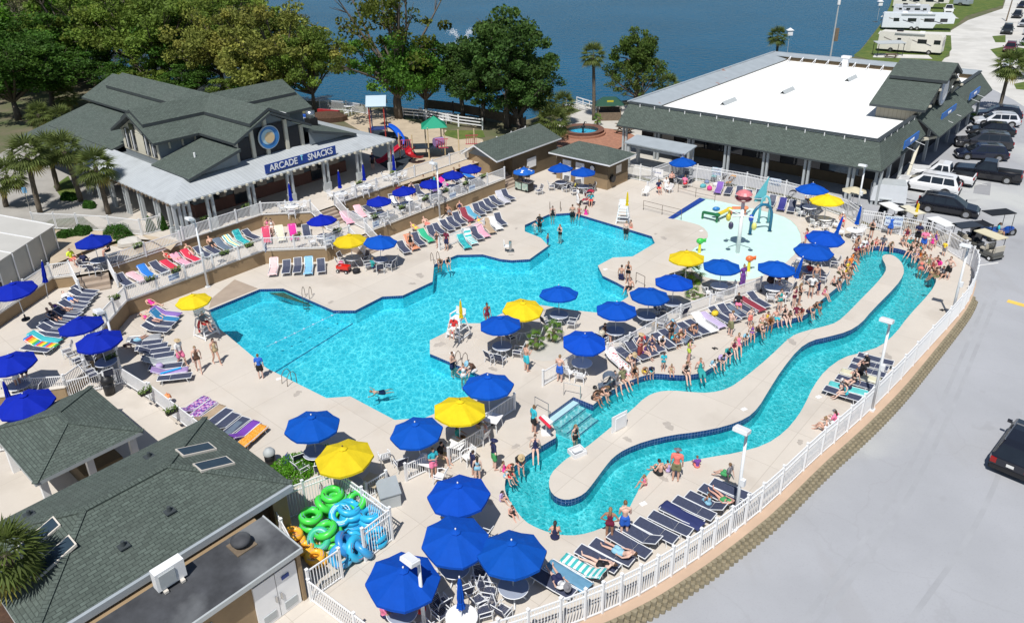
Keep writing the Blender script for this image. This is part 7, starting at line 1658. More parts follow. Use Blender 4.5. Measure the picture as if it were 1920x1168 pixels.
for t_,(x0,y0),(x1,y1),c,lb in(('suv',(1908,228),(1835,222),NVY,'navy suv at the far end of the row beside the restaurant'),('suv',(1905,240),(1826,236),(.62,.64,
.68),'silver white crossover second in the row from the far end'),('car',(1900,258),(1812,252),BLK,'low black car between the silver crossover and the dark suv'),
('big',(1893,284),(1790,276),(.03,.032,.04),'long dark grey suv with chrome roof rails'),('suv',(1884,303),(1790,298),NVY,'navy suv nearest the yellow kerb patch'),
('pickup',(1908,347),(1790,330),BLK,'black crew cab pickup with a covered bed'),('pickup',(1822,352),(1704,333),WHC,'white crew cab pickup with a dark bed cover'),
('big',(1792,370),(1682,352),WHC,'long white suv beside the cargo trailer'),('suv',(1718,393),(1833,411),BLK,'glossy black crossover facing the blue trike'),('suv',
(1886,893),(1948,800),(.012,.014,.022),'black suv driving on the road at the right edge'),
('suv',(1887,134),(1880,153),(.55,.57,.6),'grey suv facing the camera beside the leaning palm'),('suv',(1899,88),(1886,108),(.12,.02,.03),'burgundy jeep like suv facing the camera'),
('big',(1890,55),(1884,74),(.03,.035,.035),'black suv with gear on its roof by the gravel road'),('suv',(1912,28),(1900,42),(.03,.03,.035),'dark suv at the right edge near the top'),
('car',(1925,45),(1912,58),SIL,'silver car behind the dark suv near the top right'),('pickup',(1778,18),(1777,34),WHC,'white pickup between the two white trailers'),
('car',(1925,12),(1908,20),NVY,'navy car in the top right corner'),('car',(1930,80),(1915,92),(.6,.6,.62),'white car at the right edge beside the burgundy suv'),
('suv',(1938,60),(1922,72),(.4,.42,.45),'light grey suv at the right edge above the white car'),('car',(1815,-2),(1800,4),(.6,.6,.6),'pale car at the top edge among the trailers')):
 A=at(x0,y0,-.3);B=at(x1,y1,-.3);p=(A+B)/2;p.z=gz(p.x,p.y)+.02;CK[t_].place(lb,p,math.atan2(B.y-A.y,B.x-A.x),'vehicles parked or driving at the right',1,{'body':c,
'cabin':c,'mirror':c})
 # motorhomes and travel trailers
def rv(label,a,b_,H,W,kind,c,seed=0):
 A=at(*a,-.3);B=at(*b_,-.3);L=(B-A).length;d=(B-A).normalized();root=thing('motorhome' if kind=='mh' else 'travel_trailer',label,'motorhome' if kind=='mh' else 'trailer',
A,math.atan2(d.y,d.x),'campers parked by the lake');root.location.z=gz(A.x,A.y)+.03
 m=MB();pr=[(0,.45),(0,H-.3),(.25,H),(L-.5,H),(L,H-.6 if kind!='fw' else H-.3),(L+(.0 if kind!='fw' else.0),1.2 if kind=='fw' else.45)]if kind!='fw' else[(0,.5),
(0,H-.25),(.2,H),(L-.5,H),(L,H-.5),(L-.1,1.5),(L*.75,1.35),(L*.72,.5)]
 m.faces([(x,0,z)for x,z in pr]+[(x,W,z)for x,z in pr],[tuple(range(len(pr)))[::-1]if 0 else tuple(range(len(pr))),tuple(range(2*len(pr)-1,len(pr)-1,-1))]+[(i,i+len(pr),
(i+1)%len(pr)+len(pr),(i+1)%len(pr))for i in range(len(pr))]);m.build('body',MT['ocp'],root,color=c)
 r=random.Random(seed);xs=([(.15,.08),(.35,.12),(.58,.14),(.8,.1)]if kind!='mh' else[(.3,.06),(.48,.05),(.62,.14),(.87,.10)])
 for t,w_ in xs:m=MB();m.box((L*t+L*w_/2,-.015,H*.62),(L*w_,.03,H*.2));m.build('window',MT['glassdark'],root)
 m=MB();m.box((L*.5,-.02,H*.42),(.7,.03,H*.62));m.build('door',MT['ocp'],root,color=tuple(k*.9 for k in c))
 for k in range(4):m=MB();x=L*(.08+.2*k);z=H*(.75-.12*(k%2));m.faces([(x,-.022,z),(x+L*.16,-.022,z-H*.18),(x+L*.16,-.022,z-H*.215),(x,-.022,z-H*.05)],[(0,1,2,3)]);m.build('stripe',
MT['ocp'],root,color=(.10,.10,.13)if k%2 else(.30,.27,.25))
 m=MB();m.box((L*.3,W*.5,H+.13),(1.0,.8,.26));m.build('roof_unit',MT['black']if seed%2 else MT['white'],root);m=MB();m.box((L*.65,W*.5,H+.1),(.8,.7,.2));m.build('roof_vent',
MT['white'],root)
 m=MB();m.beam((L*.25,-.12,H-.15),(L*.72,-.12,H-.15),.14,.14);m.build('awning_roll',MT['greytrim'],root)
 for x in((.22,.82)if kind=='mh' else(.42,.5)):
  for y in(.1,W-.1):m=MB();m.tube([(L*x,y-.14,.4),(L*x,y+.14,.4)],.4,14);w2=m.build('wheel',MT['tyre'],root);m=MB();m.tube([(L*x,y-.16,.4),(L*x,y+.16,.4)],.2,10);m.build('rim',
MT['steel'],w2)
 if kind=='mh':m=MB();m.faces([(L-.02,.2,H*.85),(L-.02,W-.2,H*.85),(L+.04,W-.2,H*.45),(L+.04,.2,H*.45)],[(0,1,2,3)]);m.build('windscreen',MT['glassdark'],root)
rv('cream motorhome with brown swoosh stripes nearest the restaurant',(1643,98),(1762,107),3.5,2.5,'mh',(.74,.71,.64),1);rv('white and pale blue fifth wheel trailer behind the cream motorhome',
(1652,58),(1786,61),3.4,2.5,'fw',(.68,.72,.76),2);rv('low white folding trailer with a navy awning',(1673,30),(1742,32),2.3,2.2,'tr',(.55,.58,.63),3);rv('cream fifth wheel trailer with a dark sloping nose',
(1673,17),(1777,20),3.3,2.5,'fw',(.74,.71,.65),4);rv('grey blue trailer at the top edge',(1786,12),(1815,14),3.0,2.4,'tr',(.35,.40,.45),5);rv('white trailer behind the cream fifth wheel at the top edge',
(1680,-6),(1790,-2),3.2,2.5,'tr',(.6,.6,.58),6)
p=at(1680,108,-.3);root=thing('site_shelter','small grey roofed frame beside the cream motorhome','shelter',p,0);b=MB();b.slab([(-3.5,0,2.4),(1.3,-.2,2.4),(1.3,
2,2.6),(-3.5,2,2.6)],.08);b.build('roof',MT['greytrim'],root)
for x,y in((-3.3,.1),(1.1,.1),(-3.3,1.9),(1.1,1.9)):b=MB();b.tube([(x,y,0),(x,y,2.4)],.05,6);b.build('post',MT['black'],root)
# cargo trailer
A=at(1632,386,-.2);B=at(1694,392,-.2);dv=(B-A).normalized();root=thing('cargo_trailer','white enclosed cargo trailer hitched beside the white suv','trailer',A,math.atan2(dv.y,
dv.x));L=(B-A).length
b=MB();pr=[(-.1,.5),(0,1.75),(.45,2.05),(L,2.05),(L+.1,.5)];Wt=1.9;b.faces([(x,0,z)for x,z in pr]+[(x,Wt,z)for x,z in pr],[(0,1,2,3,4),(9,8,7,6,5)]+[(i,i+5,(i+1)%5+5,
(i+1)%5)for i in range(5)]);b.build('body',MT['ocp'],root,color=(.66,.69,.72));b=MB();b.box((L*.5+.2,Wt/2,2.07),(L*.8,Wt*.96,.04));b.build('roof_sheet',MT['greytrim'],
root)
for y in(-.05,Wt+.05):b=MB();b.tube([(L*.42,y-.1,.34),(L*.42,y+.1,.34)],.34,16);wh=b.build('wheel',MT['tyre'],root);b=MB();b.tube([(L*.42,y-.12,.34),(L*.42,y+.12,
.34)],.18,10);b.build('rim',MT['steel'],wh);b=MB();b.box((L*.42,y,.76),(.95,.2,.06));b.build('mudguard',MT['greytrim'],root)
b=MB();b.beam((L+.1,.3,.45),(L+1.3,Wt/2,.45),.07,.07);b.beam((L+.1,Wt-.3,.45),(L+1.3,Wt/2,.45),.07,.07);b.tube([(L+1.1,Wt/2,0),(L+1.1,Wt/2,.8)],.04,6);b.build('drawbar',
MT['steel'],root);b=MB();b.box((-.09,Wt/2,1.1),(.03,1.5,1.1));b.build('rear_door',MT['whitem'],root)
# golf carts, trike
def cart_(label,x,y,rz,roof,body,z=-.3,s_=1):
 root=thing('golf_cart',label,'golf cart',at(x,y,z),rz,'golf carts by the fence',s_*.93);b=MB();b.slab([(-1.15,-.6,2.0),(1.0,-.6,2.0),(1.0,.6,2.0),(-1.15,.6,2.0)],
.07);b.build('roof',MT['ocp'],root,color=roof)
 for x_,x2 in((-1.0,-.95),(.75,1.05)):
  for y_ in(-.52,.52):b=MB();b.tube([(x_,y_,1.95),(x2,y_,.75)],.025,5);b.build('roof_post',MT['black'],root)
 b=MB();b.box((.95,0,.62),(.6,1.1,.55));b.box((-.1,0,.35),(2.2,1.15,.16));b.box((-.65,0,.55),(.9,1.15,.35));b.build('body',MT['paint'],root,color=body)
 for x_ in(-.05,-.85):b=MB();b.box((x_,0,.8),(.5,1.0,.14));b.box((x_-.25,0,1.05),(.12,1.0,.45));b.build('seat',MT['ocp'],root,color=(.5,.46,.38))
 b=MB();b.slab([(1.05,-.5,.9),(1.05,.5,.9),(.8,.5,1.9),(.8,-.5,1.9)],.01);b.build('windscreen',MT['glassdark'],root);b=MB();b.tube([(.75,.28,.8),(.5,.28,1.1)],.02,
5);b.cyl((.48,.28,1.1),.17,.03,12);b.build('steering_wheel',MT['black'],root)
 for x_ in(-.85,.85):
  for y_ in(-.55,.55):b=MB();b.tube([(x_,y_-.09,.24),(x_,y_+.09,.24)],.24,14);wh=b.build('wheel',MT['tyre'],root);b=MB();b.tube([(x_,y_-.1,.24),(x_,y_+.1,.24)],
.12,8);b.build('rim',MT['white'],wh)
cart_('golf cart with a cream roof at the fence corner',1846,480,1.9,(.66,.60,.42),(.10,.10,.09));cart_('golf cart with a white roof right of the rescue board sign',
1755,455,1.8,(.80,.81,.80),(.5,.48,.42));cart_('golf cart with a white roof behind the corner umbrella',1665,425,1.8,(.80,.81,.80),(.5,.5,.5));cart_('golf cart with a cream roof beside the closed yellow umbrella',
1700,432,1.8,(.70,.66,.52),(.5,.48,.42));cart_('golf cart with a black roof beside the blue trike',1805,462,.2,(.03,.035,.045),(.03,.03,.04))
p=at(1868,446,-.3);root=thing('trike','blue three wheeled vehicle with a rack ridden by a woman','trike',p,.15,sc_=1.15);b=MB();b.box((0,0,.5),(1.5,.4,.22));b.box((-.25,
0,.72),(.6,.38,.14));b.ell((.85,0,.62),(.42,.2,.2));b.box((-.9,0,.75),(.7,1.1,.12));b.build('body',MT['paint'],root,color=(.01,.06,.30));b=MB();b.box((-.3,0,1.95),
(1.9,1.0,.05));b.tube([(.6,-.4,.7),(.6,-.4,1.95)],.02,5);b.tube([(.6,.4,.7),(.6,.4,1.95)],.02,5);b.box((-1.3,0,1.2),(.8,1.0,.05));b.tube([(-1,-.5,.7),(-1,-.5,1.3)],
.03,5);b.tube([(-1,.5,.7),(-1,.5,1.3)],.03,5);b.build('rack',MT['black'],root)
for x,y in((1.1,0),(-.9,-.6),(-.9,.6)):b=MB();b.tube([(x,y-.1,.33),(x,y+.1,.33)],.33,14);wh=b.build('wheel',MT['tyre'],root);b=MB();b.tube([(x,y-.11,.33),(x,y+.11,
.33)],.16,8);b.build('rim',MT['steel'],wh)
# PEOPLE
def J(**k):return k
def stand(el=(.24,-.03,1.13),wr=(.25,.05,.88),el2=None,wr2=None,hd=(0,.03),step=0,bend=0):
 el2=el2 or el;wr2=wr2 or wr
 j=J(pel=(0,0,.95),wst=(0,.0,1.08),cst=(0,0,1.30),nk=(0,0,1.47),hd=(hd[0],hd[1],1.60),sh=[(-.19,0,1.40),(.19,0,1.40)],el=[(-el[0],el[1],el[2]),el2],wr=[(-wr[0],
wr[1],wr[2]),wr2],hip=[(-.09,0,.90),(.09,0,.90)],kn=[(-.105,.02+step*.16,.50),(.105,.02-step*.04,.49)],an=[(-.11,step*.24,.08),(.11,-step*.27,.08+step*.03)],td=[(0,
.17,-.03),(0,.17,-.04-step*.02)])
 return j
def sit(lean=0,el=None,wr=None,kz=.13,ky=.42,ay=.47,az=-.34,spread=.11,px=0):
 f=lean;sh=[(s_*.18,-.02+f*.50,.58-f*.10)for s_ in(-1,1)]
 el=el or(.24,.06+f*.3,.34);wr=wr or(.14,.28+f*.25,.24)
 return J(pel=(0,0,.11),wst=(0,.0+f*.1,.25),cst=(0,-.01+f*.3,.45-f*.04),nk=(0,.01+f*.55,.64-f*.14),hd=(0,.05+f*.72,.78-f*.22),sh=sh,el=[(-el[0],el[1],el[2]),el],
wr=[(-wr[0],wr[1],wr[2]),wr],hip=[(-.09,.02,.10),(.09,.02,.10)],kn=[(-spread,ky,kz),(spread,ky,kz)],an=[(-spread,ay,az),(spread+.01,ay+.03,az)],td=[(0,.15,-.06),
(0,.15,-.06)])
POSE={'stand':stand(),'phone':stand((.22,.04,1.13),(.09,.27,1.20),hd=(0,.07)),'hips':stand((.37,-.04,1.16),(.19,.05,1.0)),'fold':stand((.25,.05,1.13),(.02,.22,1.18)),
'walk':stand((.25,-.12,1.14),(.24,-.08,.90),(.25,.1,1.14),(.23,.24,.95),step=1),
'edge':sit(.15,None,None,.10,.43,.66,-.24,.09),'edgeb':sit(-.15,(.27,-.12,.32),(.28,-.2,.05),.11,.43,.72,-.20,.13),'hunch':sit(.62,(.20,.42,.26),(.07,.52,.18),.14,
.42,.52,-.28),'edgec':sit(-.12,(.26,-.14,.32),(.22,-.22,.05),.20,.44,.62,-.22,.16),'edged':sit(.38,(.22,.28,.28),(.04,.46,.20),.12,.43,.58,-.27,.16),'chair':sit(0,
(.27,.05,.34),(.24,.28,.28),.12,.42,.46,-.32),'ground':sit(.1,(.26,.12,.34),(.14,.36,.30),.34,.36,.56,.06,.14),
'lie':J(pel=(0,.05,.12),wst=(0,-.10,.16),cst=(0,-.28,.27),nk=(0,-.44,.37),hd=(0,-.56,.46),sh=[(-.19,-.38,.32),(.19,-.38,.32)],el=[(-.28,-.16,.20),(.28,-.16,.20)],
wr=[(-.24,.08,.16),(.24,.08,.16)],hip=[(-.09,.08,.11),(.09,.08,.11)],kn=[(-.11,.50,.16),(.12,.50,.14)],an=[(-.12,.90,.09),(.13,.90,.09)],td=[(-.03,.05,.14),(.03,
.05,.14)]),
'prone':J(pel=(0,.05,.12),wst=(0,-.10,.12),cst=(0,-.30,.12),nk=(0,-.48,.13),hd=(0,-.62,.15),sh=[(-.19,-.42,.13),(.19,-.42,.13)],el=[(-.36,-.50,.08),(.36,-.50,.08)],
wr=[(-.18,-.70,.07),(.18,-.70,.07)],hip=[(-.09,.08,.11),(.09,.08,.11)],kn=[(-.10,.50,.08),(.11,.50,.08)],an=[(-.10,.90,.08),(.11,.90,.08)],td=[(0,.13,-.05),(0,.13,
-.05)]),
'swim':J(pel=(0,.0,-.12),wst=(0,.12,-.08),cst=(0,.32,-.02),nk=(0,.46,.05),hd=(0,.58,.12),sh=[(-.19,.40,0),(.19,.40,0)],el=[(-.38,.52,.02),(.36,.30,-.02)],wr=[(-.42,
.78,.02),(.55,.46,.03)],hip=[(-.09,-.03,-.13),(.09,-.03,-.13)],kn=[(-.12,-.42,-.2),(.12,-.40,-.16)],an=[(-.14,-.80,-.22),(.12,-.78,-.12)],td=[(0,-.13,-.05),(0,-.13,
-.05)])}
def ellseg(b,p,q,r0,r1,n=8):
 p=Vector(p);q=Vector(q);b.tube([p.lerp(q,t)for t in(0,.33,.66,1)],[r0+(r1-r0)*t for t in(0,.33,.66,1)],n);b.ell(p,(r0,)*3,n=n);b.ell(q,(r1,)*3,n=n)
def remesh(b,vox,dec,name,mats):
 me=b.mesh('tmp',[]);o=bpy.data.objects.new('tmp',me);COL.objects.link(o);m=o.modifiers.new('r','REMESH');m.mode='VOXEL';m.voxel_size=vox;s_=o.modifiers.new('s',
'SMOOTH');s_.factor=.5;s_.iterations=2;d=o.modifiers.new('d','DECIMATE');d.ratio=dec
 dg=bpy.context.evaluated_depsgraph_get();r=bpy.data.meshes.new_from_object(o.evaluated_get(dg));bpy.data.objects.remove(o);r.name=name;r.materials.clear()
 for k in mats:r.materials.append(k)
 for p in r.polygons:p.use_smooth=True;p.material_index=0
 return r
def body_parts(j,fem,g=0.0):
 L=[];add=lambda p,q,a,c:L.append((p,q,a+g,c+g));V=Vector;k=.92 if fem else 1.0
 add(j['pel'],j['wst'],.135 if fem else.125,.105*k);add(j['wst'],j['cst'],.105*k,.125*k)
 px,py=V(j['pel']),V(j['hip'][0])
 for i in(0,1):
  s_=-1 if i==0 else 1;sh=V(j['sh'][i])*1;c=V(j['cst']);sh2=V((sh.x*(.9 if fem else 1),sh.y,sh.z))
  add(c+V((s_*.06,0,0)),sh2*.8+c*.2,.095*k,.062);add(sh2,j['nk'],.055,.05);add(V(j['pel'])+V((s_*.05,0,0)),j['hip'][i],.115,.098)
 return L
def make_body(pose,fem):
 j=POSE[pose];b=MB();V=Vector
 for p,q,a,c in body_parts(j,fem):ellseg(b,p,q,a,c)
 ellseg(b,j['nk'],V(j['nk']).lerp(V(j['hd']),.6),.055,.05)
 hd=V(j['hd']);up=(hd-V(j['nk'])).normalized();fw=Vector((0,1,0));fw=(fw-up*fw.dot(up))
 if fw.length<.2:fw=Vector((0,0,1))-up*up.z
 if pose=='prone':fw=Vector((0,.2,-1));fw=(fw-up*fw.dot(up))
 fw.normalize();rt=up.cross(fw)*-1;HM=Matrix((rt,fw,up)).transposed();F=lambda x,y,z:hd+HM@V((x,y,z))
 b.ell(F(0,0,.02),(.076,.092,.105),HM,12);b.ell(F(0,.035,-.05),(.05,.055,.06),HM,8);b.ell(F(0,.1,-.012),(.014,.02,.022),HM,6)
 for s_ in(-1,1):b.ell(F(.078*s_,-.005,-.005),(.012,.022,.032),HM,6)
 for i in(0,1):
  s_=-1 if i==0 else 1;q=.88 if fem else 1
  ellseg(b,j['sh'][i],j['el'][i],.052*q,.040*q);ellseg(b,j['el'][i],j['wr'][i],.042*q,.027*q)
  ellseg(b,j['hip'][i],j['kn'][i],.092,.056);kn,an=V(j['kn'][i]),V(j['an'][i]);mid=kn.lerp(an,.35);ellseg(b,kn,mid,.056,.057);ellseg(b,mid,an,.056,.034)
  an=V(j['an'][i]);ellseg(b,an,an+V(j['td'][i]),.036,.03);ellseg(b,an,an-V(j['td'][i])*.25,.036,.03)
  wr=V(j['wr'][i]);hv=(wr-V(j['el'][i])).normalized();b.ell(wr+hv*.05,(.032,.032,.045),hv.to_track_quat('Z','Y').to_matrix(),8)
 me=remesh(b,.013,.22,'person_body',[MT['skin'],MT['eye'],MT['lip']])
 f=MB()
 for i in(0,1):
  wr=V(j['wr'][i]);hv=(wr-V(j['el'][i])).normalized();sx=hv.orthogonal().normalized();sy=hv.cross(sx);s_=-1 if i==0 else 1
  for k,ln in enumerate((.062,.075,.07,.055)):o=wr+hv*.075+sx*((k-1.5)*.019);f.tube([o,o+hv*ln*.55,o+hv*ln*.9+sy*.02],[.009,.008,.006],5)
  o=wr+hv*.04+sx*.028;f.tube([o,o+hv*.03+sx*.03,o+hv*.06+sx*.035],[.011,.009,.007],5)
 for s_ in(-1,1):f.ell(F(.03*s_,.082,.015),(.012,.01,.009),HM,6,1)
 f.ell(F(0,.088,-.052),(.022,.008,.007),HM,6,2)
 fm=f.mesh('f',[MT['skin'],MT['eye'],MT['lip']],True);bm=bmesh.new();bm.from_mesh(me);bm.from_mesh(fm);bm.to_mesh(me);bm.free();return me,(hd,HM)
PB={}
def body(pose,fem):
 if(pose,fem)not in PB:PB[(pose,fem)]=make_body(pose,fem)
 return PB[(pose,fem)]
CL={}
def cloth(pose,fem,item):
 key=(pose,fem,item)
 if key in CL:return CL[key]
 j=POSE[pose];V=Vector;b=MB();hd,HM=body(pose,fem)[1];F=lambda x,y,z:hd+HM@V((x,y,z));g=.016
 P_=lambda a,c,t:V(a).lerp(V(c),t)
 m=MT['oc']
 if item in('trunks','shorts','bottom','suit','dress','skirt'):
  lo=V(j['pel']);ellseg(b,lo,P_(j['pel'],j['wst'],.35),.135+g,.122+g)
  n={'trunks':.62,'shorts':.55,'bottom':.08,'suit':.08,'dress':.8,'skirt':1.0}[item]
  for i in(0,1):
   ellseg(b,V(j['pel'])+V(((-1,1)[i]*.05,0,0)),j['hip'][i],.118+g,.10+g);ellseg(b,j['hip'][i],P_(j['hip'][i],j['kn'][i],n),.098+g,.098+g-.035*n+(.035 if n>.3 else 0))
   if item in('dress','skirt'):ellseg(b,j['kn'][i],P_(j['kn'][i],j['an'][i],.55),.10,.11);ellseg(b,P_(j['hip'][0],j['hip'][1],.5),P_(j['kn'][0],j['kn'][1],.5),.11,
.11)
 if item in('suit','dress','shirt','top'):
  L=body_parts(j,fem,g)
  if item=='top':
   ellseg(b,P_(j['wst'],j['cst'],.78),P_(j['cst'],j['nk'],.05),.118+g,.12+g)
   for s_ in(-1,1):b.ell(P_(j['cst'],j['nk'],.0)+V((s_*.065,0,0))+HM@V((0,.06,-.01))*1,(.055,.05,.05))
  else:
   for p,q,a,c in(L if item=='shirt' else L[:2]):ellseg(b,p,q,a,c)
   if item!='shirt':
    for s_ in(-1,1):ellseg(b,V(j['cst'])+V((s_*.05,0,0)),P_(j['cst'],j['sh'][(s_+1)//2],.62),.09+g*.5,.03)
   else:
    for i in(0,1):ellseg(b,j['sh'][i],P_(j['sh'][i],j['el'][i],.62),.07,.062)
 if item=='hair':b.ell(F(0,-.014,.035),(.085,.094,.105),HM,12);m=MT['hair']
 if item=='longhair':
  b.ell(F(0,-.014,.035),(.086,.096,.106),HM,12);ellseg(b,F(0,-.06,0),F(0,-.10,-.20),.075,.045);m=MT['hair']
 if item=='bun':b.ell(F(0,-.014,.035),(.085,.094,.105),HM,12);b.ell(F(0,-.06,.14),(.045,.045,.04),HM,8);m=MT['hair']
 if item=='cap':b.ell(F(0,-.006,.05),(.088,.10,.09),HM,12);b.ell(F(0,.10,.045),(.07,.08,.012),HM,10)
 if item=='hat':
  b.ell(F(0,-.006,.06),(.088,.10,.085),HM,12);b.ell(F(0,0,.055),(.19,.20,.016),HM,14)
 vox=.02 if item in('shirt','suit','dress','trunks','shorts','skirt','bottom','top')else.014
 me=remesh(b,vox,.35,item,[m])
 if item in('hair','longhair','bun','cap','hat'):
  bm=bmesh.new();bm.from_mesh(me);kill=[]
  if item in('hair','longhair','bun'):
   iv=HM.transposed();kill=[v for v in bm.verts if(lambda q:q.y>.035 and q.z<.055)(iv@(v.co-hd))]
  bmesh.ops.delete(bm,geom=kill,context='VERTS');bm.to_mesh(me);bm.free()
 CL[key]=me;return me
COLN={'blue':(.02,.12,.55),'navy':(.01,.015,.07),'black':(.008,.008,.01),'white':(.74,.74,.74),'pink':(.80,.20,.35),'hotpink':(.75,.03,.30),'red':(.60,.03,.03),
'orange':(.85,.22,.02),'yellow':(.80,.60,.05),'green':(.05,.30,.10),'lime':(.42,.55,.06),'olive':(.20,.20,.10),'aqua':(.03,.45,.55),'teal':(.02,.30,.30),'purple':(.16,
.05,.30),'lilac':(.45,.35,.60),'maroon':(.16,.01,.04),'grey':(.18,.18,.20),'tan':(.50,.38,.22),'brown':(.10,.05,.03),'coral':(.80,.20,.16),'neon':(.70,.90,.05),
'lightblue':(.25,.50,.65),'pale':(.6,.55,.55),'rust':(.30,.06,.05)}
SK=[(.60,.37,.28),(.66,.43,.34),(.52,.30,.21),(.70,.48,.39),(.58,.34,.25),(.36,.19,.12),(.64,.36,.28)];HR=[(.02,.012,.008),(.05,.025,.012),(.03,.015,.01),(.16,.09,
.04),(.09,.045,.02),(.25,.16,.08)]
PW={'edge':'sitting','edgec':'sitting','edged':'sitting','edgeb':'sitting','hunch':'sitting hunched','chair':'sitting','ground':'sitting','lie':'lying','prone':'lying face down',
'swim':'swimming','walk':'walking','stand':'standing','phone':'standing with a phone','hips':'standing with hands on hips','fold':'standing with folded arms'}
ITN={'bottom':'bikini','top':'','suit':'swimsuit','trunks':'trunks','shirt':'shirt','shorts':'shorts','dress':'dress','skirt':'long skirt','hat':'brimmed hat','cap':'cap'}
def person(x,y,z,pose,dx,dy,s_,who,outfit,where,grp=None,skin=None):
 fem=who in('woman','girl');p=at(x,y,z)
 if(dx,dy)==(0,0):rz=z
 q=at(x+dx,y+dy,z);d=q-p;rz=math.atan2(d.y,d.x)-math.pi/2
 if pose=='edge':pose=rnd.choice(('edge','edgec','edged','edgeb','hunch'));s_*=rnd.uniform(.88,.98);p=at(x+rnd.uniform(-3,3),y-rnd.uniform(0,3),z)
 if pose=='stand':pose=rnd.choice(('stand','stand','hips','fold'))
 rz+=rnd.uniform(-.5,.5)
 base={'edge':0,'edgeb':0,'hunch':0,'chair':.42,'ground':0,'lie':.33,'prone':.33}.get(pose,0);p.z=z
 if pose=='chair':p.z=z+.42*s_
 if pose in('lie','prone')and z>-.01:p.z=z+.33
 items=[i.split(':')for i in outfit.split('+')];cl=' and '.join(f"{c} {ITN[i]}" for i,c in items if ITN.get(i))or 'swimwear'
 lb=f"{who} in {cl.replace('lightblue', 'light blue').replace('hotpink', 'bright pink').replace('neon', 'neon yellow')}, {PW[pose] if 'water' not in where or pose in ('edge', 'edgeb', 'hunch') else ('swimming' if pose == 'swim' else 'wading')} {where}"
 if len(lb.split())>16:lb=lb.replace(' with a phone','').replace(' with hands on hips','').replace(' with folded arms','').replace(' hunched','').replace(' face down',
'')
 if len(lb.split())>16:lb=lb.replace(', '+PW[pose].split()[0]+' ',', ').replace(', wading ',', ')
 if len(lb.split())>16:lb=lb.replace(' and '+cl.split(' and ')[1],'',1)if ' and ' in cl else lb
 root=thing('person',lb,'person',p,rz,grp);root.scale=(s_,)*3
 def part(nm,me,c):o=bpy.data.objects.new(nm,me);COL.objects.link(o);o.parent=root;o.color=(*c,1)
 part('person_body',body(pose,fem)[0],skin or rnd.choice(SK))
 hat=any(i in('hat','cap')for i,c in items);hi='hair' if not fem else rnd.choice(('longhair','longhair','bun'))
 part('hair',cloth(pose,fem,hi),rnd.choice(HR))
 for i,c in items:
  nm={'top':'bikini_top','bottom':'bikini_bottom','suit':'swimsuit','shirt':'shirt','hat':'sun_hat'}.get(i,i);part(nm,cloth(pose,fem,i),COLN[c])
  if i=='bottom':pass
 return root
def bik(c):return f'top:{c}+bottom:{c}'
E1='on the river edge '
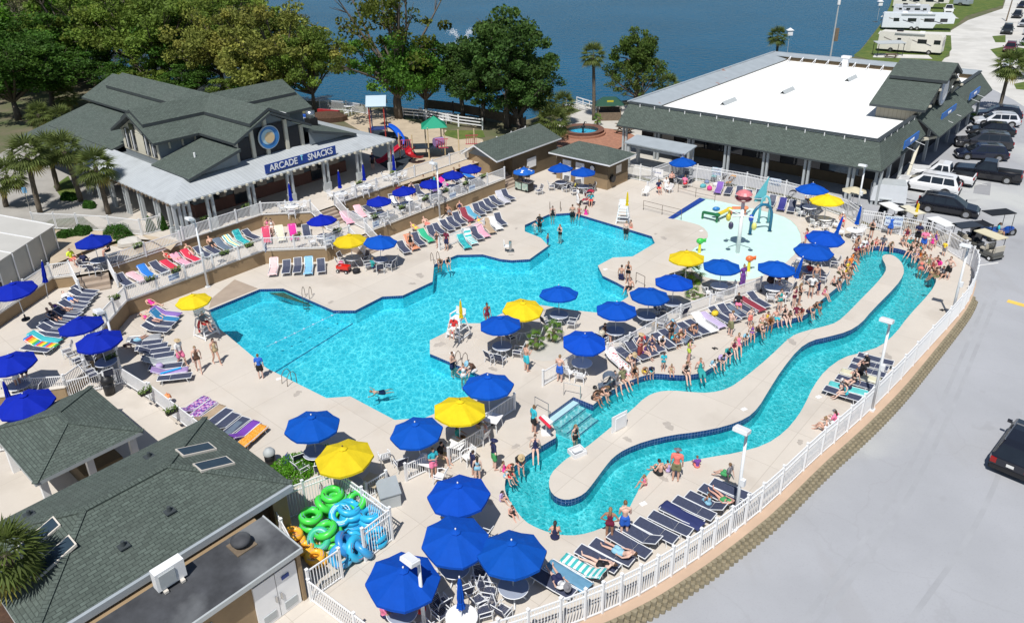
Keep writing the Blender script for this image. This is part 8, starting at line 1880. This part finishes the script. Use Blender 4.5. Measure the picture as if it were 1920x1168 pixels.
PL=[(1113,748,0,'edge',30,25,.97,'woman',bik('black'),E1+'by the step corner'),(1125,739,0,'hunch',30,25,.97,'woman','suit:brown',E1+'second from the step corner'),
(1151,723,0,'edge',28,30,1,'man','shirt:grey+shorts:grey',E1+'beside the stroller'),(1168,713,0,'edgeb',25,30,.95,'woman','shirt:olive+bottom:black',E1+'right of the man in grey'),
(1181,706,0,'edge',15,30,.75,'girl','shirt:white+bottom:pink',E1+'beside a woman in black'),(1191,703,0,'edge',15,30,.97,'woman','suit:black',E1+'next to a child in white'),
(1206,699,0,'edge',8,30,.78,'boy','trunks:yellow',E1+'left of the boy in navy'),(1219,698,0,'edge',12,30,.75,'boy','shirt:navy+trunks:aqua',E1+'right of yellow trunks'),
(1287,701,0,'edge',5,30,1.08,'woman','top:black+bottom:black',E1+'at the tiled bend'),(1312,697,0,'edge',6,30,1,'woman','dress:teal',E1+'wrapped in green'),(1334,
687,0,'edge',20,30,.72,'boy','shirt:lightblue+trunks:white',E1+'right of the green wrap'),(1349,676,0,'hunch',22,30,.95,'woman','shirt:lilac+bottom:black',E1+'left of the teal shirt'),
(1362,665,0,'edge',24,28,1,'man','shirt:teal+trunks:navy',E1+'beside the dark sandals'),(1373,656,0,'edge',24,28,.97,'woman','suit:maroon',E1+'right of the teal shirt'),
(1384,649,0,'edgeb',24,28,.97,'woman','suit:pink',E1+'right of the maroon swimsuit'),(1398,635,0,'edge',28,28,.8,'girl','shirt:lightblue+bottom:white',E1+'below the man in green trunks'),
(1409,628,0,'edge',28,28,.85,'girl',bik('purple'),E1+'right of the girl in light blue'),(1420,619,0,'hunch',25,30,1.02,'man','trunks:black',E1+'bent forward in the middle'),
(1431,611,0,'edge',25,30,.8,'boy','trunks:olive',E1+'right of the bent man'),(1445,606,0,'hunch',15,30,1,'woman','bottom:orange+top:orange',E1+'in the middle of the long row'),
(1457,601,0,'edge',12,30,.9,'boy','trunks:aqua',E1+'right of the orange bikini'),(1469,597,0,'edge',10,30,1,'woman',bik('black'),E1+'right of aqua trunks'),(1481,
594,0,'hunch',10,30,.97,'woman',bik('tan'),E1+'left of the red shirts'),(1493,592,0,'edge',12,30,.8,'girl','shirt:maroon+bottom:navy',E1+'left one of two in red'),
(1503,590,0,'edge',14,30,.8,'girl','shirt:rust+bottom:black',E1+'right one of two in red'),(1515,585,0,'hunch',25,25,.9,'boy','trunks:navy',E1+'right of the red shirts'),
(1525,577,0,'edge',28,20,.95,'woman',bik('brown'),E1+'at the end of the long row'),(1547,553,0,'edge',30,20,.9,'girl','suit:pink',E1+'alone with feet in the water'),
(1564,535,0,'edge',30,22,.8,'boy','trunks:black',E1+'first below the orange group'),(1572,528,0,'hunch',30,22,.8,'girl','suit:lightblue',E1+'second below the orange group'),
(1579,521,0,'edge',30,20,.95,'woman',bik('brown'),E1+'third below the orange group'),(1585,513,0,'hunch',30,18,.9,'woman','suit:yellow',E1+'just below the orange shirts'),
(1590,505,0,'edge',30,12,.85,'boy','shirt:yellow+trunks:black',E1+'in yellow by the orange shirts'),(1594,498,0,'edge',30,10,.85,'boy','shirt:orange+trunks:navy',
E1+'lower one in orange'),(1598,490,0,'edge',30,8,.85,'girl','shirt:orange+bottom:pink',E1+'upper one in orange'),(1600,482,0,'hunch',30,8,.85,'boy','trunks:grey',
E1+'above the orange shirts'),
(1604,470,0,'edge',25,18,.95,'man','trunks:maroon',E1+'at the upper left corner'),(1606,459,0,'ground',20,20,.95,'woman','suit:black','behind the upper left river corner'),
(1618,465,0,'edge',8,25,.95,'woman','shirt:white+bottom:pink',E1+'at the top, in white'),(1626,463,0,'edge',5,25,.8,'girl','suit:purple',E1+'at the top, small in purple'),
(1634,461,0,'hunch',5,25,.85,'girl','suit:olive',E1+'at the top, in olive'),(1657,461,0,'edge',-3,25,1,'man','shirt:grey+trunks:navy',E1+'at the top middle with a child'),
(1668,463,0,'hunch',-3,25,.85,'girl',bik('tan'),E1+'top middle beside the man in grey'),
(1708,474,0,'edge',-15,22,1,'woman','suit:black',E1+'at the upper right bend'),(1718,478,0,'edge',-22,20,1,'man','trunks:blue',E1+'beside the woman at the upper right bend'),
(1735,490,0,'edge',-28,12,.95,'woman',bik('tan'),E1+'right end, first from the bend'),(1741,497,0,'edgeb',-28,10,.9,'girl','suit:olive',E1+'right end, second from the bend'),
(1747,505,0,'edge',-28,8,.95,'woman','suit:rust',E1+'right end, third from the bend'),(1752,513,0,'hunch',-28,6,.9,'boy','trunks:tan',E1+'right end, fourth from the bend'),
(1755,521,0,'edge',-28,4,.95,'man','trunks:olive',E1+'right end, fifth from the bend'),(1760,503,0,'ground',-20,6,.95,'woman','shirt:hotpink+bottom:black','behind the right river end'),
(1768,519,0,'ground',-20,6,1,'man','shirt:grey+trunks:black','in grey behind the right river end'),
(1632,448,0,'fold',-10,20,.95,'woman',bik('black'),'behind the top river edge'),(1667,441,0,'stand',3,-20,1.02,'man','shirt:blue+trunks:blue','at the tall fence below the trailer'),
(1698,452,0,'chair',-10,20,.98,'woman','suit:maroon','on a white chair at the fence'),(1705,462,0,'ground',-10,20,.9,'woman','shirt:teal+bottom:black','on the deck below the white chair'),
(1716,464,0,'hunch',-10,20,.9,'woman','suit:olive','on the deck behind the upper right bend'),(1718,458,0,'stand',-10,20,1.05,'man','shirt:navy+trunks:black','in dark clothes beside the white fence'),
(1729,470,0,'stand',-15,20,1.02,'man','shirt:pink+trunks:blue','in a pink shirt by the crowded river end'),(1745,470,0,'stand',-15,10,.72,'girl','suit:hotpink',
'small, right of the pink shirt'),(1751,464,0,'stand',-15,10,.78,'girl','suit:purple','small in purple at the crowded end'),(1738,466,0,'stand',-15,10,.85,'woman',
bik('white'),'between the pink shirt and the small girls'),(1768,480,0,'stand',10,-15,.7,'boy','shirt:yellow+trunks:grey','alone at the fence on the right'),(1775,
523,0,'hips',-25,5,1.02,'man','trunks:black','shirtless at the right end of the deck'),
(1722,524,-1.0,'stand',20,-10,1,'woman',bik('coral'),'in the river water at the right'),(1078,846,-1.0,'stand',20,20,1,'woman',bik('black'),'in the river water by the steps'),
(1487,577,0,'phone',20,10,.95,'woman',bik('maroon'),'left of two girls by the river'),(1497,572,0,'fold',20,5,.97,'woman',bik('black'),'right of two girls by the river'),
(1519,558,0,'hips',15,15,1,'woman','shirt:white+bottom:black','by the river near the navy child'),(1527,538,0,'stand',15,15,1.02,'man','trunks:grey','behind the woman in a white top'),
(1533,553,0,'stand',15,15,.65,'boy','shirt:navy+trunks:navy','small in navy by the river'),(1391,538,0,'stand',20,10,1.02,'woman','dress:purple+shirt:purple','in purple beside the blue umbrella'),
(1386,574,.33,'edge',14,22,1,'man','shirt:black+shorts:pink','on the loungers in a black shirt'),(1368,630,0,'phone',25,-5,1.05,'man','trunks:olive','alone behind the seated row'),
(1290,681,0,'phone',25,-2,.98,'woman',bik('lime'),'alone left of the seated row'),(1243,695,0,'phone',-4,20,.72,'girl','suit:aqua+shirt:aqua','small in turquoise by the river bend'),
(1258,698,0,'ground',10,15,.7,'girl','suit:tan','small on the deck by the river bend'),(1257,643,0,'stand',5,20,1,'woman',bik('black')+'+cap:lightblue','bending beside the white shirt'),
(1236,644,.33,'edge',20,15,1,'man','shirt:white+trunks:black','on the loungers in a white shirt'),(1276,628,.33,'hunch',15,20,1,'man','trunks:tan+cap:grey','on the loungers with a cap'),
(1295,619,.33,'hunch',15,20,1,'woman',bik('brown'),'on the loungers right of the capped man'),(1199,672,0,'stand',20,5,1.02,'woman','skirt:rust+top:rust+hat:tan',
'in a red skirt at the loungers'),(1209,664,.33,'edge',18,18,.95,'woman','suit:purple','on the loungers beside the red skirt'),(1178,676,.33,'hunch',18,18,1,'woman',
'suit:tan+hat:tan','in a straw hat at the end lounger'),
(987,696,0,'phone',10,-10,1.06,'man','trunks:aqua','beside the palm garden'),(1049,716,0,'fold',14,-8,1.05,'man','trunks:blue','in front of the short picket fence'),
(1001,812,0,'stand',16,-10,1,'woman','shirt:aqua+shorts:black','at the rescue stand'),(1001,845,0,'edge',20,22,1,'woman','suit:navy',E1+'just below the lifeguard'),
(972,866,0,'hunch',25,20,1.03,'woman','shirt:black+bottom:white+hat:tan',E1+'in a straw hat'),
(945,884,0,'edge',22,16,.72,'girl','suit:hotpink',E1+'in bright pink, left of red'),(953,880,0,'edge',22,16,.72,'girl','shirt:coral+bottom:navy',E1+'in orange red beside the hat'),
(946,896,0,'edge',25,10,.78,'girl','suit:lightblue',E1+'below the pink girl'),(950,893,0,'edge',25,10,.78,'boy','trunks:red',E1+'below the orange red shirt'),(940,
938,0,'ground',22,10,.7,'girl','suit:lilac+shirt:lilac','alone at the river lower left'),(958,965,0,'ground',20,10,.72,'boy','trunks:black','bare backed at the river lower left'),
(1040,1010,0,'ground',3,-25,1,'woman','suit:navy','at the bottom river edge, back turned'),(927,880,0,'stand',20,-6,1.05,'man','shirt:navy+trunks:green+hat:navy',
'with a navy hood and green trunks'),(888,893,0,'stand',12,-8,.9,'boy','shirt:navy+trunks:navy','behind the small bare girl'),(896,902,0,'stand',10,-14,.85,'girl',
bik('lightblue'),'in front of the navy boy'),(814,893,0,'fold',16,6,1,'woman','shirt:aqua+shorts:pink','at the lower left picket fence'),(897,812,0,'chair',25,8,
1,'man','shirt:navy+shorts:tan','by the right white square table'),(860,836,0,'chair',25,15,1,'woman','shirt:teal+shorts:brown','left of the white square table'),
(828,868,0,'chair',25,15,1,'man','shirt:black+shorts:tan','below the blue umbrella'),
(1142,1012,0,'stand',5,-25,1.03,'woman','suit:maroon','at the bottom river edge, left of a couple'),(1170,1005,0,'phone',-5,-25,1.1,'man','trunks:blue','at the bottom river edge, right of a couple'),
(1209,908,0,'ground',-25,5,.72,'girl','suit:pink','at the lower right river bank'),(1238,890,0,'ground',-22,-8,.98,'man','trunks:black','left of the purple child on the right bank'),
(1253,884,0,'ground',-10,-20,.7,'girl','suit:lilac','beside the coral shirted man'),(1266,902,0,'stand',-6,-25,1.1,'man','shirt:coral+shorts:olive+hat:grey','in a coral shirt and grey hat'),
(1307,876,0,'ground',-3,-22,.72,'boy','shirt:purple+trunks:coral','in a bright shirt on the right bank'),
(1330,946,.33,'edge',-20,-15,.8,'girl','dress:lightblue+cap:lightblue','on the road fence loungers'),(1357,952,0,'lie',-14,-14,.95,'woman',bik('green'),'on the road fence loungers by the pole'),
(1366,893,.33,'edge',-20,-10,.95,'man','shirt:grey+trunks:green','behind the light pole'),(1050,1108,0,'lie',-14,-13,1,'man','shirt:white+trunks:navy+hat:grey',
'on the lowest lounger at the road fence'),(1126,1074,0,'lie',-14,-13,1,'woman','suit:black','on the aqua striped lounger'),(1166,1052,0,'lie',-14,-13,1,'man','trunks:lightblue',
'on the fourth lounger at the road fence'),
(1624,688,.33,'edge',-20,4,1.02,'man','shirt:black+trunks:black+cap:white','top of the black shirts by the right pole'),(1613,703,.33,'edge',-20,4,1,'man','shirt:black+trunks:black',
'second black shirt by the right pole'),(1602,716,.33,'edge',-20,4,.97,'woman',bik('black'),'third by the right pole'),(1592,728,.33,'edge',-20,4,1,'man','trunks:navy+cap:white',
'fourth by the right pole with a cap'),(1584,740,.33,'edge',-20,4,.97,'woman','suit:aqua','lowest by the right pole'),(1565,796,0,'ground',-20,-10,1,'woman','shirt:pink+shorts:white+cap:grey',
'pointing at the right bank'),(1549,808,0,'ground',-20,-12,.97,'woman',bik('white'),'left of the grey cap'),
(1036,420,-.95,'stand',6,14,1,'woman','suit:black','in the pool water by the far ladder'),(1012,436,-.95,'stand',-14,6,1,'man','shirt:black+trunks:black','in the pool water at the far left notch'),
(1003,440,-.85,'stand',14,-4,.7,'boy','trunks:white','in the pool water facing the man in black'),(1050,456,-.95,'stand',-12,8,1,'woman','suit:black','in the pool water in the far middle'),
(1027,462,-.85,'stand',12,0,.7,'boy','trunks:blue','in the pool water by the point'),(1073,418,-.9,'stand',10,-12,1.02,'man','trunks:black','in the pool water with his back turned'),
(1084,405,0,'edge',-4,14,1,'woman','suit:rust','on the far pool edge above the bathers'),(1098,420,-.9,'stand',8,-12,1,'woman','suit:hotpink','in the pool water in pink at the far edge'),
(1173,450,-.95,'stand',6,-10,1,'man','trunks:black','in the pool water at the right lobe, left one'),(1182,446,-.95,'stand',-10,4,.95,'boy','trunks:red','in the pool water at the right lobe, right one'),
(825,496,0,'edge',10,18,1,'man','trunks:grey','on the upper pool edge, shirtless'),(838,494,0,'hunch',8,18,1,'woman','suit:black','on the upper pool edge beside the shirtless man'),
(712,733,-.16,'swim',-14,6,.85,'man','trunks:navy','in the middle of the pool water'),(849,706,-.85,'stand',14,8,1.02,'man','trunks:navy','in the pool water near the ladder'),
(870,728,-.9,'stand',10,14,1,'woman',bik('white'),'in the pool water with her back turned'),(890,695,0,'hunch',-16,14,1.05,'man','shirt:brown+shorts:white+hat:lightblue',
'on the pool edge by the ladder'),(1164,537,-.5,'stand',14,-6,1,'man','trunks:navy','in the pool water on the entry steps'),(1178,541,0,'edge',-20,8,1,'man','trunks:black',
'on the pool entry steps'),(1177,531,0,'fold',-14,6,1,'woman',bik('black'),'above the pool entry steps'),
(342,686,0,'walk',14,24,1.1,'man','shirt:white+trunks:pink+hat:tan','in white, leftmost of three walkers'),(374,697,0,'walk',12,24,1.05,'woman','suit:brown','middle one of three walkers'),
(407,682,0,'walk',6,24,1.05,'woman','suit:tan','right one of three walkers'),(490,710,0,'stand',14,-12,.98,'boy','shirt:blue+trunks:black','at the lower left pool edge'),
(771,471,0,'stand',-8,14,.98,'woman','suit:black','below the loungers behind the pool'),(820,463,0,'walk',-8,14,.8,'girl','suit:brown','left of the maroon shirt'),
(838,469,0,'stand',-8,14,1,'man','shirt:maroon+trunks:navy+cap:grey','in maroon beside the teal towel'),(1083,385,0,'stand',14,-6,1,'woman','dress:white+shirt:white+cap:white',
'in white near the right white door'),(976,345,0,'stand',6,14,1,'man','shirt:black+shorts:black','behind the snack cart, left one'),(990,343,0,'stand',6,14,1,'woman',
'shirt:black+shorts:black','behind the snack cart, right one'),(1234,362,0,'chair',16,10,1,'man','shirt:navy+shorts:red','on the red and white chair'),(1248,356,
0,'chair',14,10,.97,'woman','shirt:white+skirt:white','beside the man in navy near the gate'),(1258,354,0,'stand',8,12,1.02,'man','trunks:black','left of the lone blue umbrella'),
(1283,354,0,'chair',-2,-12,1.02,'man','shirt:pink+shorts:red','back turned under the lone blue umbrella'),(1108,385,0,'chair',-12,8,.97,'woman','shirt:aqua+shorts:red',
'beside the red stroller'),
(137,498,1.9,'chair',12,12,1.05,'man','shirt:neon+shorts:coral','in neon yellow at the patio table'),(162,505,1.9,'chair',12,-12,1.03,'man','shirt:navy+shorts:grey',
'in navy at the patio table'),(207,480,1.9,'chair',-14,6,.97,'woman','shirt:black+shorts:black','in black behind the patio table'),(50,716,1.1,'hips',10,14,1.06,
'man','trunks:navy','shirtless at the left edge'),(38,732,1.1,'phone',6,14,1,'woman','suit:white','in white at the left edge'),(320,492,1.1,'lie',16,12,1,'woman',
bik('red'),'on the red towel left of another'),(356,480,1.1,'lie',16,12,1,'woman',bik('olive'),'on the red towel right of another'),(398,466,1.1,'lie',16,12,1,'man',
'trunks:black','on the terrace loungers right of the pole'),(503,436,1.14,'chair',4,14,.97,'woman',bik('pink'),'on the crimson towel, left'),(511,437,1.14,'chair',
4,14,.97,'woman',bik('white'),'on the crimson towel, right'),(132,571,1.1,'lie',24,4,1,'man','shirt:white+trunks:blue','upper one on the far left loungers'),(114,
590,1.1,'lie',24,4,1,'woman','suit:purple','middle one on the far left loungers'),(102,604,1.1,'lie',24,4,1.02,'woman',bik('black'),'lowest one on the far left loungers'),
(288,580,0,'lie',22,6,1,'woman','suit:hotpink','in pink in the corner below the wall'),(292,596,0,'prone',22,6,1.02,'man','trunks:blue','in blue trunks in the wall corner'),
(282,610,0,'lie',22,4,1,'woman',bik('hotpink'),'in the bright bikini in the wall corner'),(254,652,0,'prone',22,-8,1.02,'man','trunks:lightblue','face down by the left light pole'),
(780,437,0,'lie',16,14,1,'woman',bik('yellow'),'on the green towel below the wall'),(800,428,0,'lie',16,14,1.03,'man','trunks:coral','beside the green towel below the wall'),
(882,440,0,'lie',16,14,1,'woman',bik('red'),'on the loungers right of the dividing fence'),(900,428,0,'lie',16,14,1,'woman',bik('yellow'),'second right of the dividing fence'),
(842,405,0,'lie',16,14,1,'man','trunks:grey','below the light pole wall'),(862,398,0,'lie',16,14,1,'woman','suit:navy','right of the man below the light pole'),
(748,372,1.1,'chair',6,12,1,'man','shirt:maroon+shorts:black','at the second terrace umbrella, left'),(772,366,1.1,'chair',-6,12,1,'woman','suit:navy','at the second terrace umbrella, right'),
(795,352,1.1,'chair',6,12,1,'man','shirt:black+shorts:black','at the third terrace umbrella, left'),(815,350,1.1,'chair',-6,12,1,'woman','suit:aqua','at the third terrace umbrella, right'),
(852,338,1.1,'chair',6,12,1,'woman','suit:rust','at the fourth terrace umbrella'),(888,326,1.1,'chair',6,12,1,'man','shirt:navy+shorts:black','at the farthest terrace umbrella'),
(862,333,1.1,'chair',-6,12,1,'woman','shirt:black+shorts:black','right of the rust swimsuit on the terrace'),(800,505,1.4,'stand',0,10,.01,'boy','trunks:black',
'tiny'),
(746,1164,0,'chair',-10,-14,1,'woman','shirt:coral+shorts:pink','under the bottom left blue umbrella'),(792,1162,0,'chair',-10,-14,1,'man','trunks:red','right of her under the bottom left umbrella'),
(722,1170,0,'chair',12,-12,1,'man','shirt:pink+shorts:navy+cap:white','with a white cap at the bottom edge'),(1576,424,0,'chair',14,8,1,'man','trunks:red+cap:white',
'with a white cap by the corner umbrellas'),(1509,462,0,'stand',-12,0,.9,'woman','suit:hotpink','in pink left of the blue umbrellas'),(1552,470,0,'chair',-14,6,
1,'man','shirt:navy+shorts:navy','in the shade of the middle blue umbrella'),(1515,524,0,'chair',-14,6,1,'man','shirt:red+shorts:black','in red on the white chairs'),
(1472,540,0,'chair',-14,4,1,'man','shirt:brown+shorts:black','in brown at the right blue umbrella table'),(1530,382,0,'chair',-10,10,1,'woman','shirt:pale+shorts:white',
'in white at the corner blue umbrella'),(1512,384,0,'chair',10,10,1,'man','shirt:white+shorts:black','second at the corner blue umbrella'),(922,628,0,'chair',14,
6,1,'man','trunks:tan','under the blue umbrella by the palm garden'),(914,612,0,'stand',8,10,1,'woman','suit:maroon','behind the blue umbrella by the pool point'),
(1868,446,-.1,'chair',20,3,1,'woman','shirt:aqua+shorts:tan','riding the blue trike'),(852,628,.85,'chair',-14,14,1,'man','shirt:red+shorts:white+cap:white','on the lifeguard chair at the pool point'),
(384,618,.95,'chair',18,10,1,'man','shirt:grey+shorts:red+cap:white','on the left lifeguard chair'),(656,463,0,'chair',6,12,.97,'woman','shirt:brown+shorts:black',
'at the table under the yellow umbrella'),(700,512,0,'chair',10,-6,.97,'woman','shirt:teal+shorts:navy','beside the blue table'),(1132,640,0,'chair',12,6,1,'man',
'shirt:brown+shorts:navy','in the shade of the river table umbrella'),(700,318,2.2,'stand',0,12,1,'man','shirt:navy+shorts:black','walking by the arcade verandah'),
(752,282,2.2,'stand',10,12,1.0,'woman','shirt:black+shorts:black','beside the red slide'),
(1612,467,0,'hunch',10,25,.9,'girl','shirt:white+bottom:blue','behind the top left river corner in white'),(1643,459,0,'ground',5,20,.8,'boy','trunks:red','behind the top river edge in red trunks'),
(1583,500,0,'ground',25,12,.95,'woman','suit:navy','behind the orange shirts'),(1574,512,0,'ground',25,14,.9,'man','trunks:olive','behind the yellow swimsuit'),
(1712,481,0,'edge',-18,22,.9,'girl','suit:white',E1+'upper right bend in white'),(1727,483,0,'edge',-26,18,.95,'woman','suit:orange',E1+'upper right bend in orange'),
(1724,474,0,'ground',-20,14,1,'woman','suit:teal','behind the blue trunks at the bend'),(1757,494,0,'ground',-20,6,.8,'boy','trunks:coral','behind the right river end, left of pink'),
(1691,458,0,'ground',-6,20,.9,'woman','suit:grey','on the deck left of the white chair'),(1460,585,0,'stand',15,15,1,'woman',bik('teal'),'behind the orange bikini sitter'),
(1405,612,0,'stand',20,15,.8,'boy','trunks:coral','behind the bent man by the river'),(1262,636,.33,'hunch',15,20,.95,'woman','suit:aqua','on the loungers left of the capped man'),
(1225,652,.33,'edge',15,20,.95,'woman',bik('navy'),'on the loungers left of the white shirt'),(1438,600,0,'ground',18,22,.8,'girl','suit:yellow','behind the orange bikini, small in yellow'),
]
for a in PL:
 if a[6]>.1:person(*a)
